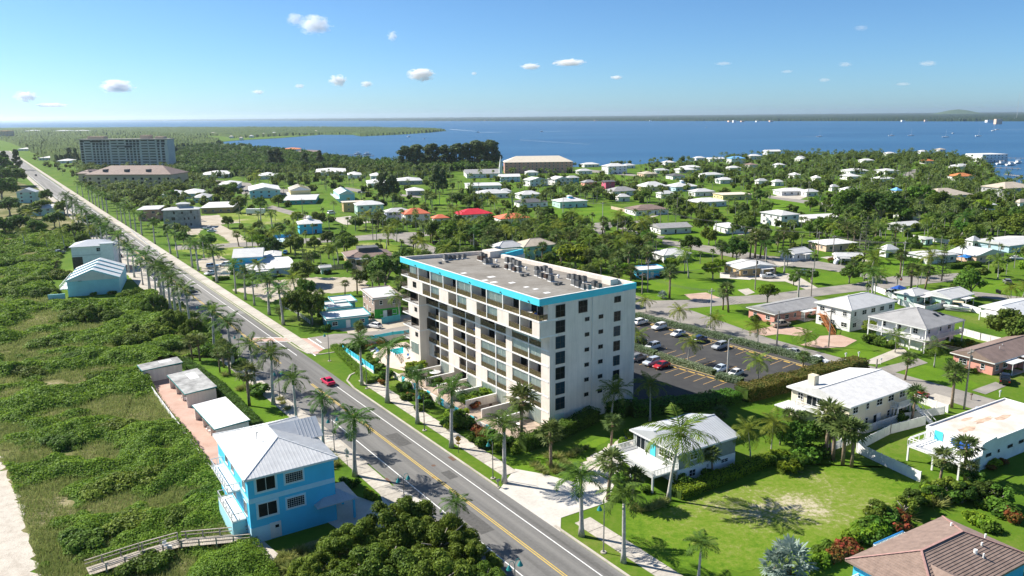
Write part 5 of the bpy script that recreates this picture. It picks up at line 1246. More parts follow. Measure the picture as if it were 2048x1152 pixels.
# ---------------------------------------------------------------- townhouses, motel rows and buildings left of centre
def townhouses(label, n, lx, rx, h, units, wc, rc, ang, dy, rise=2.0, step=.0):
    p, X, Y, lb, _ = lot(n, None, rx, h, ang)
    o = thing('townhouse_row', (p[0], p[1], 0), R(ang), label, 'townhouses')
    for i in range(units):
        y = i * dy; hh = h + step * i
        pt(o, wall_mb('gy', .3, y + .06, lb - .3, y + dy - .06, hh, rise), 'wall', WALLS[wc])
        r = pt(o, roof_mb('gy', 0, y + .02, lb, y + dy - .5, hh, rise, .22), 'roof', ROOFS[rc])
        pt(o, MB().add([(0, y, hh - .2), (lb / 2, y, hh + rise - .1), (lb, y, hh - .2), (lb, y, hh + .2), (lb / 2, y, hh + rise + .35), (0, y, hh + .2), (0, y + .35, hh - .2), (lb / 2, y + .35, hh + rise - .1), (lb, y + .35, hh - .2), (lb, y + .35, hh + .2), (lb / 2, y + .35, hh + rise + .35), (0, y + .35, hh + .2)],
           [(0, 1, 4, 5), (1, 2, 3, 4), (7, 6, 11, 10), (8, 7, 10, 9), (5, 4, 10, 11), (4, 3, 9, 10), (2, 8, 9, 3), (0, 5, 11, 6)]), 'parapet', WALLS[wc], parent=r)
        for z in (1.0, 3.9):
            if z < h - 1: window(o, 'l', y + dy * .3, z, 1.6, 1.4, False, off=.3)
        deck(o, -2.0, y + .4, .28, y + dy - .4, 2.7, WHITE, False, 'l', WHITE, False)
    landmark('the ' + label, *(p + X * lb / 2 + Y * units * dy / 2)[:2])
    HOUSES.append((o, label, p + X * lb / 2 + Y * units * dy / 2, lb, units * dy, h + rise))
    return o, lb
o, lb = townhouses('aqua beach townhouse row with stepped white gables', (131, 563), None, 239, 5.2, 4, 'aqua', 'wmetal', 21, 6.2, 3.0, .1)
pt(o, MB().cyl(0, 0, 0, .05, .55, n=12), 'round_vent', DGLASS).location = (lb * .26, -.02, 5.0)
bpy.context.view_layer.update()
o.children[-1].rotation_euler = (R(90), 0, 0)
pt(o, MB().box(-5, -3, 0, -.2, -2.6, 1.8), 'garden_wall', WALLS['aqua'])
o = B('tall white beach house with ribbed grey roof', (137, 495), Metres(12.0), 229, 9.5, 'hip', 1.8, 'metal', 'w', ang=19, wins=False)
lb, la, h = o['dims']; x0, y0 = -lb / 2 + .6, -la / 2 + .6
pt(o, MB().box(lb / 2 - 5, y0 - 1.2, 0, lb / 2 - .6, y0, 10.2), 'stair_tower', WHITE); pt(o, MB().box(lb / 2 - 5.3, y0 - 1.5, 10.2, lb / 2 - .3, y0 + 3, 10.4), 'tower_roof', ROOFS['metal'])
pt(o, MB().box(x0, y0 - .05, 6.0, lb / 2 - 5, y0 + .01, 6.3), 'trim_band', ROOFS['lg'])
window(o, 'f', x0 + 8.5, 7.3, 1.8, 1.4, True, off=y0); window(o, 'f', x0 + 9.5, 3.4, 1.8, 1.2, True, off=y0); pt(o, MB().box(x0, y0 - .04, 0, x0 + 3.5, y0 + .02, 5.6), 'open_porch', DARKIN)
o = B('unfinished grey concrete block house', (322, 421), Metres(9.0), 398, 9.5, 'hip', 1.2, 'lg', 'block', ang=14, wins=False)
lb, la, h = o['dims']; x0, y0 = -lb / 2 + .6, -la / 2 + .6
for u, z, w_, hh in ((5, 7.2, .9, 1.4), (9, 7.2, .9, 1.2), (13.5, 7.4, .8, 1.4), (4, 4.0, 1.8, 1.6), (10, 4.1, .8, 1.2), (12, 4.1, .8, 1.2), (15, 4.2, .8, 1.5), (10.5, .9, .8, 1.3), (13, .9, .8, 1.3)):
    if u + w_ < lb - 1.2: pt(o, MB().box(x0 + u, y0 - .03, z, x0 + u + w_, y0 + .02, z + hh), 'window_opening', DARKIN)
pt(o, MB().box(-lb * .1, -la * .1, 9.5, lb * .2, la * .3, 12.2), 'stair_tower', WALLS['block']); pt(o, roof_mb('hip', -lb * .14, -la * .15, lb * .24, la * .35, 12.2, .8), 'tower_roof', ROOFS['lg'])
B('grey block shell with rusty upper room', (288, 420), 268, 318, 6.5, 'flat', .2, 'lg', 'brick', ang=14)
B('pale pitched house above the ocean road', (30, 385), Metres(9.0), 71, 7.5, 'gy', 2.6, 'wmetal', 'mint', ang=14)
B('low white roofed beach house by ocean road', (50, 418), Metres(9.0), 122, 4.5, 'hip', 2.0, 'w', 'mint', ang=14)
townhouses('cream townhouse row with stepped white gables', (580, 381), None, 622, 6.0, 4, 'yellow', 'w', 19, 6.5, 2.4)
townhouses('aqua townhouse row with stepped gables', (678, 389), None, 710, 5.5, 5, 'aqua', 'w', 19, 7.0, 2.2)
B('long white roofed hall with blue gable', (535, 382), 492, 562, 5.5, 'gy', 2.4, 'w', 'aqua', ang=19)
B('long low teal motel building', (590, 401), 560, 632, 3.0, 'gx', .6, 'lg', 'teal', ang=10)
B('low tan warehouse with flat white roof', (440, 416), 394, 466, 3.5, 'flat', .2, 'w', 'tan', ang=12)
B('white ranch house right of the dark pine', (965, 388), 946, 1022, 3.5, 'hip', 2.2, 'lg', 'w', ang=15)
B('long flat grey building behind the lawn', (945, 372), 928, 1004, 4.0, 'gx', .8, 'lg', 'w', ang=8)
o = B('grey roofed church with white spire', (955, 348), 926, 1006, 4.0, 'gx', 3.0, 'mg', 'w', ang=8, cat='church', name='church')
m = MB(); m.box(-1.4, -1.4, 0, 1.4, 1.4, 10); m.cyl(0, 0, 10, 20, 1.6, .05, n=8); pt(o, m, 'spire', WHITE).location = (o['dims'][0] / 2 - 2, -o['dims'][1] / 2 + 1, 0)
B('white hall right of the church spire', (1012, 354), 995, 1042, 4.5, 'gx', 2.0, 'w', 'paleblue', ang=10)
for nm, n, l, r_, rc, wc in (('white flat bungalow in the dark wood', (640, 345), 624, 692, 'w', 'w'), ('white hip bungalow in the dark wood', (712, 350), 692, 724, 'w', 'w'), ('small white hip house by the lane', (745, 352), 738, 768, 'w', 'w'),
        ('long grey roof behind the dark pine', (830, 362), 790, 846, 'lg', 'grey'), ('white carport below the long grey roof', (825, 382), 810, 850, 'w', 'grey'), ('low pale house left of the dark pine', (745, 367), 730, 775, 'w', 'w'),
        ('white house between palms and townhouses', (530, 352), 510, 552, 'w', 'w'), ('pale long house right of the brown mansion', (420, 350), 392, 456, 'w', 'w'), ('white cottage in front of the mangroves', (445, 370), 430, 476, 'w', 'w'),
        ('pale blue two gabled house by the wood', (345, 390), 318, 362, 'w', 'paleblue'), ('pale grey house with white roof wing', (385, 388), 352, 402, 'w', 'paleblue'), ('grey block house below pale wing', (400, 396), 380, 418, 'lg', 'paleblue'),
        ('white pyramid house by the ocean road', (95, 316), 72, 112, 'w', 'w'), ('white roofed estate house in far trees', (95, 292), 66, 106, 'w', 'w'), ('white roofed bungalow in far trees', (50, 298), 32, 60, 'w', 'w'),
        ('brick roofed villa on the lagoon point', (585, 299), 562, 600, 'tile', 'w'), ('long brown roofed boathouse on the point', (620, 305), 585, 640, 'br', 'w')):
    B(nm, n, l, r_, 3.4, 'hip', 2.0, rc, wc, ang=12)
# ---------------------------------------------------------------- condominium tower and mansions at the far left
p0 = at(170, 338); p1 = at(344, 338)
d = p1 - p0; wT = float(np.linalg.norm(d)); ang = math.degrees(math.atan2(d[1], d[0])); hT = height_to(345, 338, 279)
c = (p0 + p1) / 2 + np.array([-math.sin(R(ang)), math.cos(R(ang)), 0]) * 7
TW = thing('condo_tower', (c[0], c[1], 0), R(ang), 'large grey condominium tower with dark banded windows far left', 'building'); landmark('the large grey condominium tower', c[0], c[1])
hx = wT / 2; SL = mat('tower_grey', (.58, .57, .56), .85, .15, var=.06, scale=.1)
MB().box(-hx, -11, 0, hx, 3, hT).build('wall', SL, TW); MB().box(-hx - .8, -12.6, hT, hx + .8, 3.6, hT + 1.0).build('roof', rm('tower_roof', (.4, .36, .33)), TW)
for x, w_, hh in ((-hx + 18, 16, 3), (hx - 32, 11, 4), (hx - 14, 10, 2.5), (-hx + 8, 5, 3)): MB().box(x - w_ / 2, -4, hT + 1, x + w_ / 2, 4, hT + 1 + hh).build('penthouse', WALLS['sand'], TW)
nf = 11; fh = hT / nf
cols = [(-hx + 1, 4, 'd'), (-hx + 7, 9, 'b')] + [(-hx + 19 + i * 5.2, 3.0, 'w') for i in range(5)] + [(-hx + 46, 8.5, 'b')] + [(-hx + 57, 8.5, 'b')] + [(-hx + 68 + i * 5.2, 3.0, 'w') for i in range(4)] + [(-hx + 90, 9, 'b'), (-hx + 101, 9, 'b')]
kx = wT / 128.0
_tw = {}
TGL = mat('tower_dark_glass', (.014, .017, .022), .35, .15, var=.2)
for x, w_, t in cols + [(-hx + 113, 3, 'w'), (-hx + 119, 4, 'w')]:
    X0 = -hx + (x + hx) * kx; w_ *= kx
    if X0 + w_ > hx: continue
    for f in range(nf):
        top = f >= nf - 2
        z = f * fh + .5
        key = (round(w_, 1), t, top)
        if key not in _tw:
            b = MB()
            if t == 'w' and not top: b.box(-.2, -.12, .3, w_, 0, 2.4)
            else: b.box(0, -.12, .0, w_ * (1.0 if t != 'w' else 1.3), 0, fh - .8)
            _tw[key] = b.mesh('window' if t == 'w' else 'balcony_recess', TGL)
        put('window' if t == 'w' else 'balcony', _tw[key], TW, (X0, -11, z))
        if t == 'b': put('railing', bpy.data.meshes.get('tower_rail') or MB().box(0, -.5, 0, w_, -.35, 1.0).mesh('tower_rail', SL), TW, (X0, -11, z))
MB().box(-hx + 1, -11.3, (nf - 1) * fh + .4, -hx + wT * .24, -10.99, hT - .6).build('window_band', TGL, TW); MB().box(-hx + wT * .42, -11.3, (nf - 3) * fh + .4, -hx + wT * .6, -10.99, (nf - 2) * fh - .4).build('window_band', TGL, TW)
for f in (1, 3, nf - 3, nf - 2, nf - 1):
    MB().box(-hx - .3, -11.5, f * fh - .2, hx + .3, -10.98, f * fh + .2).build('floor_band', SL, TW)
HOUSES.append((TW, 'tower', c, wT, 22, hT))
def mansion(label, px0, px1, pyb, ytop, rise, d_, rc='br'):
    p0, p1 = at(px0, pyb), at(px1, pyb); d = p1 - p0; w_ = float(np.linalg.norm(d)); ang = math.atan2(d[1], d[0]); h = height_to((px0 + px1) / 2, pyb, ytop)
    c = (p0 + p1) / 2 + np.array([-math.sin(ang), math.cos(ang), 0]) * d_ / 2
    o = thing('mansion', (c[0], c[1], 0), ang, label, 'building'); landmark('the ' + label, c[0], c[1])
    wall_mb('hip', -w_ / 2 + 1, -d_ / 2 + 1, w_ / 2 - 1, d_ / 2 - 1, h, rise).build('wall', WALLS['sand'], o); r = roof_mb('hip', -w_ / 2, -d_ / 2, w_ / 2, d_ / 2, h, rise, .4).build('roof', ROOFS[rc], o)
    n = int(w_ / 7)
    for i in range(n):
        for k in range(max(1, int(h / 3.3))): window(o, 'f', -w_ / 2 + w_ * (i + .4) / n, .9 + k * 3.3, 2.0, 1.8, False, off=-d_ / 2 + 1, frame=FRAMED)
    for i in range(3): MB().box(-w_ * .3 + w_ * .25 * i - 1.3, -d_ * .36, h + .2, -w_ * .3 + w_ * .25 * i + 1.3, -d_ * .2, h + rise * .6).build('dormer', ROOFS['dg'], r)
    for i in range(2): MB().box(-w_ * .14 + 5 * i, -d_ / 2 + .9, .1, -w_ * .14 + 5 * i + 4, -d_ / 2 + 1.03, 3.6).build('arched_opening', DARKIN, o)
    HOUSES.append((o, label, c, w_, d_, h + rise))
mansion('long sandstone mansion with brown tiled roof', 172, 345, 378, 349, 6.5, 30)
mansion('lower brown roofed wing left of the mansion', 155, 182, 366, 347, 3.0, 24)
B('pale salmon tower block at the far left', (2, 262), -8, 14, 24, 'flat', .3, 'tile', 'peach', ang=10, fine=False, cat='building')
for nm, n, l, r_ in (('white apartment block in the hazy wood', (58, 262), 45, 70), ('pale long apartment block in hazy wood', (120, 262), 104, 132), ('pale short apartment block in hazy wood', (155, 262), 140, 168)):
    B(nm, n, l, r_, 9, 'hip', 3, 'lg', 'w', ang=8, fine=False, cat='building')
# far cove shore
for i, (x, y, w_) in enumerate(((420, 267, 16), (395, 283, 22), (460, 273, 8), (545, 266, 10), (525, 268, 8), (500, 272, 9), (480, 276, 8), (602, 263, 12), (630, 262.5, 8))):
    B('pale villa on the far cove shore, %s in the row' % WORDS[i], (x, y), x - w_ * .4, x + w_ * .6, 5, 'hip', 3, 'w' if i % 2 else 'cream', 'w', ang=8, fine=False)
# mainland buildings across the lagoon
for i, (x, y, w_, hh) in enumerate(((1458, 241.3, 12, 9), (1467, 240.6, 9, 14), (1483, 241.3, 9, 9), (1513, 241.3, 8, 9), (1540, 240.8, 10, 9), (1620, 237, 12, 8), (1657, 236.5, 9, 8), (1804, 240, 9, 10), (1850, 239.6, 8, 10), (1900, 238.5, 9, 10), (1915, 235, 30, 8), (1975, 240, 18, 12), (1993, 238, 18, 22), (1952, 235, 8, 7), (1190, 240.5, 8, 8), (1110, 240, 6, 9), (1240, 239.5, 6, 8), (2030, 236, 8, 9), (970, 240.2, 6, 9), (1300, 240.5, 5, 8))):
    B('pale building on the far mainland shore, %s in the row' % WORDS[i], (x, y), x - w_ * .3, x + w_ * .7, hh, 'flat', .5, 'w' if i % 3 else 'cream', 'w' if i % 2 else 'peach', ang=4, fine=False, cat='building', wins=False)
# ================================================================== plants
def rnd(a, b, n=None): return RNG.uniform(a, b, n)
def norm(v): return v / np.maximum(1e-9, np.linalg.norm(v, axis=-1, keepdims=True))
BARK = mat('grey_bark', (.30, .27, .235), .9, .1, var=.25, scale=2.5, bump=.3)
PALMBARK = mat('pale_palm_bark', (.46, .44, .40), .85, .15, var=.18, scale=2.0, bump=.2)
BROWNBARK = mat('brown_palm_bark', (.28, .21, .15), .9, .1, var=.25, scale=3.0, bump=.3)
L_ROYAL = leaf_mat('royal_palm_leaf', (.095, .18, .028), (.04, .09, .016), .3, .25)
L_COCO = leaf_mat('coconut_palm_leaf', (.20, .25, .032), (.085, .14, .02), .35, .22)
L_SABAL = leaf_mat('sabal_palm_leaf', (.135, .185, .05), (.065, .105, .028), .3, .25)
L_SILVER = leaf_mat('silver_palm_leaf', (.28, .34, .29), (.15, .21, .18), .2, .1)
L_DEAD = leaf_mat('dry_palm_leaf', (.36, .25, .13), (.22, .15, .08), .2, .2)
L_DARK = leaf_mat('dark_tree_leaf', (.098, .165, .025), (.044, .085, .014), .28, .35, hue=.025)
L_MID = leaf_mat('mid_green_leaf', (.13, .215, .026), (.062, .115, .015), .3, .3, hue=.03)
L_LIGHT = leaf_mat('bright_green_leaf', (.22, .32, .025), (.12, .20, .016), .35, .2, hue=.02)
L_GRAPE = leaf_mat('sea_grape_leaf', (.155, .24, .03), (.06, .11, .014), .25, .2, scale=.35)
L_PINE = leaf_mat('pine_needles', (.11, .15, .055), (.06, .09, .03), .2, .2)
L_HEDGE = leaf_mat('hedge_leaf', (.10, .20, .02), (.045, .10, .012), .25, .2)
L_SILVERH = leaf_mat('silver_buttonwood_leaf', (.26, .31, .20), (.15, .20, .11), .25, .12)
L_RED = leaf_mat('red_croton_leaf', (.27, .075, .03), (.12, .10, .02), .3, .2)
L_DUNE = leaf_mat('dune_shrub_leaf', (.205, .315, .034), (.09, .165, .018), .3, .1, scale=.18)
L_GRASS = leaf_mat('dune_grass_blade', (.30, .32, .11), (.16, .21, .05), .3, .1, scale=.12)
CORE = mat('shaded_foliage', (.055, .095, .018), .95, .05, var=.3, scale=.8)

def diamonds(C, U, V, l, w):
    "leaf quads: base at C, along U with length l, half width w across V"
    l = np.asarray(l).reshape(-1, 1); w = np.asarray(w).reshape(-1, 1)
    return np.stack([C, C + U * l * .5 + V * w, C + U * l, C + U * l * .5 - V * w], 1)
def frond_quads(n, length, e0, e1, droop, per=15, leaflet=.8, wid=.075, az0=0.0, base=(0, 0, 0), hang=.6, jitter=.07):
    "pinnate fronds: elevation runs from e1 (outer, low) to e0 (inner, upright)"
    out = []; ribs = []
    for i in range(n):
        f = i / max(1, n - 1)
        az = az0 + i * 2.39996 + RNG.normal(0, .12)
        el = R(e0 + (e1 - e0) * f ** .8) + RNG.normal(0, .08)
        L_ = length * (1 - .18 * (1 - f)) * (1 + RNG.normal(0, .06))
        t = np.linspace(0, 1, per + 1)
        ang = el - droop * (t ** 1.5) * (1.0 + .3 * f)
        ds = L_ / per
        r = np.concatenate([[0], np.cumsum(np.cos(ang[:-1]) * ds)]); z = np.concatenate([[0], np.cumsum(np.sin(ang[:-1]) * ds)])
        sw = RNG.normal(0, .12)
        a2 = az + sw * t ** 2
        P = np.stack([r * np.cos(a2), r * np.sin(a2), z], 1) + base
        T = norm(np.gradient(P, axis=0)); S = norm(np.cross(T, [0, 0, 1.0])); Nn = np.cross(S, T)
        prof = np.sin(np.clip(.10 + t * .97, 0, 1) * math.pi) ** .55 + .10
        roll = RNG.normal(0, .35)                # wind turns the whole frond about its rib
        for sgn in (-1, 1):
            k = slice(1, per + 1)
            dn = np.array([0, 0, 1.0]) * (hang * (.25 + .75 * t[k]) + sgn * roll * .4)[:, None]
            D = norm(S[k] * sgn + T[k] * .75 - dn + RNG.normal(0, jitter, (per, 3)))
            V = norm(T[k] + RNG.normal(0, .12, (per, 3)))
            out.append(diamonds(P[k], D, V, leaflet * prof[k] * rnd(.85, 1.1, per), wid * np.ones(per)))
        w = .045
        ribs.append(np.stack([P[:-1] - S[:-1] * w, P[1:] - S[1:] * w, P[1:] + S[1:] * w, P[:-1] + S[:-1] * w], 1))
    return np.concatenate(out + ribs)
def fan_quads(n, reach, rad, e0, e1, seg=9, base=(0, 0, 0), width=.11, spread=2.0):
    out = []
    for i in range(n):
        f = i / max(1, n - 1); az = i * 2.39996 + RNG.normal(0, .15); el = R(e0 + (e1 - e0) * f) + RNG.normal(0, .1)
        d = np.array([math.cos(az) * math.cos(el), math.sin(az) * math.cos(el), math.sin(el)])
        L_ = reach * (1 + RNG.normal(0, .1)); s = norm(np.cross(d, [0, 0, 1.0])); u = np.cross(s, d)
        c = np.array(base) + d * L_ - np.array([0, 0, .25 * L_ * (1 - math.sin(el)) * .6])
        out.append(np.stack([np.array(base) - s * .03, c - s * .02, c + s * .02, np.array(base) + s * .03])[None])
        a = np.linspace(-spread, spread, seg)
        D = norm(d * np.cos(a)[:, None] + s * np.sin(a)[:, None] + u * (-.25 - .25 * np.abs(a) / spread)[:, None] + RNG.normal(0, .08, (seg, 3)))
        V = norm(np.cross(D, u + RNG.normal(0, .2, (seg, 3))))
        out.append(diamonds(np.repeat(c[None], seg, 0), D, V, rad * (1 - .2 * np.abs(a) / spread), np.full(seg, width)))
    return np.concatenate(out)
def blob_leaves(n, clumps, leaf, hollow=.55, flat=1.0, up=.35):
    "leaves over a set of clumps (x, y, z, r): lumpy crown with gaps"
    cl_ = np.array(clumps, float); w = cl_[:, 3] ** 2; k = RNG.choice(len(cl_), n, p=w / w.sum())
    D = norm(RNG.normal(0, 1, (n, 3)) + np.array([0, 0, up])); rr = cl_[k, 3] * rnd(hollow, 1.08, n)
    C = cl_[k, :3] + D * rr[:, None] * np.array([1, 1, flat])
    nn = norm(D + RNG.normal(0, .55, (n, 3)) + np.array([0, 0, .25])); U = norm(np.cross(nn, RNG.normal(0, 1, (n, 3)))); V = np.cross(nn, U)
    s = leaf * rnd(.7, 1.35, n)
    return diamonds(C - U * s[:, None] * .5, U, V, s, s * .38)
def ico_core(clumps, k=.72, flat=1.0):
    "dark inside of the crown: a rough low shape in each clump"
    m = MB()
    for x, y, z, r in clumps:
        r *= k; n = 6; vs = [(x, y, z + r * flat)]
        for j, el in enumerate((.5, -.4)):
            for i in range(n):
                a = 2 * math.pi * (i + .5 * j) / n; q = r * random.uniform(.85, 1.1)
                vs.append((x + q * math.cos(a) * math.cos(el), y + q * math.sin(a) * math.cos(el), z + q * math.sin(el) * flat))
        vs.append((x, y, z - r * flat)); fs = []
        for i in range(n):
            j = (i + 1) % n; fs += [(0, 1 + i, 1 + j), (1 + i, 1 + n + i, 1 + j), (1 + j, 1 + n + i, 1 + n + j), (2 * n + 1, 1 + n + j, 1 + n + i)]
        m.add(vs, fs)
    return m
def crown_clumps(n, rx, rz, zc, r0, r1, bottom=-.5):
    out = []
    while len(out) < n:
        d = norm(RNG.normal(0, 1, 3)); 
        if d[2] < bottom: continue
        f = rnd(.35, 1.0) ** .5 * .85
        out.append((d[0] * rx * f, d[1] * rx * f, zc + d[2] * rz * f, rnd(r0, r1)))
    return out

PROTO = {}                        # kind -> list of (list of (part name, mesh, [children]), reference height, radius)
def reg(kind, parts, h, r, top=(0, 0)): PROTO.setdefault(kind, []).append((parts, h, r)); TOPS.setdefault(kind, []).append(top)
TOPS, FULL = {}, {'royal_palm': 2.75, 'coconut_palm': 3.7, 'sabal_palm': 1.75}
def tubemesh(name, pts, rad, m, n=7): return MB().tube(pts, rad, n).mesh(name, m, True)
for v in range(4):                # royal palms: trunk 8.6 m, crown above
    lean = rnd(-.35, .35, 2)
    zs = np.linspace(0, 8.2, 7); pts = [(lean[0] * (z / 8.2) ** 1.6, lean[1] * (z / 8.2) ** 1.6, z) for z in zs]
    tr = tubemesh('trunk', pts, [.36, .26, .21, .2, .2, .18, .15], PALMBARK, 9)
    tx, ty = pts[-1][:2]
    cs = tubemesh('crownshaft', [(tx, ty, 8.1), (tx, ty, 8.5), (tx, ty, 9.4)], [.2, .22, .12], mat('green_crownshaft', (.16, .25, .06), .5, .3))
    q = frond_quads(14 + v % 3, 3.7, 80, -20, 1.55, 19, .88, .085, v, (tx, ty, 9.3), .75)
    reg('royal_palm', [('trunk', tr), ('crownshaft', cs), ('crown', quads_mesh('royal_crown', q, L_ROYAL))], 9.3, 3.3, (tx, ty))
for v in range(4):                # coconut palms, leaning trunks
    lean = np.array([rnd(-1.6, 1.6), rnd(-1.2, 1.2)])
    zs = np.linspace(0, 8.0, 8); pts = [(lean[0] * (z / 8) ** 1.5, lean[1] * (z / 8) ** 1.5, z) for z in zs]
    tr = tubemesh('trunk', pts, [.26, .17, .14, .13, .12, .12, .11, .11], PALMBARK)
    q = frond_quads(19, 4.3, 78, -38, 1.4, 20, .95, .08, v, (*pts[-1][:2], 8.0), .7)
    nuts = MB()
    for i in range(7): nuts.cyl(pts[-1][0] + .3 * math.cos(i), pts[-1][1] + .3 * math.sin(i), 7.55, 7.85, .12, .09, 6)
    reg('coconut_palm', [('trunk', tr), ('crown', quads_mesh('coconut_crown', q, L_COCO)), ('coconut', nuts.mesh('coconut', mat('green_coconut', (.35, .3, .06), .5, .3)))], 8.0, 3.6, pts[-1][:2])
for v in range(4):                # sabal palms: round fan crowns, a skirt of dry leaves
    lean = rnd(-.4, .4, 2); pts = [(lean[0] * z / 6, lean[1] * z / 6, z) for z in (0, 2, 4, 6)]
    tr = tubemesh('trunk', pts, [.22, .19, .19, .2], BROWNBARK)
    q = fan_quads(30, 1.0, 1.15, 85, -45, 9, (*pts[-1][:2], 6.1)); dq = fan_quads(6, .75, .8, -50, -80, 7, (*pts[-1][:2], 5.9))
    reg('sabal_palm', [('trunk', tr), ('crown', quads_mesh('sabal_crown', q, L_SABAL)), ('dry_skirt', quads_mesh('dry_skirt', dq, L_DEAD))], 6.0, 1.9, pts[-1][:2])
tr = tubemesh('trunk', [(0, 0, 0), (0, 0, 1.6)], [.35, .25], BROWNBARK)
reg('silver_palm', [('trunk', tr), ('crown', quads_mesh('silver_crown', fan_quads(26, 1.9, 1.5, 85, -15, 11, (0, 0, 1.6), .17, 2.3), L_SILVER))], 3.4, 3.2)
def limbs(n, h, r, z0):
    m = MB(); m.tube([(0, 0, 0), (.1, .05, z0 * .6), (0, 0, z0)], [.34, .26, .24], 8)
    for i in range(n):
        a = 2 * math.pi * i / n + random.uniform(-.3, .3); q = r * random.uniform(.45, .75)
        m.tube([(0, 0, z0 * .9), (q * .45 * math.cos(a), q * .45 * math.sin(a), z0 + (h - z0) * .35), (q * math.cos(a), q * math.sin(a), z0 + (h - z0) * .62)], [.2, .13, .06], 5)
    return m.mesh('trunk', BARK, True)
def tree_proto(kind, lm, n, h, r, clumps, leaf, rz, z0, leaves, flat=.8):
    c = crown_clumps(clumps, r, rz, h - rz, r * .28, r * .45)
    q = blob_leaves(leaves, c, leaf, .6, flat)
    core = ico_core(c, .66, flat)
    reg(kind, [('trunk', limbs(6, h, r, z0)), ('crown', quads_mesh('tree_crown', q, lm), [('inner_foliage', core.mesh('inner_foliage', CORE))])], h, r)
for v in range(4): tree_proto('dense_tree', (L_DARK, L_MID, L_DARK, L_MID)[v], v, 8.0, 4.2, 16, .62, 3.0, 2.4, 2600)
for v in range(2): tree_proto('bright_tree', L_LIGHT, v, 7.0, 4.0, 14, .6, 2.4, 2.4, 2200, .6)
for v in range(3): tree_proto('leafy_tree', (L_MID, L_DARK, L_MID)[v], v, 6.0, 2.6, 11, .5, 2.3, 1.6, 1500)
for v in range(3):                # dome shaped sea grape bushes
    c = [(rnd(-2.6, 2.6), rnd(-2.6, 2.6), rnd(.3, 1.4), rnd(1.0, 1.7)) for _ in range(13)] + [(0, 0, 1.0, 1.9)]
    q = blob_leaves(3600, c, .40, .8, .75, .5)
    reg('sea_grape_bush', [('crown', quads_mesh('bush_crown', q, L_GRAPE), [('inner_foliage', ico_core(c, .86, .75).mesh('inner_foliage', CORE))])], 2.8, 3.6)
for v in range(3):                # tall spreading sea grapes
    c = []
    while len(c) < 70:
        a, q = rnd(0, 6.28), 5.2 * rnd(0, 1) ** .5; top = 5.0 * (1 - (q / 6.2) ** 2.2)
        c.append((q * math.cos(a), q * math.sin(a), top * rnd(.45, 1.0), rnd(.55, 1.25)))
    q = blob_leaves(30000, c, .27, .5, .8, .6)
    reg('sea_grape_tree', [('trunk', limbs(7, 5.0, 5.0, 1.2)), ('crown', quads_mesh('grape_crown', q, L_GRAPE), [('inner_foliage', ico_core([k for k in c if k[3] > .75], .62, .8).mesh('inner_foliage', CORE))])], 5.6, 5.6)
for v in range(3):                # garden shrubs
    c = [(rnd(-.55, .55), rnd(-.55, .55), rnd(.3, .8), rnd(.35, .6)) for _ in range(6)]
    for nm, lm in (('garden_shrub', L_HEDGE), ('red_shrub', L_RED), ('bright_shrub', L_LIGHT)):
        if nm != 'garden_shrub' and v: continue
        q = blob_leaves(520, c, .26, .75, .8, .4)
        reg(nm, [('crown', quads_mesh('shrub_crown', q, lm), [('inner_foliage', ico_core(c, .8, .8).mesh('inner_foliage', CORE))])], 1.2, .95)
q = RNG.normal(0, 1, (160, 3)); D = norm(q * [1, 1, .5] + [0, 0, 1.1]); C = np.stack([rnd(-.25, .25, 160), rnd(-.25, .25, 160), np.zeros(160)], 1)
reg('grass_clump', [('crown', quads_mesh('grass_blades', diamonds(C, D, norm(np.cross(D, RNG.normal(0, 1, (160, 3)))), rnd(.6, 1.1, 160), np.full(160, .03)), L_GRASS))], .9, .8)
for v in range(3):                # tall wispy casuarina pines
    H_ = 18.0; C, D, ls = [], [], []
    c = []
    for i in range(34):
        z = rnd(3, H_ - 1); rr = (1 - abs(z / H_ - .35) * 1.15) * 4.6; a = rnd(0, 6.28); q = rr * rnd(.2, 1)
        c.append((q * math.cos(a), q * math.sin(a), z + q * .25, rnd(.9, 1.7)))
    q = blob_leaves(5200, c, .9, .3, 1.25, .6)
    m = MB(); m.tube([(0, 0, 0), (.2, .1, H_ * .5), (0, 0, H_ * .92)], [.4, .25, .05], 7)
    for x, y, z, r in c[::3]: m.tube([(0, 0, z * .8), (x, y, z)], [.1, .03], 4)
    reg('casuarina_pine', [('trunk', m.mesh('trunk', BARK, True)), ('crown', quads_mesh('pine_crown', q, L_PINE))], H_, 4.6)
H_ = 11.0; m = MB(); m.tube([(0, 0, 0), (0, 0, H_)], [.22, .03], 7); qq = []
for lv in range(13):
    z = 1.4 + lv * .72; r = 2.6 * (1 - lv / 14.5)
    for i in range(6):
        a = i * 1.047 + lv * .5; d = np.array([math.cos(a), math.sin(a), .18]); m.tube([(0, 0, z), tuple(d * r + (0, 0, z))], [.05, .015], 4)
        n = 26; t = rnd(.2, 1, n); P = d * (t * r)[:, None] + (0, 0, z); D = norm(RNG.normal(0, 1, (n, 3)) * [1, 1, .5] + d * .6)
        qq.append(diamonds(P, D, norm(np.cross(D, [0, 0, 1.0])), rnd(.3, .55, n), np.full(n, .07)))
reg('norfolk_pine', [('trunk', m.mesh('trunk', BARK, True)), ('crown', quads_mesh('norfolk_crown', np.concatenate(qq), L_PINE))], H_, 2.6)

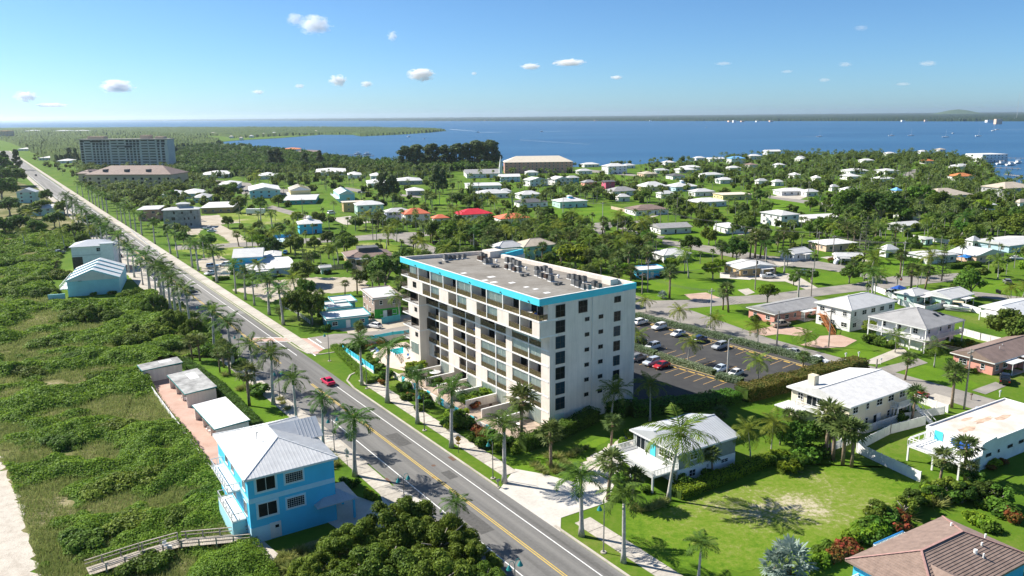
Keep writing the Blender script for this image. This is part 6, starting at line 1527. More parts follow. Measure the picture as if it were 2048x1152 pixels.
LOOK = {'sea_grape_tree': 'large glossy sea grape tree', 'royal_palm': 'grey trunked royal palm', 'coconut_palm': 'yellow green coconut palm', 'sabal_palm': 'round headed sabal palm', 'silver_palm': 'silver blue fan palm', 'dense_tree': 'dense dark green tree', 'bright_tree': 'bright green spreading tree',
        'leafy_tree': 'small round leafy tree', 'sea_grape_bush': 'wide glossy sea grape bush', 'garden_shrub': 'clipped green garden shrub', 'red_shrub': 'red leaved garden shrub', 'bright_shrub': 'lime green garden shrub', 'grass_clump': 'tan ornamental grass clump', 'casuarina_pine': 'tall wispy casuarina pine', 'norfolk_pine': 'spiky tiered norfolk pine'}
CATS = {'sea_grape_tree': 'tree', 'royal_palm': 'palm tree', 'coconut_palm': 'palm tree', 'sabal_palm': 'palm tree', 'silver_palm': 'palm tree', 'dense_tree': 'tree', 'bright_tree': 'tree', 'leafy_tree': 'tree', 'sea_grape_bush': 'bush', 'garden_shrub': 'shrub', 'red_shrub': 'shrub', 'bright_shrub': 'shrub', 'grass_clump': 'grass clump', 'casuarina_pine': 'pine tree', 'norfolk_pine': 'pine tree'}
GROUPS = {'sea_grape_tree': 'sea grape trees', 'royal_palm': 'royal palms along the streets', 'coconut_palm': 'coconut palms', 'sabal_palm': 'sabal palms', 'dense_tree': 'dense trees in the neighbourhood', 'bright_tree': 'bright green trees', 'leafy_tree': 'small leafy trees', 'sea_grape_bush': 'sea grape bushes on the dune', 'garden_shrub': 'garden shrubs', 'red_shrub': 'red shrubs', 'bright_shrub': 'lime green shrubs', 'grass_clump': 'ornamental grasses', 'casuarina_pine': 'casuarina pines', 'norfolk_pine': 'norfolk pines'}
PLANTED = []                     # (x, y, radius, height)
TREES = {}
def plant(kind, x, y, h, rz=None, var=None, wide=1.0, z=0.0):
    var = random.randrange(len(PROTO[kind])) if var is None else var % len(PROTO[kind])
    parts, H0, r0 = PROTO[kind][var]
    rz = random.uniform(0, 6.28) if rz is None else rz
    o = empty(kind, (x, y, z), rz); s = h / H0
    if 'palm' in kind and kind != 'silver_palm': wide *= random.uniform(1.15, 1.45)
    o.scale = (s * wide, s * wide, s)
    for p in parts:
        c = put(p[0], p[1], o)
        k = FULL.get(kind, 0) / (r0 * s * wide)          # a low palm still carries a full crown
        if k > 1 and p[0] != 'trunk': c.scale = (k,) * 3; t = TOPS[kind][var]; c.location = (t[0] * (1 - k), t[1] * (1 - k), H0 * (1 - k))
        for k in (p[2] if len(p) > 2 else ()): put(k[0], k[1], c)
    PLANTED.append((x, y, r0 * s * wide, h)); TREES.setdefault(kind, []).append((o, h, x, y))
    later(o, LOOK[kind], CATS[kind], GROUPS.get(kind), x, y)
    return o
def plant_px(kind, px, py, top, **k):
    def across(q): return float((at(px, q)[:2] - ROAD_O) @ ROAD_N)
    while kind == 'royal_palm' and px < 700 and -10.2 < across(py) < 4: py += 1; top += .35      # feet stand on the verge, not in the road
    while kind == 'royal_palm' and px < 700 and 4 <= across(py) < 11.3: py -= .5
    p = at(px, py); return plant(kind, p[0], p[1], max(.4, height_to(px, py, top)), **k)

# street palms: (pixel of the foot, row of the crown's middle)
for px, py, t in ((511, 745, 677), (547, 797, 702), (594, 819, 745), (647, 877, 792), (710, 952, 838), (467, 697, 630), (429, 657, 605), (381, 617, 565), (364, 615, 562), (341, 570, 526), (312, 550, 516), (286, 560, 523), (269, 535, 494), (242, 515, 466), (917, 1085, 1005),
                  (567, 650, 578), (539, 630, 556), (509, 611, 555), (491, 600, 541), (472, 587, 529), (434, 565, 500), (397, 542, 486), (385, 535, 487), (356, 516, 469), (341, 509, 459), (310, 489, 444), (284, 472, 429), (272, 465, 425), (262, 457, 416), (325, 545, 505), (300, 530, 492), (258, 520, 480), (228, 500, 455), (218, 488, 447), (205, 478, 438), (195, 468, 430), (180, 458, 420), (168, 447, 412), (158, 437, 402), (147, 428, 394), (136, 418, 386), (252, 452, 414), (244, 446, 411), (235, 442, 409),
                  (215, 429, 391), (207, 425, 388), (199, 420, 385), (192, 415, 381), (186, 412, 378), (179, 407, 374), (166, 398, 370), (155, 391, 365), (835, 847, 752), (903, 895, 778), (1009, 966, 848), (1163, 1072, 950), (1247, 1125, 988), (724, 770, 682), (775, 805, 694), (1397, 1160, 1085),
                  (352, 560, 530), (330, 565, 520)):
    plant_px('royal_palm', px, py, t)
for px, py, t in ((1375, 727, 684), (1516, 759, 719), (1516, 691, 652), (1610, 694, 668), (1430, 664, 636), (1360, 649, 619), (1292, 624, 599), (1277, 692, 667), (1222, 848, 775), (1300, 842, 770), (1501, 927, 858), (1542, 905, 848), (1735, 580, 512), (1857, 562, 510), (2020, 612, 575), (2043, 606, 570), (800, 640, 590), (130, 500, 462), (95, 497, 470), (50, 495, 462), (165, 470, 435), (60, 460, 425), (190, 490, 455), (215, 470, 440), (120, 455, 425), (1868, 735, 690), (1790, 705, 670), (510, 385, 350), (850, 600, 570)):
    plant_px('coconut_palm', px, py, t)
o = plant_px('coconut_palm', 1337, 1000, 866, var=0, rz=math.atan2(.1, 1.0) - math.atan2(PROTO['coconut_palm'][0][0][0][1].vertices[-1].co.y, PROTO['coconut_palm'][0][0][0][1].vertices[-1].co.x))
for px, py, t in ((1102, 937, 862), (1222, 895, 845), (1215, 1000, 918), (1262, 1010, 950), (1425, 952, 905), (1042, 885, 797), (1650, 912, 828), (1666, 920, 845), (1685, 930, 852), (1703, 935, 860), (1822, 847, 787), (1810, 760, 716), (1903, 816, 745), (1878, 975, 915), (1930, 962, 893), (1935, 975, 938), (1605, 748, 712), (1446, 620, 586), (1457, 625, 578), (1339, 597, 543),
                  (1706, 556, 527), (560, 640, 622), (716, 678, 652), (722, 680, 660), (385, 720, 680), (400, 722, 680), (440, 745, 705), (460, 750, 700), (499, 812, 745), (448, 735, 690), (720, 570, 560), (478, 493, 468), (640, 632, 590), (1500, 515, 478), (1510, 518, 470), (1520, 516, 475), (1530, 512, 472), (1480, 512, 480), (1465, 515, 482), (1555, 503, 475), (1660, 905, 865), (1580, 870, 830), (1600, 868, 835), (1440, 860, 825), (540, 585, 560), (690, 590, 566)):
    plant_px('sabal_palm', px, py, t)
plant_px('silver_palm', 1578, 1148, 1098); plant_px('silver_palm', 1548, 1152, 1112, wide=.8); plant_px('silver_palm', 1325, 597, 585)
for px, py, t in ((1883, 562, 484), (1728, 525, 432)): plant_px('norfolk_pine', px, py, t)
for px, py, t, w in ((832, 340, 291, 2.0), (862, 338, 289, 1.9), (890, 338, 290, 1.9), (915, 337, 287, 1.8), (950, 336, 283, 1.8), (982, 334, 280, 1.7), (812, 340, 292, 1.8), (967, 335, 284, 1.6), (932, 336, 288, 1.6), (768, 402, 346, 1.2), (785, 402, 350, 1.1), (872, 388, 331, 1.3), (886, 386, 340, 1.1), (556, 338, 297, 1.5), (545, 340, 302, 1.2), (640, 336, 302, 1.3), (610, 338, 305, 1.2), (990, 332, 292, 1.0), (35, 340, 300, 1.0), (12, 345, 302, 1.0), (140, 320, 295, 1.0), (152, 322, 297, 1.0)):
    plant_px('casuarina_pine', px, py, t, wide=w)
for px, py, t, w in ((772, 585, 510, 1.0), (745, 578, 530, .9), (605, 572, 522, .9), (612, 568, 525, .8), (598, 642, 580, .95), (625, 650, 590, .8), (2016, 690, 620, 1.0), (2045, 700, 640, .9), (460, 398, 366, 1.2), (440, 400, 372, 1.0), (1262, 495, 465, 1.0), (1905, 590, 568, .8), (480, 425, 392, 1.0), (520, 420, 395, .9), (345, 400, 380, 1.2), (400, 398, 385, 1.2), (1490, 480, 430, 1.0), (1410, 468, 428, 1.0),
                      (1590, 905, 850, 1.0), (1620, 900, 845, .8), (1560, 890, 845, .9), (1010, 470, 440, .9), (880, 490, 440, 1.0), (905, 495, 445, 1.0), (930, 498, 450, .9), (1840, 410, 372, 1.3), (1880, 425, 385, 1.2), (1700, 430, 380, 1.2), (1760, 450, 385, 1.3), (1660, 420, 395, 1.0), (1985, 470, 425, 1.3), (2030, 480, 430, 1.3), (1940, 470, 432, 1.2), (1900, 455, 425, 1.1), (2040, 440, 410, 1.2)):
    plant_px('dense_tree', px, py, t, wide=w)
for px, py, t, w in ((10, 375, 330, 1.4), (30, 372, 335, 1.2), (5, 400, 355, 1.3), (20, 430, 395, 1.3), (60, 440, 410, 1.3), (85, 430, 400, 1.2), (40, 465, 430, 1.3), (10, 470, 435, 1.3), (110, 455, 425, 1.2), (75, 470, 440, 1.2), (150, 478, 445, 1.2), (130, 430, 402, 1.1), (180, 455, 430, 1.0), (205, 480, 455, 1.0), (165, 495, 468, .9), (-5, 350, 312, 1.3), (95, 405, 380, 1.0)):
    plant_px('dense_tree', px, py, t, wide=w)
for px, py, t, w in ((1150, 540, 490, 1.3), (1120, 520, 490, 1.0), (1742, 672, 642, 1.2), (1425, 560, 525, 1.0), (1965, 430, 400, 1.3), (1860, 465, 440, 1.2), (1880, 425, 400, 1.0), (1935, 545, 530, 1.2)):
    plant_px('bright_tree', px, py, t, wide=w)
# big sea grapes at the bottom and on the dune
for px, py, h, w in ((705, 1125, 5.6, .9), (800, 1090, 6.8, .9), (880, 1120, 6.2, .85), (940, 1150, 5.0, .8), (635, 1170, 4.4, .85), (765, 1190, 6.5, 1.0), (860, 1210, 6.4, 1.0), (965, 1200, 4.6, .8), (690, 1230, 5.5, 1.0), (185, 640, 4.8, .85), (310, 622, 5.4, .8), (345, 655, 5.4, .85), (385, 668, 4.6, .75)):
    p = at(px, py); plant('sea_grape_tree', p[0], p[1], h, wide=w)
for px, py, h, w in ( (150, 640, 3.2, 1.1), (225, 640, 3.2, .9), (300, 670, 3.6, 1.1), (255, 690, 3.2, 1.1), (400, 690, 3.6, .9), (345, 700, 3.0, 1.0), (60, 570, 3.5, 1.3), (30, 590, 3.2, 1.3), (90, 590, 3.0, 1.2), (120, 555, 3.5, 1.0),
                     (20, 530, 3.5, 1.3), (80, 530, 3.2, 1.4), (270, 600, 4.0, .9), (90, 690, 2.4, 1.4), (160, 720, 2.2, 1.5), (200, 760, 2.2, 1.3), (60, 750, 2.2, 1.3), (130, 890, 2.0, 1.3), (230, 860, 2.0, 1.4), (210, 980, 2.0, 1.4), (300, 960, 2.2, 1.3), (270, 1050, 2.0, 1.4), (350, 1040, 1.8, 1.3), (400, 1000, 1.6, 1.2), (170, 1090, 2.0, 1.3), (300, 1135, 2.0, 1.2)):
    p = at(px, py); plant('sea_grape_bush', p[0], p[1], h, wide=w)
# garden beds round the condominium and the beach house
for px, py, k, h in ((800, 780, 'garden_shrub', 1.6), (815, 775, 'bright_shrub', 1.6), (850, 800, 'garden_shrub', 1.8), (858, 815, 'garden_shrub', 1.6), (842, 792, 'bright_shrub', 1.5), (838, 822, 'garden_shrub', 1.4), (820, 796, 'red_shrub', 1.3), (815, 800, 'garden_shrub', 1.3), (775, 758, 'garden_shrub', 1.8), (762, 768, 'red_shrub', 1.2), (752, 762, 'garden_shrub', 1.3),
                     (900, 840, 'bright_shrub', 2.2), (918, 850, 'garden_shrub', 2.4), (935, 855, 'garden_shrub', 2.2), (905, 860, 'bright_shrub', 2.0), (890, 850, 'garden_shrub', 1.6), (925, 835, 'bright_shrub', 2.0), (955, 870, 'red_shrub', 2.0), (970, 878, 'red_shrub', 1.8), (945, 880, 'garden_shrub', 1.2), (975, 895, 'garden_shrub', 1.8), (1000, 900, 'bright_shrub', 1.8), (990, 885, 'garden_shrub', 2.0), (1030, 905, 'bright_shrub', 1.3), (1015, 890, 'garden_shrub', 1.6), (960, 895, 'garden_shrub', 1.3),
                     (940, 808, 'bright_shrub', 2.0), (960, 800, 'garden_shrub', 2.2), (975, 795, 'bright_shrub', 2.6), (985, 800, 'bright_shrub', 2.0), (950, 815, 'red_shrub', 1.5), (925, 800, 'garden_shrub', 1.6), (1010, 845, 'garden_shrub', 1.6), (1030, 838, 'garden_shrub', 1.6), (875, 770, 'garden_shrub', 2.0), (865, 762, 'garden_shrub', 1.7), (890, 775, 'garden_shrub', 1.4),
                     (700, 705, 'garden_shrub', 2.0), (712, 700, 'garden_shrub', 2.2), (725, 695, 'garden_shrub', 2.0), (690, 700, 'garden_shrub', 1.8), (740, 700, 'red_shrub', 1.8), (760, 690, 'red_shrub', 1.5), (750, 730, 'bright_shrub', 2.0), (760, 740, 'garden_shrub', 1.8), (740, 722, 'garden_shrub', 1.6), (830, 745, 'bright_shrub', 3.0), (822, 752, 'garden_shrub', 2.2),
                     (1700, 1085, 'bright_shrub', 2.0), (1725, 1078, 'bright_shrub', 2.2), (1665, 1120, 'red_shrub', 1.8), (1690, 1105, 'red_shrub', 2.0), (1710, 1110, 'red_shrub', 1.6), (1750, 1070, 'bright_shrub', 2.4), (1770, 1065, 'garden_shrub', 2.4), (1790, 1050, 'red_shrub', 2.6), (1640, 1130, 'bright_shrub', 1.8), (1655, 1100, 'garden_shrub', 1.4), (1640, 1112, 'garden_shrub', 1.6), (1800, 1065, 'red_shrub', 2.0), (1745, 1090, 'garden_shrub', 1.8),
                     (1950, 1045, 'bright_shrub', 1.8), (1970, 1055, 'bright_shrub', 1.8), (1990, 1065, 'garden_shrub', 1.6), (2020, 1040, 'red_shrub', 2.0), (2000, 1030, 'garden_shrub', 2.4), (1560, 930, 'garden_shrub', 2.0), (1575, 945, 'bright_shrub', 2.4), (1555, 920, 'bright_shrub', 2.0), (1600, 935, 'garden_shrub', 2.6), (1620, 925, 'garden_shrub', 2.8), (1640, 915, 'garden_shrub', 2.4), (1245, 890, 'bright_shrub', 1.4), (1260, 875, 'bright_shrub', 1.6),
                     (1240, 960, 'garden_shrub', 1.4), (1255, 985, 'garden_shrub', 1.4), (1230, 1000, 'bright_shrub', 1.0), (1290, 985, 'garden_shrub', 1.2), (520, 790, 'garden_shrub', 2.8), (690, 965, 'garden_shrub', 1.2), (708, 975, 'garden_shrub', 1.3), (735, 992, 'bright_shrub', 1.2), (748, 1000, 'bright_shrub', 1.1), (590, 855, 'garden_shrub', 1.6), (600, 860, 'garden_shrub', 1.4), (632, 905, 'garden_shrub', 1.6),
                     (460, 720, 'garden_shrub', 2.4), (475, 735, 'garden_shrub', 2.2), (430, 712, 'garden_shrub', 2.6), (410, 710, 'garden_shrub', 3.0), (450, 715, 'garden_shrub', 2.8), (1690, 655, 'garden_shrub', 1.6), (1755, 690, 'garden_shrub', 2.4), (1735, 685, 'garden_shrub', 2.2), (1775, 695, 'garden_shrub', 1.8), (1920, 695, 'garden_shrub', 1.8), (1900, 690, 'garden_shrub', 2.0), (1940, 690, 'bright_shrub', 1.6), (2040, 695, 'bright_shrub', 2.0)):
    p = at(px, py); plant(k, p[0], p[1], h, wide=random.uniform(1.0, 1.3))
for px, py in ((1080, 940), (1090, 948), (1100, 930), (1112, 935), (1125, 925), (1135, 930), (1118, 915), (1140, 912), (1098, 915), (1155, 905), (1172, 898), (1070, 932), (1110, 945), (1128, 940), (1320, 1010), (1310, 1015), (1298, 1020), (1282, 1022), (1268, 1018), (1330, 1003), (480, 780), (495, 775), (450, 752), (566, 808), (575, 820), (560, 800), (655, 905), (663, 918), (672, 930), (660, 935), (440, 1020), (455, 1040), (440, 1060), (470, 1075), (425, 1010), (430, 1045), (500, 1115), (520, 1125), (545, 1135), (490, 1130), (565, 1112), (580, 1120), (600, 1105), (620, 1108), (640, 1095), (660, 1090), (590, 1135), (560, 1128), (610, 1125), (630, 1120), (575, 1140), (510, 1140), (530, 1148), (650, 1108), (670, 1100)):
    p = at(px, py); plant('grass_clump', p[0], p[1], rnd(.8, 1.3), wide=1.2)

def inside(poly, x, y):
    n = len(poly); c = False; j = n - 1
    for i in range(n):
        if (poly[i][1] > y) != (poly[j][1] > y) and x < (poly[j][0] - poly[i][0]) * (y - poly[i][1]) / (poly[j][1] - poly[i][1]) + poly[i][0]: c = not c
        j = i
    return c
# --- hedges
def hedge(label, pts, w, h, m=None, leaf=.22, dens=46, name='hedge', cat='hedge'):
    P = [at(*p)[:2] for p in pts]; c = sum(P) / len(P); m = m or L_HEDGE
    o = thing(name, (c[0], c[1], 0), 0, label, cat); core = MB(); Q = []
    for a, b in zip(P[:-1], P[1:]):
        d = b - a; l = np.linalg.norm(d); d /= l; n = np.array([-d[1], d[0]])
        core.prism([tuple(a - c - n * w * .42), tuple(b - c - n * w * .42), tuple(b - c + n * w * .42), tuple(a - c + n * w * .42)], 0, h * .88)
        k = int(min(9000, l * (w + 2 * h) * dens)); t = rnd(0, l, k); s = RNG.random(k) * (w + 2 * h)
        x = np.where(s < h, -w / 2, np.where(s > h + w, w / 2, s - h - w / 2)); z = np.where(s < h, s, np.where(s > h + w, 2 * h + w - s, h))
        bump = .22 * h * (np.sin(t * 1.7 + c[0]) * .4 + np.sin(t * .63 + 1.3) * .6) * (z > .5 * h) * .5
        C = np.stack([a[0] - c[0] + d[0] * t + n[0] * x, a[1] - c[1] + d[1] * t + n[1] * x, z + bump], 1) + RNG.normal(0, .07, (k, 3))
        nn = norm(np.stack([n[0] * np.sign(x) * (s < h) + n[0] * (s > h + w), n[1] * np.sign(x) * (s < h) + n[1] * (s > h + w), ((s >= h) & (s <= h + w)) * 1.0], 1) + RNG.normal(0, .5, (k, 3)) + [0, 0, .2])
        U = norm(np.cross(nn, RNG.normal(0, 1, (k, 3)))); V = np.cross(nn, U); sz = leaf * rnd(.7, 1.4, k)
        Q.append(diamonds(C - U * sz[:, None] * .5, U, V, sz, sz * .42))
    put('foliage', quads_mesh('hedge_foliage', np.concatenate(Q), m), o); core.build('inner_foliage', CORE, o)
    return o
hedge('long dark green hedge behind the pink beach cabanas', [(366, 728), (440, 782), (512, 858)], 2.4, 1.5)
hedge('yellow green hedge in front of the pool fence', [(668, 696), (704, 732), (742, 768)], 1.8, 1.0, L_LIGHT)
hedge('tall dark hedge beside the shaded condominium gable', [(1045, 900), (1110, 878), (1190, 840)], 2.6, 2.4)
hedge('long silvery hedge between car park and back street', [(1272, 634), (1420, 672), (1560, 708), (1640, 730)], 2.0, 1.3, L_SILVERH)
hedge('short silvery hedge beside the condominium in car park', [(1270, 698), (1312, 711)], 1.8, 1.2, L_SILVERH)
hedge('middle silvery hedge dividing the car park', [(1316, 715), (1428, 750)], 1.8, 1.2, L_SILVERH)
hedge('silvery hedge end near the two pale parked cars', [(1434, 757), (1484, 768)], 2.2, 1.3, L_SILVERH)
hedge('tall rusty green hedge between car park and cream house', [(1482, 800), (1560, 780), (1640, 760), (1722, 740)], 4.0, 2.8, leaf_mat('rusty_hedge_leaf', (.16, .14, .035), (.06, .085, .015), .25, .2, scale=.5), .3, 30)
hedge('low clipped hedge along the sage beach house', [(1352, 995), (1420, 970), (1500, 938), (1550, 920)], 2.4, 1.3, L_LIGHT)
hedge('dark clipped hedge behind the corner lawn', [(1743, 508), (1800, 518), (1846, 527)], 2.0, 1.6)
hedge('dark clipped hedge below the blue canopy', [(1896, 538), (1958, 532)], 2.4, 1.8)
hedge('curved clipped hedge round the distant drive', [(1632, 398), (1650, 403), (1680, 400)], 2.5, 2.2)
hedge('hedge by the motel car park', [(425, 562), (458, 558)], 2.0, 1.2)
hedge('long yellow green shrub border on the far lawn', [(1358, 405), (1400, 418), (1432, 426)], 3.5, 2.4, L_LIGHT, .4, 20)
hedge('green border hedge before the white grey ranch', [(935, 392), (985, 397)], 3, 2.0, L_LIGHT, .4, 20)
hedge('dense green planting along the condominium drive', [(1200, 815), (1260, 830), (1330, 822), (1420, 812), (1470, 800)], 4.0, 2.2, None, .3, 24)
for i in range(34):
    t = i / 33; q = np.array([1745, 1062]) * (1 - t) + np.array([1995, 1012]) * t + RNG.normal(0, 1, 2) * [8, 9] + [0, -34 * math.sin(3.1 * t)]
    p = at(*q); plant(('leafy_tree', 'garden_shrub', 'bright_shrub', 'leafy_tree', 'grass_clump')[i % 5], p[0], p[1], (rnd(2.2, 3.6), rnd(1.6, 2.4), rnd(1.5, 2.2), rnd(2.5, 3.8), rnd(1.2, 2.0))[i % 5], wide=1.25)
for b_ in list(HOUSES):                         # planting along the house walls
    o, lab, c, lb, la, h = b_; rz = o.rotation_euler[2]
    if math.hypot(c[0], c[1]) > 330 or la > 60 or 'blue beach' in lab or 'corner' in lab: continue
    for j in range(5):
        x, y = ((-lb / 2 + lb * random.random(), -la / 2 - rnd(.1, .9)), (-lb / 2 - rnd(.1, .9), -la / 2 + la * random.random()))[j % 2]
        X, Y = c[0] + math.cos(rz) * x - math.sin(rz) * y, c[1] + math.sin(rz) * x + math.cos(rz) * y
        if not any(inside(k, X, Y) for k in CLEAR[:60] if len(k) > 3): plant(random.choice(('garden_shrub', 'garden_shrub', 'bright_shrub', 'red_shrub')), X, Y, rnd(.9, 1.9), wide=1.15)

# --- scattered neighbourhood trees
CBOX = [(p[:, 0].min(), p[:, 1].min(), p[:, 0].max(), p[:, 1].max(), p) for p in CLEAR]
def is_clear(x, y, m=0.0):
    return any(b[0] - m < x < b[2] + m and b[1] - m < y < b[3] + m and inside(b[4], x, y) for b in CBOX)
HB = []
for o, lab, c, lb, la, h in HOUSES:
    rz = o.rotation_euler[2]; ca, sa = math.cos(rz), math.sin(rz)
    pts = [proj((c[0] + ca * x - sa * y, c[1] + sa * x + ca * y, z)) for x in (-lb / 2, lb / 2) for y in (-la / 2, la / 2) for z in (0, h)]
    xs, ys = [p[0] for p in pts], [p[1] for p in pts]
    HB.append((c[0], c[1], lb / 2, la / 2, ca, sa, min(xs), max(xs), min(ys), max(ys)))
def in_house(x, y, m):
    for b in HB:
        dx, dy = x - b[0], y - b[1]; u, v = dx * b[4] + dy * b[5], -dx * b[5] + dy * b[4]
        if abs(u) < b[2] + m and abs(v) < b[3] + m: return True
    return False
def hides(x, y, r, h):
    "share of some house picture that a tree here would cover"
    px, py = proj((x, y, 0)); tp = proj((x, y, h))[1]; rp = r * FOC / math.hypot(x, y); d = math.hypot(x, y); worst = 0
    for b in HB:
        if math.hypot(b[0], b[1]) < d: continue
        w = min(px + rp, b[7]) - max(px - rp, b[6]); hh = min(py, b[9]) - max(tp, b[8])
        if w > 0 and hh > 0: worst = max(worst, w * hh / max(1, (b[7] - b[6]) * (b[9] - b[8])))
    return worst
WOODED = [[(820, 490), (900, 440), (1000, 438), (1060, 450), (1290, 452), (1300, 500), (1300, 545), (1110, 545), (985, 500), (900, 510)], [(700, 445), (800, 440), (900, 460), (800, 470), (700, 462)],
          [(1150, 360), (1330, 375), (1380, 430), (1260, 400), (1100, 410), (1000, 425)], [(1500, 300), (1950, 315), (1990, 350), (1900, 440), (1700, 410), (1540, 385), (1500, 340)], [(1680, 400), (2048, 370), (2080, 500), (1850, 480), (1640, 470)],
          [(850, 400), (960, 395), (960, 425), (850, 420)], [(150, 330), (480, 340), (480, 405), (230, 420), (160, 370)], [(1290, 310), (1540, 312), (1540, 380), (1300, 360)], [(430, 335), (900, 335), (900, 365), (560, 372), (430, 365)], [(1560, 460), (1700, 440), (1860, 470), (1700, 500)], [(0, 330), (60, 365), (150, 405), (235, 475), (150, 500), (0, 500)]]
WPX = [[tuple(p) for p in w] for w in WOODED]
GRID = {}
for x, y, r, h in PLANTED: GRID.setdefault((int(x // 12), int(y // 12)), []).append((x, y, r))
def near_tree(x, y, r, f):
    gx, gy = int(x // 12), int(y // 12)
    for i in (-1, 0, 1):
        for j in (-1, 0, 1):
            for a, b, q in GRID.get((gx + i, gy + j), ()):
                if (a - x) ** 2 + (b - y) ** 2 < (f * (q + r)) ** 2: return True
    return False
cand = []
_sx = np.array([q[0] for q in SHORE[1:18]][::-1], float); _sy = np.array([q[1] for q in SHORE[1:18]][::-1], float); _or = np.argsort(_sx)
def SHORE_Y(px): return float(np.interp(px, _sx[_or], _sy[_or]))
ROADBAND = lambda x, y: -20 < (np.array([x, y]) - ROAD_O) @ ROAD_N < 20
for _ in range(26000):
    py = 312 + 300 * random.random() ** 1.7; px = random.uniform(-30, 2080)
    if px < 240 and py > 480: continue
    x, y = at(px, py)[:2]
    if ROADBAND(x, y) or is_clear(x, y, .5): continue
    wood = any(inside(w, px, py) for w in WPX)
    if not wood and random.random() > .2: continue
    if py < SHORE_Y(px) + 2: continue
    k = random.choices(('dense_tree', 'leafy_tree', 'sabal_palm', 'coconut_palm', 'bright_tree', 'royal_palm'), (22, 16, 34, 18, 7, 3))[0]
    h = {'dense_tree': random.uniform(5.5, 9), 'leafy_tree': random.uniform(3.5, 6), 'sabal_palm': random.uniform(4.5, 8), 'coconut_palm': random.uniform(6, 9.5), 'bright_tree': random.uniform(4.5, 7), 'royal_palm': random.uniform(7, 10)}[k]
    r = PROTO[k][0][2] * h / PROTO[k][0][1]
    if in_house(x, y, .6 + r * .5) or near_tree(x, y, r, (.7 if wood else .85)): continue
    if hides(x, y, r, h) > (.25 if random.random() < .2 else .09): continue
    tp = at(*proj((x, y, h))); 
    if random.random() < .75 and is_clear(tp[0], tp[1]): continue
    GRID.setdefault((int(x // 12), int(y // 12)), []).append((x, y, r)); cand.append((math.hypot(x, y) / h, k, x, y, h))
cand.sort()
FAR = {}
count = {k: len(v) for k, v in TREES.items()}
PAL = ('sabal_palm', 'coconut_palm', 'royal_palm')
for d, k, x, y, h in cand:
    grp = 'palm' if k in PAL else 'tree'
    n = sum(c for q, c in count.items() if (q in PAL) == (grp == 'palm') and (grp == 'palm' or q in ('dense_tree', 'leafy_tree', 'bright_tree')))
    if n < 298:
        plant(k, x, y, h); count[k] = count.get(k, 0) + 1
    else: FAR.setdefault(grp, []).append((k, x, y, h))
print('trees', count, {k: len(v) for k, v in FAR.items()})
# the many smaller ones beyond, joined
def far_mesh(name, items, per, mats, leaf):
    Q, MI = [], []
    for k, x, y, h in items:
        H0, r0 = PROTO[k][0][1], PROTO[k][0][2]; s = h / H0
        if k in PAL:
            n = 34; az = rnd(0, 6.28, n); el = rnd(-.7, 1.2, n); D = norm(np.stack([np.cos(az) * np.cos(el), np.sin(az) * np.cos(el), np.sin(el) * .8], 1)); 
            C = np.repeat([[x, y, h]], n, 0); L_ = r0 * s * rnd(.8, 1.1, n)
            V = norm(np.cross(D, [0, 0, 1.0]) + RNG.normal(0, .3, (n, 3)))
            q = diamonds(C, D, V, L_, np.full(n, .28 * s)); q[:, 2, 2] -= .35 * L_
            Q.append(q); MI += [1] * n
            t = .16
            Q.append(np.array([[[x - t, y, 0], [x + t, y, 0], [x + t, y, h], [x - t, y, h]], [[x, y - t, 0], [x, y + t, 0], [x, y + t, h], [x, y - t, h]]])); MI += [3, 3]
        else:
            c = crown_clumps(7, r0 * s, h * .33, h * .62, r0 * s * .38, r0 * s * .6); q = blob_leaves(per, [(a + x, b + y, z, r) for a, b, z, r in c], leaf, .75, .8)
            Q.append(q); MI += [0 if random.random() < .6 else 2] * per
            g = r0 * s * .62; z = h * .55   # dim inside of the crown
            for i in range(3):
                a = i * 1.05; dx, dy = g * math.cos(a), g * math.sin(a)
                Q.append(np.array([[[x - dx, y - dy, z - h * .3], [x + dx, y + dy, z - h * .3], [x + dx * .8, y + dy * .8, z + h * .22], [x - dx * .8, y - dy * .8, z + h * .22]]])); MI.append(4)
    o = put(name, quads_mesh(name, np.concatenate(Q), mats, 4, MI), kind='stuff'); return o
MM = [L_DARK, L_SABAL, L_MID, PALMBARK, CORE]
if FAR.get('tree'): tag(far_mesh('distant_trees', FAR['tree'], 110, MM, 1.1), 'many smaller round trees among the distant houses', 'trees')
if FAR.get('palm'): tag(far_mesh('distant_palms', FAR['palm'], 0, MM, 1), 'many small palms among the distant houses', 'palm trees')

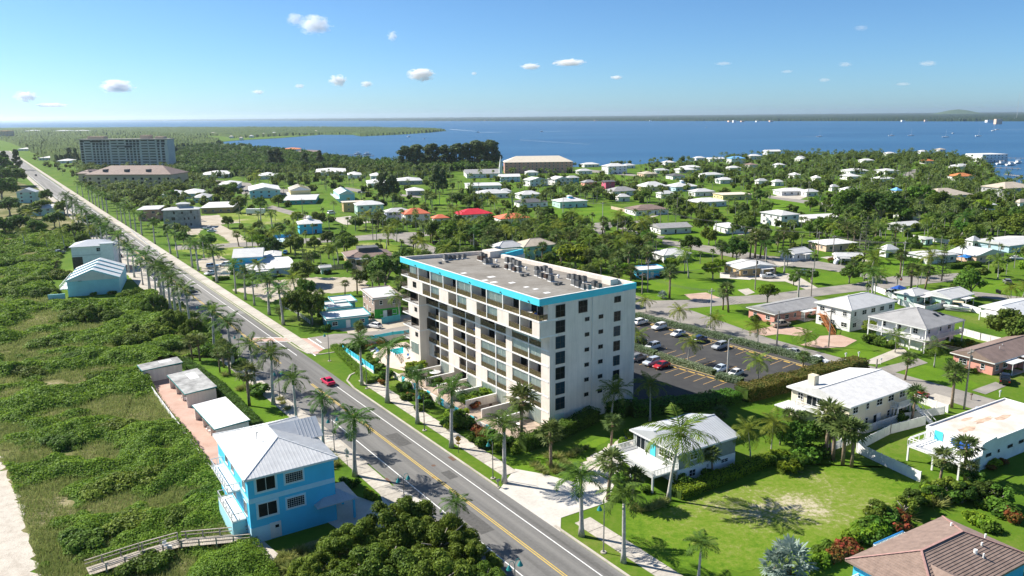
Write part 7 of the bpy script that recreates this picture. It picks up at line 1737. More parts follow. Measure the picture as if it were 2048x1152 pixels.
# --- woods that read as one mass: canopy of lumps
def vnoise(x, y, s):
    xi, yi = np.floor(x / s), np.floor(y / s); fx, fy = x / s - xi, y / s - yi; fx, fy = fx * fx * (3 - 2 * fx), fy * fy * (3 - 2 * fy)
    hsh = lambda a, b: np.modf(np.abs(np.sin(a * 127.1 + b * 311.7) * 43758.5453))[0]
    return (hsh(xi, yi) * (1 - fx) + hsh(xi + 1, yi) * fx) * (1 - fy) + (hsh(xi, yi + 1) * (1 - fx) + hsh(xi + 1, yi + 1) * fx) * fy
def canopy(name, label, pts, sx, sy, h, amp, size, m, leaves=0, leaf=2.0):
    xs, ys = [p[0] for p in pts], [p[1] for p in pts]
    gx, gy = np.arange(min(xs), max(xs) + sx, sx), np.arange(min(ys), max(ys) + sy, sy)
    P = np.array([[at(a + RNG.uniform(-.4, .4) * sx, b + RNG.uniform(-.4, .4) * sy) for a in gx] for b in gy])
    X, Y = P[..., 0], P[..., 1]
    Z = h + amp * (vnoise(X, Y, size) - .5) * .8 + amp * (vnoise(X + 77, Y, size * 2.7) - .5) * .8
    ins = np.array([[inside(pts, a, b) for a in gx] for b in gy]); P[..., 2] = np.where(ins, np.maximum(Z, 1), -1.0)
    q = []
    for i in range(len(gy) - 1):
        for j in range(len(gx) - 1):
            if ins[i, j] or ins[i + 1, j] or ins[i, j + 1] or ins[i + 1, j + 1]: q.append([P[i, j], P[i + 1, j], P[i + 1, j + 1], P[i, j + 1]])
    o = put(name, quads_mesh(name, np.array(q), m), kind='stuff'); return tag(o, label, 'wood')
MANG = ground_mat('mangrove_canopy', [(.25, (.028, .05, .012)), (.5, (.055, .09, .02)), (.75, (.095, .13, .032))], .02, .12, .25, bump=.6)
canopy('mangrove_wood', 'low mangrove wood on the point in the lagoon', [(-60, 258), (130, 257), (300, 256), (650, 255), (800, 256.3), (870, 258.5), (892, 261.5), (860, 264.5), (800, 268.5), (722, 272), (706, 269), (640, 269), (560, 272), (470, 276), (440, 272), (250, 268), (100, 266), (-60, 268)], 2.5, .5, 6, 5, 30, MANG)
wp = [(355, 300), (440, 290), (500, 296), (600, 308), (690, 323), (800, 330), (1000, 336), (1000, 343), (800, 344), (640, 338), (500, 352), (430, 358), (355, 354)]
it = []
while len(it) < 1500:
    px, py = random.uniform(355, 1000), random.uniform(289, 358)
    if inside(wp, px, py):
        q = at(px, py)
        if not in_house(q[0], q[1], 3): it.append((random.choice(('dense_tree', 'dense_tree', 'leafy_tree')), q[0], q[1], random.uniform(6, 10)))
tag(far_mesh('woodland_trees', it, 70, MM, 1.7), 'dark leafy woodland between the tower and lagoon', 'wood')
canopy('woodland', 'dark woodland strip along the lagoon beyond the tower', [(355, 302), (440, 290), (500, 297), (600, 309), (690, 324), (800, 330), (1000, 336), (1000, 342), (800, 342), (640, 336), (500, 350), (430, 356), (355, 352)], 1.6, 1.0, 4, 3, 12, MANG)
canopy('woodland', 'hazy woodland beyond the ocean road at far left', [(-40, 262), (250, 264), (440, 280), (440, 292), (355, 300), (350, 310), (160, 320), (110, 325), (20, 285), (-40, 270)], 2.0, .8, 8, 9, 14, MANG)
canopy('mainland_wood', 'long low treeline on the mainland shore', [(-60, 243.8), (200, 242.0), (500, 240.8), (800, 241.4), (1024, 241.8), (1500, 241.7), (2120, 242.3), (2120, 223), (1500, 229), (1000, 234), (500, 237.5), (-60, 242.2)], 3.0, .5, 10, 9, 60, ground_mat('mainland_canopy', [(.25, (.012, .024, .010)), (.5, (.024, .042, .016)), (.75, (.05, .065, .026))], .006, .05, .25, bump=.4))
hl = at(1915, 229); m = MB()
n = 28; rings = [(1, 0), (.8, .18), (.55, .5), (.3, .82), (.12, .97)]; vs = []
for f, z in rings: vs += [(hl[0] + f * 520 * math.cos(2 * math.pi * k / n), hl[1] + f * 380 * math.sin(2 * math.pi * k / n), z * 88) for k in range(n)]
vs.append((hl[0], hl[1], 90)); fs = [(r * n + k, r * n + (k + 1) % n, (r + 1) * n + (k + 1) % n, (r + 1) * n + k) for r in range(len(rings) - 1) for k in range(n)] + [((len(rings) - 1) * n + k, (len(rings) - 1) * n + (k + 1) % n, len(vs) - 1) for k in range(n)]
m.add(vs, fs); m.build('hill', ground_mat('grassy_hill', [(.3, (.06, .10, .03)), (.7, (.10, .14, .05))], .01, .05, .2, bump=0), kind='structure')

# --- dune vegetation
dp = np.array([at(*p)[:2] for p in DUNE_PX]); lo, hi = dp.min(0), np.minimum(dp.max(0), [1e9, 420])
def pip(poly, x, y):
    c = np.zeros(len(x), bool); j = len(poly) - 1
    for i in range(len(poly)):
        with np.errstate(divide='ignore', invalid='ignore'):
            t = ((poly[i][1] > y) != (poly[j][1] > y)) & (x < (poly[j][0] - poly[i][0]) * (y - poly[i][1]) / (poly[j][1] - poly[i][1]) + poly[i][0])
        c ^= t; j = i
    return c
bp = np.array([at(*p)[:2] for p in ((-12, 890), (20, 960), (45, 1040), (70, 1110), (72, 1300), (-700, 1300), (-700, 700), (-200, 690))])
def dune_h(x, y):
    n = .55 * vnoise(x, y, 9) + .3 * vnoise(x + 31, y + 7, 4.2) + .15 * vnoise(x, y, 1.9)
    d = np.full(np.shape(x), 1e9)              # low grass towards the beach and on one open slope
    for i in range(5):
        a, b = bp[i - 1 if i else 7], bp[i]; ab = b - a; t = np.clip(((x - a[0]) * ab[0] + (y - a[1]) * ab[1]) / (ab @ ab), 0, 1); d = np.minimum(d, np.hypot(x - a[0] - t * ab[0], y - a[1] - t * ab[1]))
    g1, g2 = at(300, 812), at(130, 640); op = np.exp(-((x - g1[0]) ** 2 / 150 + (y - g1[1]) ** 2 / 60)) + .7 * np.exp(-((x - g2[0]) ** 2 / 200 + (y - g2[1]) ** 2 / 90))
    return np.clip((n - .365) * 7.0 - 1.6 * np.clip(1.2 - d / 6, 0, 1.2) - 2.2 * op, -1, 2.6)
def sample_dune(n, far):
    d = 75 + (far - 75) * RNG.random(n) ** 1.35; px = rnd(-60, 580, n)
    a = (px - 1024) / FOC; y = d; x = a * d * 1.02
    k = pip(dp, x, y) & ~pip(bp, x, y)
    return x[k], y[k]
x, y = sample_dune(520000, 400); h = dune_h(x, y); k = h > .12; x, y, h = x[k], y[k], h[k]
n = len(x); dist = np.hypot(x, y); sz = np.clip(dist / 130, .7, 2.4) * .30 * rnd(.7, 1.35, n)
e = .5; gxn = (dune_h(x + e, y) - dune_h(x - e, y)) / (2 * e); gyn = (dune_h(x, y + e) - dune_h(x, y - e)) / (2 * e)
nn = norm(np.stack([-gxn, -gyn, np.ones(n)], 1) + RNG.normal(0, .55, (n, 3))); U = norm(np.cross(nn, RNG.normal(0, 1, (n, 3)))); V = np.cross(nn, U)
C = np.stack([x, y, h * .85 + rnd(0, .25, n)], 1)
tag(put('dune_scrub', quads_mesh('dune_scrub', diamonds(C - U * sz[:, None] * .5, U, V, sz, sz * .42), L_DUNE), kind='stuff'), 'dense low green scrub covering the dune', 'scrub')
print('scrub leaves', n)
x, y = sample_dune(300000, 330); h = dune_h(x, y); k = (h < .45) & (vnoise(x, y, 6) > .16); x, y = x[k], y[k]; n = len(x)
D = norm(RNG.normal(0, .45, (n, 3)) + [.25, .1, 1]); dist = np.hypot(x, y); f = np.clip(dist / 130, .8, 2.2)
tag(put('dune_grass', quads_mesh('dune_grass', diamonds(np.stack([x, y, np.zeros(n)], 1), D, norm(np.cross(D, RNG.normal(0, 1, (n, 3)))), rnd(.5, 1.0, n), .035 * f), L_GRASS), kind='stuff'), 'tan and green grass between the dune scrub', 'grass')
# dim ground of stems under the scrub
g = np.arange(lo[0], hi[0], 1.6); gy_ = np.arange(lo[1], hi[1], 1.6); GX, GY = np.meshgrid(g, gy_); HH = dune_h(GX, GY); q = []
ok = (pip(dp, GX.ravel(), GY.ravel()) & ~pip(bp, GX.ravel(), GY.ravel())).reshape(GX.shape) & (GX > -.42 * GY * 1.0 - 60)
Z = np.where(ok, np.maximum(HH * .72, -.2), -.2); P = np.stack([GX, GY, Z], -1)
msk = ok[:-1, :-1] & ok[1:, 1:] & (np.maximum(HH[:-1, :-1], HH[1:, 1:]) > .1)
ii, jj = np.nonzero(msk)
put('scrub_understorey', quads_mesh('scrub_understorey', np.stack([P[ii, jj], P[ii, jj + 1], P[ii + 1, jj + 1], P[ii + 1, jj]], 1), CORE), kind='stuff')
# ================================================================== vehicles, poles, lamps, signs, boats, clouds
TYRE = mat('tyre_rubber', (.02, .02, .02), .8, .2); CHROME = mat('wheel_alloy', (.45, .45, .46), .35, .5, metal=.6, var=.05)
LAMPG = mat('headlight_glass', (.8, .8, .78), .2, .6, var=.02); TAIL = mat('tail_light_red', (.45, .02, .02), .3, .5, var=.05); CARGLASS = glass_mat('car_glass', (.012, .016, .02), .06, .7)
def paint(c):
    n = 'car_paint_%02x%02x%02x' % tuple(int(255 * v) for v in c)
    return mat(n, c, .22, .6, var=.02)
def ring_loft(secs, close=True):
    "loft of rings with equal point counts"
    m = MB(); k = len(secs[0]); vs = [p for s in secs for p in s]; fs = []
    for i in range(len(secs) - 1):
        for j in range(k): fs.append((i * k + j, i * k + (j + 1) % k, (i + 1) * k + (j + 1) % k, (i + 1) * k + j))
    fs += [tuple(range(k - 1, -1, -1)), tuple(range(len(vs) - k, len(vs)))]
    return m.add(vs, fs)
CARS = {'sedan': dict(L=4.7, W=1.82, body=[(-2.35, .78, .45, .72), (-2.2, .86, .3, .9), (-1.5, .91, .25, .98), (0, .91, .22, .95), (1.2, .91, .25, .92), (2.1, .86, .3, .78), (2.35, .74, .42, .62)], cab=[(-1.75, .95, .55), (-1.05, 1.42, .60), (.25, 1.45, .61), (1.1, .93, .62)], wx=1.38),
        'hatchback': dict(L=4.2, W=1.76, body=[(-2.1, .76, .42, .85), (-2.0, .85, .3, 1.0), (-1.3, .88, .25, 1.02), (0, .88, .22, 1.0), (1.1, .88, .25, .96), (1.85, .83, .3, .8), (2.1, .72, .42, .64)], cab=[(-2.0, 1.0, .58), (-1.5, 1.48, .6), (.2, 1.52, .62), (1.1, .97, .62)], wx=1.25),
        'suv': dict(L=4.7, W=1.9, body=[(-2.35, .82, .5, 1.0), (-2.25, .92, .35, 1.12), (-1.3, .95, .3, 1.14), (0, .95, .28, 1.12), (1.2, .95, .3, 1.08), (2.15, .9, .36, .98), (2.35, .8, .5, .8)], cab=[(-2.22, 1.12, .68), (-1.95, 1.66, .68), (.3, 1.72, .69), (1.15, 1.09, .68)], wx=1.4),
        'pickup': dict(L=5.7, W=2.0, body=[(-2.85, .9, .55, 1.05), (-2.8, .97, .45, 1.12), (-1.0, .98, .4, 1.12), (.4, .98, .38, 1.12), (1.6, .98, .4, 1.12), (2.6, .94, .45, 1.02), (2.85, .84, .55, .85)], cab=[(-1.0, 1.12, .72), (-.75, 1.78, .7), (.85, 1.82, .72), (1.55, 1.12, .72)], wx=1.75),
        'van': dict(L=5.2, W=2.0, body=[(-2.6, .92, .45, 1.2), (-2.55, .98, .35, 1.25), (-1, 1.0, .32, 1.25), (.5, 1.0, .32, 1.22), (1.7, .98, .34, 1.15), (2.45, .92, .38, 1.0), (2.6, .82, .5, .85)], cab=[(-2.52, 1.25, .84), (-2.4, 2.05, .8), (.9, 2.1, .8), (1.8, 1.16, .74)], wx=1.6)}
_car = {}
def car_meshes(kind, col):
    if (kind, col) in _car: return _car[(kind, col)]
    d = CARS[kind]
    def bring(x, w, zb, zt): return [(x, -w * .92, zb), (x, -w, zb + .15), (x, -w, zt - .14), (x, -w + .12, zt), (x, w - .12, zt), (x, w, zt - .14), (x, w, zb + .15), (x, w * .92, zb)]
    body = ring_loft([bring(*s) for s in d['body']])
    if kind == 'pickup':
        for s in (-1, 1): body.box(-2.8, s * .86 - .07, 1.1, -1.05, s * .86 + .07, 1.3)
        body.box(-2.84, -.9, 1.1, -2.74, .9, 1.3)
    body = body.mesh('body', paint(col))
    zb = lambda x: np.interp(x, [s[0] for s in d['body']], [s[3] for s in d['body']]) - .03
    wb = d['W'] / 2 - .1
    c = d['cab']; secs = []
    pts = [(c[0][0], c[0][1]), (c[1][0], c[1][1]), (c[2][0], c[2][1]), (c[3][0], c[3][1])]
    g = MB(); lo = [(pts[0][0], -wb, zb(pts[0][0])), (pts[3][0], -wb, zb(pts[3][0])), (pts[3][0], wb, zb(pts[3][0])), (pts[0][0], wb, zb(pts[0][0]))]
    tw = c[1][2]; hi = [(pts[1][0], -tw, pts[1][1]), (pts[2][0], -tw, pts[2][1]), (pts[2][0], tw, pts[2][1]), (pts[1][0], tw, pts[1][1])]
    g.add(lo + hi, [(0, 1, 5, 4), (1, 2, 6, 5), (2, 3, 7, 6), (3, 0, 4, 7), (4, 5, 6, 7)])
    g = g.mesh('window', CARGLASS)
    r = MB(); e = .02; r.add([(hi[0][0] - .05, -tw - e, hi[0][2]), (hi[1][0] + .06, -tw - e, hi[1][2]), (hi[2][0] + .06, tw + e, hi[2][2]), (hi[3][0] - .05, tw + e, hi[3][2])] + [(hi[0][0] + .05, -tw + .1, hi[0][2] + .06), (hi[1][0] - .08, -tw + .1, hi[1][2] + .06), (hi[2][0] - .08, tw - .1, hi[2][2] + .06), (hi[3][0] + .05, tw - .1, hi[3][2] + .06)],
                       [(4, 5, 6, 7), (0, 1, 5, 4), (1, 2, 6, 5), (2, 3, 7, 6), (3, 0, 4, 7), (3, 2, 1, 0)])
    for s in (-1, 1):
        for a, b in ((0, 0), (1, 1)):
            p, q = lo[a if s < 0 else 3 - a], hi[b if s < 0 else 3 - b]; r.tube([p, q], .045, 4)
        mx = (lo[0][0] + lo[1][0]) / 2 - .15; r.tube([(mx, s * (wb + .01), zb(mx)), (mx, s * (tw + .01), hi[0][2])], .05, 4)
    r = r.mesh('roof', paint(col))
    w = MB(); n = 12; vs = []
    for y in (-.11, .11): vs += [(.33 * math.cos(6.283 * k / n), y, .33 * math.sin(6.283 * k / n)) for k in range(n)]
    w.add(vs, [tuple(range(n)), tuple(range(2 * n - 1, n - 1, -1))] + [(k, n + k, n + (k + 1) % n, (k + 1) % n) for k in range(n)])
    w = w.mesh('wheel', TYRE)
    h = MB(); h.add([(.2 * math.cos(6.283 * k / n), -.12, .2 * math.sin(6.283 * k / n)) for k in range(n)] + [(.2 * math.cos(6.283 * k / n), .12, .2 * math.sin(6.283 * k / n)) for k in range(n)], [tuple(range(n)), tuple(range(2 * n - 1, n - 1, -1))]); h = h.mesh('rim', CHROME)
    hl = MB().box(-.12, -.2, -.07, .1, .2, .07).mesh('headlight', LAMPG); tl = MB().box(-.06, -.16, -.1, .1, .16, .1).mesh('tail_light', TAIL)
    _car[(kind, col)] = (body, g, r, w, h, hl, tl); return _car[(kind, col)]
def car(kind, col, px, py, head, label, z=.05, cat=None, group=None):
    p = at(px, py, z) if not hasattr(px, '__len__') else np.array(px)
    body, g, r, w, h, hl, tl = car_meshes(kind, col); d = CARS[kind]
    o = thing({'suv': 'suv', 'sedan': 'sedan_car', 'hatchback': 'hatchback_car', 'pickup': 'pickup_truck', 'van': 'van'}[kind], (p[0], p[1], z), head, label, cat or {'pickup': 'pickup truck', 'van': 'van'}.get(kind, 'car'), group)
    put('body', body, o); put('window', g, o); put('roof', r, o)
    for x in (-d['wx'], d['wx']):
        for s in (-1, 1): q = put('wheel', w, o, (x, s * (d['W'] / 2 - .12), .33)); put('rim', h, q)
    x1, x0 = d['body'][-2], d['body'][1]
    for s in (-1, 1): put('headlight', hl, o, (x1[0] + .08, s * (x1[1] - .22), x1[3] - .14)); put('tail_light', tl, o, (x0[0] - .03, s * (x0[1] - .18), x0[3] - .16))
    landmark('the ' + label.split(' parked')[0].split(' on ')[0].split(' in ')[0], p[0], p[1]) if False else None
    return o
UP = math.atan2(ROAD_U[1], ROAD_U[0]); DN = UP + math.pi; BH = R(41)
Wc, Sv, Bk, Db, Gr = (.78, .78, .77), (.42, .44, .46), (.015, .015, .018), (.03, .05, .12), (.2, .2, .2)
car('sedan', (.55, .015, .07), 656, 767, UP, 'crimson red car driving on the road by the pool', .05)
car('suv', (.35, .32, .28), 383, 583, DN, 'grey beige suv driving towards the junction in palm shade')
car('suv', Db, 252, 491, DN, 'dark blue car far up the ocean road')
car('pickup', (.26, .27, .27), 117, 508, UP - 1.2, 'grey pickup parked behind the white beach house')
car('sedan', Bk, 239, 514, UP, 'black car parked beside the tall white beach house')
car('suv', (.35, .42, .52), 425, 535, BH - .3, 'grey blue suv parked at the motel, left of the white one'); car('suv', Wc, 450, 532, BH + 2.4, 'white suv parked next to the blue motel wall'); car('sedan', Wc, 421, 549, BH - 2.8, 'white car parked nearest the street at the motel')
car('sedan', (.05, .3, .62), 571, 507, BH + 1.0, 'bright blue car parked behind the motel'); car('hatchback', Wc, 749, 655, BH + 1.9, 'white hatchback parked in front of the beach bar')
car('suv', Bk, 874, 489, BH - .4, 'black suv parked on grass behind the condominium'); car('pickup', Wc, 418, 459, BH - .4, 'white pickup beside the concrete block house'); car('sedan', Wc, 424, 464, BH - .4, 'white car parked in front of the white pickup')
car('van', Wc, 663, 428, BH + .2, 'white van parked by the tan house'); car('sedan', Gr, 600, 406, BH, 'grey car parked at the long teal motel'); car('sedan', Db, 565, 406, BH + .4, 'dark car parked at the end of teal motel')
for k, c, px, py, hd, lab in (('suv', Wc, 1281, 648, 0, 'white suv nearest the condominium wall in the back row'), ('suv', Wc, 1318, 658, 3.14, 'white suv with dark windows, second in back row'), ('sedan', Wc, 1356, 671, 3.14, 'white sedan in the back row beside dark blue car'), ('suv', Db, 1399, 683, 0, 'dark blue suv in the back row of car park'),
        ('suv', Sv, 1439, 697, 3.14, 'silver suv alone at the right end of back row'), ('suv', Wc, 1304, 698, 3.14, 'white suv in the middle of the car park'), ('suv', (.45, .5, .56), 1303, 729, 3.14, 'silver blue car behind the red one in shade'), ('sedan', (.45, .02, .02), 1323, 735, 3.14, 'dark red car in the front row of car park'),
        ('sedan', (.55, .62, .7), 1440, 742, 3.14, 'pale blue car right of the dividing hedge'), ('sedan', Wc, 1470, 751, 3.14, 'white sedan with sunroof beside the lamp pole'), ('suv', Bk, 1278, 688, 0, 'black suv close to the condominium gable'), ('suv', Gr, 1276, 720, 0, 'dark grey car close to the condominium in shade')):
    car(k, c, px, py, BH + hd, lab)
car('pickup', Wc, 1537, 556, R(5), 'white pickup on the pale drive among small palms'); car('pickup', (.6, .6, .58), 1606, 549, R(30), 'pale grey pickup at the curved drive'); car('pickup', (.36, .32, .25), 1561, 653, R(25), 'tan pickup parked at the salmon ranch house')
car('sedan', Sv, 1585, 708, UP + .1, 'silver car parked on the back street'); car('sedan', Wc, 1638, 724, DN, 'white car parked on the back street'); car('sedan', (.6, .05, .02), 1842, 797, BH, 'orange red car behind the white picket fence')
car('suv', (.42, .44, .48), 1958, 832, BH + .1, 'silver suv parked beside the white flat roofed house'); car('pickup', Bk, 2009, 764, BH + .3, 'black pickup at the coral ranch house'); car('van', Wc, 1783, 590, BH, 'white camper van under the blue canopy')
car('sedan', Wc, 2033, 519, R(-10), 'white car at the right edge by hedge'); car('suv', Gr, 2014, 567, R(70), 'dark car under the porch at right edge'); car('sedan', Sv, 1676, 407, R(10), 'small silver car on the distant lane'); car('sedan', Gr, 1231, 348, R(20), 'grey car on the lane below magenta house'); car('suv', Wc, 1300, 424, R(60), 'white suv in the brown hip house garage')
for i, (px, py, c, k) in enumerate(((486, 383, Sv, 'sedan'), (495, 384, Gr, 'suv'), (505, 386, Wc, 'sedan'), (515, 387, Db, 'suv'), (720, 386, Gr, 'sedan'), (728, 387, Sv, 'suv'))):
    car(k, c, px, py, BH, 'small distant parked car by the townhouses, %s from the left' % WORDS[i])
car('suv', Bk, 72, 352, DN, 'dark car far away on the ocean road'); car('sedan', Wc, 28, 322, UP, 'pale car far away on the ocean road')
# covered car, box trailer, boat on trailer, blue canopy
p = at(1681, 528); o = thing('covered_car', (p[0], p[1], .05), R(10), 'car under a pale grey cover beside the lane', 'car cover')
def cring(x, w, z): return [(x, -w, .1), (x, -w * 1.02, .6), (x, -w * .85, z), (x, 0, z + .06), (x, w * .85, z), (x, w * 1.02, .6), (x, w, .1)]
ring_loft([cring(-2.6, .75, .9), cring(-2.2, 1.0, 1.6), cring(0, 1.05, 1.9), cring(1.2, 1.02, 1.5), cring(2.3, .95, 1.1), cring(2.6, .7, .8)]).build('cover', mat('cover_cloth', (.50, .53, .58), .9, .1, var=.1), o)
p = at(512, 430); o = thing('box_trailer', (p[0], p[1], .05), R(-5), 'long white box trailer on the sandy lot', 'trailer'); MB().box(-5.5, -1.25, 1.0, 5.5, 1.25, 3.7).build('box', WHITE, o)
for x in (-4.5, -3.3, 4.2):
    for s in (-1, 1): put('wheel', _car[('suv', Wc)][3], o, (x, s * 1.0, .36), scale=1.2)
def hull_mb(L_, W, H_):
    secs = []
    for f in (0, .15, .45, .75, .92, 1.0):
        w = W / 2 * (1 - max(0, f - .4) ** 2 / .38) if f < 1 else .04; x = -L_ / 2 + L_ * f; k = .25 * f ** 3 * H_
        secs.append([(x, -w, H_ + k), (x, -w * .85, H_ * .4 + k), (x, 0, .0 + k * 1.3), (x, w * .85, H_ * .4 + k), (x, w, H_ + k)])
    return ring_loft(secs)
p = at(1913, 622); o = thing('motor_boat', (p[0], p[1], .5), R(150), 'cream canopied boat on trailer behind the white fence', 'boat'); hull_mb(7, 2.3, .9).build('hull', WHITE, o); MB().box(-1.5, -1, 2.2, 1.2, 1, 2.3).build('canopy', mat('cream_canvas', (.7, .58, .4), .9, .1), o)
m = MB()
for x in (-1.4, 1.1):
    for s in (-.9, .9): m.box(x - .03, s - .03, .8, x + .03, s + .03, 2.2)
m.build('canopy_frame', CHROME, o); MB().box(-3, -.9, -.35, 3, .9, -.05).build('trailer', CHROME, o)
for px, py, c, lab in ((1796, 590, (.03, .1, .4), 'dark blue canopy tent beside the camper van'), (1928, 525, (.04, .22, .6), 'bright blue shade canopy by the hedge')):
    p = at(px, py); o = thing('canopy_tent', (p[0], p[1], 0), BH, lab, 'canopy'); roof_mb('hip', -2, -1.8, 2, 1.8, 2.3, .9, .1).build('canopy', mat('canvas_%d' % px, c, .8, .2), o)
    for x in (-1.8, 1.8):
        for s in (-1.6, 1.6): MB().box(x - .04, s - .04, 0, x + .04, s + .04, 2.25).build('pole', FRAMEW, o)

# --- parking bay lines and wheel stops
wl = MB()
def bay_row(a, b, n, depth, sgn=1):
    A, B_ = at(*a), at(*b); d = np.array([math.cos(BH), math.sin(BH), 0]) * depth * sgn
    for i in range(n + 1):
        p = A + (B_ - A) * i / n; q = p + d; e = (B_ - A) / np.linalg.norm(B_ - A) * .06
        wl.add([p - e + (0, 0, .056), q - e + (0, 0, .056), q + e + (0, 0, .056), p + e + (0, 0, .056)], [(0, 1, 2, 3)])
    return A, B_, d
BAYY = mat('faded_yellow_line', (.66, .42, .16), .8, var=.15, scale=4)
STOPM = mat('yellow_wheel_stop', (.70, .46, .12), .8, var=.1)
stops = []
for a, b, n, dep, s in (((1282, 643), (1640, 741), 17, 5.2, -1), ((1290, 716), (1455, 764), 9, 5.2, -1), ((1290, 700), (1470, 748), 9, 5.0, 1)):
    A, B_, d = bay_row(a, b, n, dep, s)
    if dep > 5.1:
        for i in range(n): stops.append((A + (B_ - A) * (i + .5) / n + d * .12, math.atan2((B_ - A)[1], (B_ - A)[0])))
structure('parking_bay_marking', wl, BAYY)
ws = MB().box(-.85, -.1, 0, .85, .1, .14).mesh('wheel_stop', STOPM)
for p, a in stops:
    o = put('wheel_stop', ws, None, (p[0], p[1], .045), a); later(o, 'yellow concrete wheel stop', 'wheel stop', 'wheel stops in the car park', p[0], p[1])
m = MB()
for a, b in (((1276, 640), (1640, 740)), ((1286, 712), (1430, 754))): m.beam(at(*a) + (0, 0, .09), at(*b) + (0, 0, .09), .18, .14)
structure('kerb', m, mat('faded_yellow_kerb', (.52, .40, .2), .85, var=.25, scale=1.2))

# --- utility poles and wires
WOODP = mat('weathered_pole_wood', (.33, .29, .25), .9, .1, var=.25, scale=3)
CONCP = mat('concrete_pole', (.52, .50, .46), .85, .15, var=.1)
POLES = {}
def pole(key, px, py, top, m=None, cross=True, xf=False):
    p = at(px, py); h = height_to(px, py, top); o = empty('utility_pole', (p[0], p[1], 0), R(ANG_B))
    MB().cyl(0, 0, 0, h, .2, .13, 8).build('pole', m or WOODP, o)
    if cross:
        MB().box(-1.2, -.07, h - .9, 1.2, .07, h - .75).build('crossarm', WOODP, o); q = MB()
        for x in (-1.1, -.45, .45, 1.1): q.cyl(x, 0, h - .75, h - .5, .05, n=6)
        q.build('insulator', FRAMEW, o)
    if xf: MB().cyl(.38, 0, h - 2.6, h - 1.5, .27, n=10).build('transformer', ACG, o)
    POLES[key] = np.array([p[0], p[1], h]); return later(o, 'tall bare utility pole', 'utility pole', 'utility poles', p[0], p[1])
for i, it in enumerate(((1510, 580, 513, 0, 1), (1420, 658, 577, 1), (1553, 697, 622), (1284, 588, 545), (1295, 585, 520), (1622, 592, 537), (1657, 693, 616), (1431, 489, 440), (1804, 553, 482, 1), (1635, 519, 462), (1928, 818, 697, 0, 1), (1752, 746, 718), (1126, 438, 395, 1), (1205, 452, 404, 1), (1321, 447, 416), (1354, 428, 394), (746, 481, 436), (606, 438, 397),
                        (958, 407, 364), (1806, 438, 397), (1717, 397, 372), (1616, 400, 362), (1853, 392, 355), (942, 505, 478), (1005, 520, 488), (1250, 478, 440), (1665, 520, 470), (1995, 520, 485))):
    pole(i, *it[:3], m=CONCP if len(it) > 3 and it[3] else WOODP, xf=len(it) > 4, cross=i != 11)
WIRE = mat('wire', (.08, .08, .08), .6, .3)
for n_, ch in enumerate(((3, 0, 5), (2, 1, 3), (10, 6, 2), (12, 13, 14, 7, 9, 8), (16, 17), (15, 13), (23, 24, 25), (9, 26, 8, 27))):
    for a, b in zip(ch[:-1], ch[1:]):
        m = MB(); A, B_ = POLES[a], POLES[b]; c = (A + B_) / 2
        for off in (-1.0, .0, 1.0):
            t = np.linspace(0, 1, 9); ox = np.array([math.cos(R(ANG_B)), math.sin(R(ANG_B)), 0]) * off
            pts = [A + (B_ - A) * u + ox - (0, 0, .55) - np.array([0, 0, 1.0]) * 4 * 1.1 * u * (1 - u) - c * (1, 1, 0) for u in t]
            m.tube(pts, .032, 3)
        o = m.build('power_line', WIRE, None, (c[0], c[1], 0)); later(o, 'sagging power lines between poles', 'power line', 'power lines', c[0], c[1])

# --- street lamps with teal bell shades
def lamp(px, py, top, arms):
    p = at(px, py); h = height_to(px, py, top); o = empty('street_lamp', (p[0], p[1], 0), UP)
    b = MB(); b.cyl(0, 0, 0, .35, .2, .12, 10); b.cyl(0, 0, .35, h, .085, .065, 8); b.build('pole', ACG, o); MB().cyl(0, 0, -.02, .12, .4, n=12).build('base', CONC, o)
    for s in ((-1, 1) if arms == 2 else (1,)):
        q = MB(); q.tube([(0, 0, h - .1), (0, s * .25, h + .45), (0, s * .6, h + .55), (0, s * .8, h + .3), (0, s * .8, h)], .035, 6); a = q.build('arm', TEAL, o)
        m = MB(); m.cyl(0, s * .8, h - .45, h + .0, .36, .14, 12); m.cyl(0, s * .8, h, h + .12, .13, .06, 10); m.build('shade', TEAL, a)
    return later(o, 'lamp post with %s teal shade%s' % (('two', 's') if arms == 2 else ('one', '')), 'street lamp', 'street lamps with teal shades', p[0], p[1])
for a in ((809, 1018, 955, 2), (669, 902, 838, 2), (560, 796, 745, 2), (480, 718, 672, 2), (1030, 1192, 1128, 2), (1207, 1105, 1010, 1), (986, 957, 884, 1), (849, 861, 790, 1), (659, 722, 668, 1), (734, 777, 724, 1), (404, 648, 612, 2), (352, 600, 566, 2)): lamp(*a)
p = at(1454, 756); h = height_to(1454, 756, 680); o = thing('lamp_pole', (p[0], p[1], 0), BH, 'tall pale concrete lamp pole in the car park', 'lamp pole'); MB().cyl(0, 0, 0, h, .2, .14, 8).build('pole', CONCP, o); MB().box(-.1, -.15, h, 1.2, .15, h + .18).build('lamp_head', ACG, o)

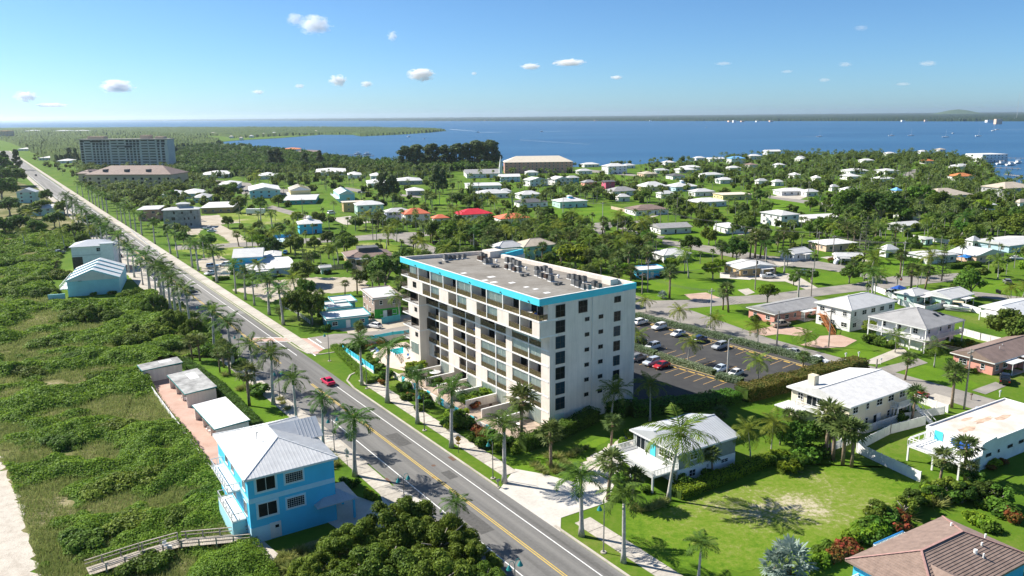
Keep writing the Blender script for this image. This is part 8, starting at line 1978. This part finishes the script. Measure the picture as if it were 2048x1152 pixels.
# --- signs, mailboxes, bins
def text_mesh(s, size, m, name='lettering'):
    c = bpy.data.curves.new(name, 'FONT'); c.body = s; c.size = size; c.align_x = 'CENTER'; c.align_y = 'CENTER'; c.extrude = .004; t = bpy.data.objects.new(name, c); COL.objects.link(t)
    bpy.context.view_layer.update(); me = bpy.data.meshes.new_from_object(t.evaluated_get(bpy.context.evaluated_depsgraph_get())); bpy.data.objects.remove(t); me.materials.clear(); me.materials.append(m); return me
def ngon_plate(n, r, rot, m, name, o, z, y=0.0, t=.03):
    vs = [(r * math.cos(rot + 6.2832 * k / n), -t, r * math.sin(rot + 6.2832 * k / n)) for k in range(n)] + [(r * math.cos(rot + 6.2832 * k / n), 0, r * math.sin(rot + 6.2832 * k / n)) for k in range(n)]
    q = MB().add(vs, [tuple(range(n)), tuple(range(2 * n - 1, n - 1, -1))] + [(k, n + k, n + (k + 1) % n, (k + 1) % n) for k in range(n)]); a = q.build(name, m, o, (0, y, z)); return a
SIGNY = mat('sign_orange_yellow', (.72, .36, .03), .5, .4, var=.04); SIGNR = mat('sign_red', (.6, .03, .03), .5, .4, var=.04); SIGNG = mat('sign_green', (.02, .3, .2), .5, .4, var=.04); BLACKP = mat('black_print', (.02, .02, .02), .7, .2)
p = at(917, 906); o = thing('road_sign', (p[0], p[1], 0), R(-20), 'orange yellow diamond crossing sign on the verge', 'road sign'); MB().box(-.04, .0, 0, .04, .06, 2.9).build('post', ACG, o); a = ngon_plate(4, .6, 0, SIGNY, 'sign_plate', o, 2.6, -.01)
m = MB(); m.cyl(0, 0, 0, .03, .07, n=8); q = MB(); q.box(-.06, -.045, -.12, .06, -.035, .14); q.box(-.2, -.045, .02, .2, -.036, .07); q.box(-.16, -.045, -.32, -.08, -.036, -.1); q.box(.06, -.045, -.32, .14, -.036, -.1); q.box(-.06, -.045, .18, .06, -.036, .3); q.build('figure', BLACKP, a); MB().box(-.35, -.05, 1.65, .35, -.02, 1.95).build('plaque', SIGNY, o)
p = at(695, 931); o = thing('road_sign', (p[0], p[1], 0), R(150), 'grey back of a diamond road sign near the blue house', 'road sign'); MB().box(-.04, 0, 0, .04, .06, 2.8).build('post', ACG, o); ngon_plate(4, .6, 0, ROOFS['lg'], 'sign_plate', o, 2.5, -.01); MB().box(-.35, -.05, 1.5, .35, -.02, 1.85).build('plaque', ROOFS['lg'], o)
p = at(1801, 573); o = thing('stop_sign', (p[0], p[1], 0), R(-25), 'red octagonal stop sign at the lane corner', 'road sign'); MB().box(-.04, 0, 0, .04, .06, 2.6).build('post', ACG, o); ngon_plate(8, .46, R(22.5), FRAMEW, 'rim', o, 2.4, .0, .02); a = ngon_plate(8, .42, R(22.5), SIGNR, 'sign_plate', o, 2.4, -.012)
t = put('lettering', text_mesh('STOP', .3, FRAMEW), a, (0, -.045, 0)); t.rotation_euler = (R(90), 0, 0)
p = at(1738, 558); o = thing('street_name_sign', (p[0], p[1], 0), R(-25), 'small green street name sign by the coconut palm', 'road sign'); MB().box(-.03, 0, 0, .03, .05, 2.8).build('post', ACG, o); MB().box(-.5, -.03, 2.6, .5, -.001, 2.85).build('sign_plate', SIGNG, o)
for i, (px, py, lab) in enumerate(((1691, 717, 'white post mailbox on the lawn, left of two'), (1717, 715, 'white post mailbox on the lawn, right of two'), (1942, 800, 'brown twin mailbox at the back street'), (1999, 794, 'white mailbox at the coral house lawn'), (1761, 728, 'white board sign by the back street drive'), (996, 975, 'small grey mailbox beside the royal palm base'))):
    p = at(px, py); o = thing('mailbox', (p[0], p[1], 0), CA, lab, 'mailbox'); c = BROWNBARK if 'brown' in lab else ACG if 'grey' in lab else WHITE
    MB().box(-.06, -.06, 0, .06, .06, 1.05).build('post', c, o); q = MB(); q.box(-.28, -.13, 1.05, .28, .13, 1.3); q.tube([(-.28, 0, 1.3), (.28, 0, 1.3)], .13, 8); q.build('box', c, o)
for i, (px, py) in enumerate(((591, 486), (601, 486), (1994, 586), (1999, 588))):
    p = at(px, py); o = thing('wheelie_bin', (p[0], p[1], .05), BH, 'dark wheeled bin by the lane, %s' % ('left one near the blue drive', 'right one near the blue drive', 'left one at right edge', 'right one at right edge')[i], 'bin'); MB().add([(-.28, -.3, .1), (.28, -.3, .1), (.28, .3, .1), (-.28, .3, .1), (-.34, -.38, 1.0), (.34, -.38, 1.0), (.34, .38, 1.0), (-.34, .38, 1.0)], [(0, 3, 2, 1), (4, 5, 6, 7), (0, 1, 5, 4), (1, 2, 6, 5), (2, 3, 7, 6), (3, 0, 4, 7)]).build('body', BLACKP, o)
    MB().box(-.36, -.4, 1.0, .36, .4, 1.08).build('lid', GRILL, o)
# storm drain, covers
for i, (px, py, lab) in enumerate(((904, 917, 'rusty storm drain at the right kerb'), (867, 931, 'round manhole cover in the right lane'), (868, 955, 'round iron cover in the left lane'), (775, 961, 'dark drain grate by the pale drive'))):
    p = at(px, py, .035); q = MB()
    if 'round' in lab: q.cyl(0, 0, 0, .012, .36, n=14)
    else: q.box(-.35, -.9, 0, .35, .9, .02)
    tag(q.build('manhole_cover' if 'round' in lab else 'storm_drain', mat('rusty_iron', (.16, .09, .06), .8, .3, var=.2), None, (p[0], p[1], .035), UP - R(90)), lab, 'drain')

# --- fences of the neighbourhood
panel_fence('white picket fence between cream house and lawn', [(1628, 913), (1698, 890), (1718, 873)], 1.5, WHITE, boards=.22, z0=0)
panel_fence('white picket fence from the lawn to back street', [(1718, 872), (1800, 843), (1888, 828)], 1.6, WHITE, boards=.22, name='picket_fence')
panel_fence('white panel fence before the flat roofed house', [(1713, 905), (1840, 965)], 1.8, WHITE, name='panel_fence')
panel_fence('white panel fence behind the small green yard', [(1713, 903), (1780, 868), (1850, 850)], 1.8, WHITE, name='panel_fence')
panel_fence('white picket fence beside the orange red car', [(1828, 802), (1895, 826)], 1.6, WHITE, boards=.25, name='picket_fence')
panel_fence('long white fence behind the veranda house', [(1918, 668), (1960, 680), (2020, 694), (2060, 703)], 1.8, WHITE)
panel_fence('white fence at the mint green house', [(1744, 580), (1775, 592), (1800, 610), (1850, 624), (1905, 612), (1960, 628)], 1.7, WHITE, post=3)
panel_fence('long white fence in front of the dense trees', [(1822, 477), (1900, 488), (1950, 492)], 1.8, WHITE, post=4)
panel_fence('brown board fence behind the sandy lot', [(475, 558), (560, 548), (640, 542), (700, 536), (742, 548), (790, 540)], 1.9, WOODP, boards=.3, post=3)
panel_fence('grey board fence by the pool house', [(1460, 555), (1500, 548), (1525, 540)], 1.8, WOODP, boards=.3, post=3)
panel_fence('white split rail fence along the ocean road verge', [(262, 462), (300, 495), (318, 508)], 1.1, WHITE, rail=True, post=3)
panel_fence('tan wall beside the brown hip roofed house', [(1222, 418), (1250, 424), (1272, 428)], 1.8, WALLS['sand'], post=4, name='garden_wall')
panel_fence('grey white fence by the bare tree lane', [(1776, 433), (1820, 440), (1850, 440)], 1.8, WHITE, post=4)
panel_fence('orange red board fence right of the yellow building', [(1508, 388), (1536, 392)], 2.0, WALLS['brick'], post=4)
panel_fence('dark timber edging along the vacant lot corner', [(1640, 1120), (1700, 1095), (1760, 1062)], .5, WOODP, post=3, name='timber_edging', cat='edging')
panel_fence('orange barrier fence by the white beach house', [(232, 536), (268, 540)], 1.6, WALLS['brick'], post=3)
panel_fence('grey post and cable fence by the beach bar', [(560, 612), (590, 625), (620, 648)], 1.1, ROOFS['lg'], rail=True, post=2.2)

# --- boardwalk to the beach, planks one by one
bw = [(505, 1083), (360, 1096), (284, 1118), (176, 1154)]
P = [at(*p) for p in bw]; c = sum(P) / len(P); o = thing('boardwalk', (c[0], c[1], 0), 0, 'weathered wooden boardwalk with handrails to the beach', 'boardwalk'); landmark('the wooden beach boardwalk', c[0], c[1])
GW = mat('weathered_boards', (.42, .37, .31), .9, .1, var=.2, scale=2, rand=.18); plk = MB().box(-.14, -1.1, -.05, .14, 1.1, 0).mesh('plank', GW)
for a, b in zip(P[:-1], P[1:]):
    d = b - a; l = np.linalg.norm(d); d /= l; n = np.array([-d[1], d[0], 0]); k = int(l / .3)
    for i in range(k): q = a + d * (i + .5) * .3 - c; put('plank', plk, o, (q[0], q[1], .75), math.atan2(d[1], d[0]))
    for s in (-1, 1):
        q = MB(); 
        for z in (1.25, 1.75): q.beam(a - c + n * s * 1.15 + (0, 0, z), b - c + n * s * 1.15 + (0, 0, z), .1 if z < 1.5 else .18, .12 if z < 1.5 else .06)
        q.build('handrail', GW, o)
        for i in range(int(l / 2.2) + 1): e = a + d * min(l, i * 2.2) - c + n * s * 1.15; MB().box(e[0] - .07, e[1] - .07, 0, e[0] + .07, e[1] + .07, 1.75).build('post', GW, o)
for i, (px, py) in enumerate(((332, 1096), (340, 1099))):
    p = at(px, py, .75); b = MB(); b.box(-.3, -.3, .4, .3, .3, .46); b.box(-.3, .24, .46, .3, .3, .95)
    for x in (-.26, .26):
        for y in (-.26, .26): b.box(x - .03, y - .03, 0, x + .03, y + .03, .4)
    tag(b.build('beach_chair', WHITE, None, (p[0], p[1], .76), 1.0 + i), 'white plastic chair on the boardwalk, %s of two' % ('left', 'right')[i], 'chair')
for i, (px, py) in enumerate(((366, 798), (373, 802), (416, 861), (421, 865))):
    p = at(px, py, .1); b = MB(); b.box(-.3, -.3, .4, .3, .3, .46); b.box(-.3, .24, .46, .3, .3, .95)
    for x in (-.26, .26):
        for y in (-.26, .26): b.box(x - .03, y - .03, 0, x + .03, y + .03, .4)
    tag(b.build('patio_chair', WHITE, None, (p[0], p[1], .07), 2.0 + i), 'white chair on pink terrace before the %s, %s of two' % (('middle cabana', 'white roofed cabana')[i // 2], ('left', 'right')[i % 2]), 'chair')
# balcony and patio furniture at the condominium
def furn(x, y, z, kind, m, label):
    p = cl(x, y); b = MB()
    if kind == 'table': b.cyl(0, 0, .68, .74, .55, n=12); b.cyl(0, 0, 0, .68, .06, n=6); b.cyl(0, 0, 0, .05, .3, n=8)
    elif kind == 'umbrella': b.cyl(0, 0, 0, 2.4, .04, n=6); b.cyl(0, 0, 2.0, 2.5, 1.3, .05, 10)
    else:
        b.box(-.27, -.27, .38, .27, .27, .45); b.box(-.27, .22, .45, .27, .29, .95)
        for s in (-.24, .24): b.box(s - .03, -.27, 0, s + .03, -.21, .62); b.box(s - .03, .21, 0, s + .03, .27, .62); b.box(s - .03, -.27, .6, s + .03, .25, .65)
    tag(b.build({'table': 'patio_table', 'umbrella': 'parasol'}.get(kind, 'armchair'), m, None, (p[0], p[1], z), CA + y), label, {'table': 'table', 'umbrella': 'parasol'}.get(kind, 'chair'))
BLUEC = mat('blue_plastic', (.03, .13, .5), .5, .4); YELC = mat('mustard_plastic', (.6, .4, .04), .6, .3)
furn(1.0, 4.2, fl(8) + .02, 'table', WHITE, 'white table on the open corner balcony'); furn(1.0, 2.6, fl(8) + .02, 'chair', BLUEC, 'blue chair on the open corner balcony'); furn(1.3, 3.4, fl(8) + .02, 'chair', YELC, 'mustard chair on the open corner balcony')
for y, k, m, lab in ((26.6, 5, BLUEC, 'blue chair on fifth floor balcony of second bay'), (30.5, 4, BLUEC, 'blue chair on fourth floor balcony of second bay'), (19.5, 5, mat('dark_wicker', (.05, .035, .03), .8, .2), 'dark armchair on fifth floor balcony of third bay'), (42, 4, MATS['dark_wicker'], 'dark armchair on fourth floor balcony of far bay'), (38, 2, WHITE, 'white chair on second floor balcony of far bay'), (8.5, 4, MATS['dark_wicker'], 'dark armchair on fourth floor balcony nearest gable'), (20, 8, MATS['dark_wicker'], 'dark armchair on top floor balcony in the middle'), (31, 8, MATS['dark_wicker'], 'dark armchair on top floor balcony, left of middle')):
    furn(3.2 if k < 7 else 1.0, y, fl(k) + .02, 'chair', m, lab)
for i, (y, m) in enumerate(((4, WHITE), (9, MATS['dark_wicker']), (14.5, MATS['dark_wicker']), (20, WHITE), (26, WHITE), (31.5, WHITE), (37, WHITE))):
    furn(-1.8, y, .05, 'table', m, 'patio table, %s patio from the shaded gable end' % WORDS[i]); furn(-.6, y + .9, .05, 'chair', m, 'patio chair, %s patio from the shaded gable end' % WORDS[i])
furn(-1.5, 36, .05, 'umbrella', WHITE, 'white parasol on a patio below the far bay')

# --- boats and docks on the lagoon
def sailboat(px, py, mh, label, L_=12):
    p = at(px, py, -.5); o = thing('sailboat', (p[0], p[1], -.6), R(random.uniform(-20, 20)), label, 'sailboat'); s = L_ / 12
    hull_mb(L_, 3.6 * s, 1.4 * s).build('hull', WHITE, o); MB().box(-2.2 * s, -1 * s, 1.3 * s, 2.2 * s, 1 * s, 2.0 * s).build('cabin', WHITE, o); MB().cyl(.5, 0, 1.3, mh, .13, .08, 6).build('mast', FRAMEW, o); MB().tube([(.5, 0, 2.4), (-4.5 * s, 0, 2.5)], .14, 6).build('boom', BLUEC, o)
    return o
for i, (px, py, mh) in enumerate(((1639, 273.5, 19), (1783, 271.8, 17), (1822, 271.5, 18), (1891, 274.5, 17), (1957, 272.5, 17), (1987, 262, 22), (1995, 259.5, 24), (1413, 256, 9))):
    sailboat(px, py, mh, 'white sailboat at anchor on the lagoon, %s from the left' % WORDS[(1, 2, 3, 4, 5, 6, 7, 0)[i]], 14 if i < 7 else 10)
def motorboat(px, py, label, rz, s=1.0):
    p = at(px, py, -.5); o = thing('motor_boat', (p[0], p[1], -.6), rz, label, 'boat'); hull_mb(9 * s, 3 * s, 1.3 * s).build('hull', WHITE, o); MB().box(-1.8 * s, -1.1 * s, 1.2 * s, 1.6 * s, 1.1 * s, 2.6 * s).build('cabin', WHITE, o); MB().box(-2.4 * s, -1.2 * s, 2.9 * s, 1.8 * s, 1.2 * s, 3.05 * s).build('canopy', WHITE, o); return o
FOAM = mat('wake_foam', (.62, .70, .74), .8, .2, var=.2, scale=.05)
def wake(a, b, w0, w1):
    A, B_ = at(*a, -.46), at(*b, -.46); d = (B_ - A) / np.linalg.norm(B_ - A); n = np.array([-d[1], d[0], 0])
    m = MB(); k = 24
    for i in range(k):
        t0, t1 = i / k, (i + 1) / k; wa, wb = (w0 + (w1 - w0) * t0) * random.uniform(.7, 1.1), (w0 + (w1 - w0) * t1)
        m.add([A + (B_ - A) * t0 - n * wa, A + (B_ - A) * t1 - n * wb, A + (B_ - A) * t1 + n * wb, A + (B_ - A) * t0 + n * wa], [(0, 1, 2, 3)])
    structure('wake', m, FOAM)
motorboat(1083, 263.5, 'speedboat with a long white wake, right one', R(185), 1.4); wake((1085, 263.6), (1226, 259.2), 3.5, .8)
motorboat(956, 265, 'speedboat with a broad white wake, left one', R(180), 1.4); wake((958, 265), (1024, 264.2), 9, 2)
wake((1040, 280), (1180, 288.5), 1.5, .8); wake((900, 258.5), (952, 262.5), 5, 2); wake((1560, 272), (1636, 273.8), .8, 1.6); wake((2000, 259.5), (2060, 258.5), 2, 3)
motorboat(1906, 267, 'small white motor boat between two sailboats', 0, .8); motorboat(818, 274, 'small white boat off the mangrove point', .4, 1.2); motorboat(849, 278, 'tiny white boat below the mangrove point', .2, .7)
def dock(label, pts, boats):
    P = [at(*p, -.5) for p in pts]; c = sum(P) / len(P); o = thing('dock', (c[0], c[1], -.5), 0, label, 'dock')
    for a, b in zip(P[:-1], P[1:]):
        MB().beam(a - c + (0, 0, 1.4), b - c + (0, 0, 1.4), 2.2, .25).build('deck', GW, o); l = np.linalg.norm(b - a); d = (b - a) / l; n = np.array([-d[1], d[0], 0])
        for i in range(int(l / 5) + 1):
            for s in (-1, 1): e = a - c + d * i * 5 + n * s * 1.1; MB().cyl(e[0], e[1], -.5, 2.4, .18, n=6).build('pile', WOODP, o)
    for i, (px, py) in enumerate(boats): motorboat(px, py, label.split(' with')[0] + ' boat, %s one' % ('left', 'right', 'third', 'fourth', 'fifth')[i] if False else 'white cabin boat at the %s, %s from the left' % ('long lagoon dock' if 'long' in label else 'right hand docks', WORDS[i]), random.uniform(-.4, .4), 1.3)
dock('long wooden lagoon dock with boat lifts', [(672, 311), (748, 313)], [(716, 309), (735, 309.5)])
dock('wooden dock with white boats at the right edge', [(1990, 338), (2042, 340)], [(2004, 329), (2022, 331), (2036, 327)])
dock('narrow dock by the canal houses', [(2010, 352), (2048, 356)], [])
dock('white roofed boat lift dock near the apartments', [(2002, 318), (2050, 319)], [])
# --- radio masts on the far shore
for px, py, top, lab in ((2033, 232, 193, 'tall thin radio mast on the mainland at right'), (1316, 236, 217, 'thin radio mast on the mainland right of centre'), (984, 240, 226, 'thin faint mast on the mainland left of centre')):
    p = at(px, max(py, 238)); d = math.hypot(p[0], p[1]); h = 56 + (231 - .0097 * (px - 1024) - top) / FOC * d; m = MB(); m.cyl(0, 0, 0, h, d / FOC * .35, d / FOC * .15, 4)
    tag(m.build('radio_mast', ROOFS['lg'], None, (p[0], p[1], 0)), lab, 'radio mast')

# --- small cumulus clouds
cm = bpy.data.materials.new('cloud_vapour'); cm.use_nodes = True; cn = cm.node_tree; cn.nodes.clear()
co = cn.nodes.new('ShaderNodeOutputMaterial'); pv = cn.nodes.new('ShaderNodeVolumePrincipled'); tc = cn.nodes.new('ShaderNodeTexCoord'); nz = cn.nodes.new('ShaderNodeTexNoise'); nz.inputs['Scale'].default_value = 2.6; nz.inputs['Detail'].default_value = 5; nz.inputs['Roughness'].default_value = .62
oi = cn.nodes.new('ShaderNodeObjectInfo'); ad = cn.nodes.new('ShaderNodeVectorMath'); ml_ = cn.nodes.new('ShaderNodeMath'); ml_.operation = 'MULTIPLY'; ml_.inputs[1].default_value = 40; cn.links.new(oi.outputs['Random'], ml_.inputs[0]); cn.links.new(tc.outputs['Object'], ad.inputs[0]); cn.links.new(ml_.outputs[0], ad.inputs[1]); cn.links.new(ad.outputs[0], nz.inputs['Vector'])
ln = cn.nodes.new('ShaderNodeVectorMath'); ln.operation = 'LENGTH'; cn.links.new(tc.outputs['Object'], ln.inputs[0])
s1 = cn.nodes.new('ShaderNodeMath'); s1.operation = 'MULTIPLY_ADD'; s1.inputs[1].default_value = -.42; s1.inputs[2].default_value = -.16; cn.links.new(ln.outputs['Value'], s1.inputs[0])
s2 = cn.nodes.new('ShaderNodeMath'); s2.operation = 'ADD'; cn.links.new(nz.outputs['Fac'], s2.inputs[0]); cn.links.new(s1.outputs[0], s2.inputs[1])
s3 = cn.nodes.new('ShaderNodeMapRange'); s3.inputs['From Min'].default_value = .02; s3.inputs['From Max'].default_value = .14; s3.inputs['To Max'].default_value = .017; cn.links.new(s2.outputs[0], s3.inputs['Value'])
cn.links.new(s3.outputs[0], pv.inputs['Density']); pv.inputs['Color'].default_value = (1, 1, 1, 1); pv.inputs['Anisotropy'].default_value = .0; cn.links.new(pv.outputs[0], co.inputs['Volume'])
ico = bpy.data.meshes.new('cloud'); 
import bmesh as _bm
b_ = _bm.new(); _bm.ops.create_icosphere(b_, subdivisions=2, radius=1.0); b_.to_mesh(ico); b_.free(); ico.materials.append(cm)
for i, (px, py, w, h) in enumerate(((590, 38, 24, 18), (630, 50, 50, 26), (785, 72, 16, 14), (842, 149, 40, 18), (676, 161, 26, 16), (234, 173, 48, 18), (52, 193, 32, 15), (1061, 133, 30, 9), (1138, 125, 48, 10), (1233, 155, 18, 6), (733, 168, 18, 9), (599, 172, 14, 6), (516, 184, 18, 6), (948, 147, 9, 5), (104, 210, 44, 6), (1722, 56, 22, 8), (1856, 127, 26, 8), (1690, 129, 20, 7), (1648, 160, 18, 6), (1574, 143, 18, 5), (1447, 127, 26, 5), (1806, 168, 22, 5))):
    d = c_f + c_r * (px - 1024) / FOC - c_u * (py - 576) / FOC; D = 950 / max(.02, d[2]); D = min(D, 17000); p = d * D + (0, 0, CAM_H); u = D / FOC
    if i == 15: cm = cm.copy(); cm.name = 'thin_cloud_vapour'; cm.node_tree.nodes[[n.name for n in cm.node_tree.nodes if n.type == 'MAP_RANGE'][0]].inputs['To Max'].default_value = .004; ico = ico.copy(); ico.materials[0] = cm
    o = put('cloud', ico, None, p, math.atan2(p[1], p[0]) - R(90)); o.scale = (w * u * .8, w * u * .45, h * u * .85)
    tag(o, 'small white cloud in the blue sky, %s in size order' % '' if False else ('small fluffy white cloud' if i < 15 else 'thin grey wisp of cloud') + ', %s from the left of its kind' % '', 'cloud', 'small clouds')
_cl = [o for o in COL.objects if o.name.startswith('cloud')]
for pick, nm in ((lambda o: 'fluffy' in o['label'], 'small fluffy white cloud in the sky'), (lambda o: 'wisp' in o['label'], 'thin faint wisp of cloud in the sky')):
    L_ = sorted([o for o in _cl if pick(o)], key=lambda o: o.location[0] / o.location[1])
    for i, o in enumerate(L_): o['_n'] = i; o['label2'] = '%s, %s from the left' % (nm, WORDS[i])
for o in _cl: o['label'] = o['label2']; del o['label2']; del o['_n']

# --- hazy air
hz = bpy.data.materials.new('hazy_air'); hz.use_nodes = True; hn = hz.node_tree; hn.nodes.clear(); ho = hn.nodes.new('ShaderNodeOutputMaterial'); hv = hn.nodes.new('ShaderNodeVolumePrincipled')
hv.inputs['Color'].default_value = (.80, .90, 1.0, 1); hv.inputs['Density'].default_value = 0.000038; hv.inputs['Anisotropy'].default_value = .55; hn.links.new(hv.outputs[0], ho.inputs['Volume'])
structure_haze = MB().box(-31000, -300, -2.0, 31000, 31000, 150).build('haze', hz, kind='stuff')
tag(structure_haze, 'thin pale haze in the air over the lagoon', 'haze')
# ================================================================== labels of repeats: what each one stands nearest to
def near_labels():
    by = {}
    for it in TO_LABEL: by.setdefault(it[1], []).append(it)
    marks = [(ph if ph.startswith('the ') else 'the ' + ph, x, y) for ph, x, y in LANDMARKS]
    M_ = np.array([(x, y) for _, x, y in marks])
    for look, items in by.items():
        Pn = np.array([(x, y) for _, _, x, y in items])
        D = np.linalg.norm(Pn[:, None] - M_[None], axis=2); rank = D.argsort(0).argsort(0)
        for i, (o, _, x, y) in enumerate(items):
            sc = rank[i] * 1000 + D[i] * 3
            ok = sc + np.array([0 if len((look + m[0]).split()) <= 12 else 1e6 for m in marks])
            j = int(ok.argmin()); r = int(rank[i, j])
            o['label'] = '%s, %s to %s' % (look, 'closest' if r == 0 else WORDS[r] + ' closest' if r < 20 else 'far', marks[j][0])
near_labels()
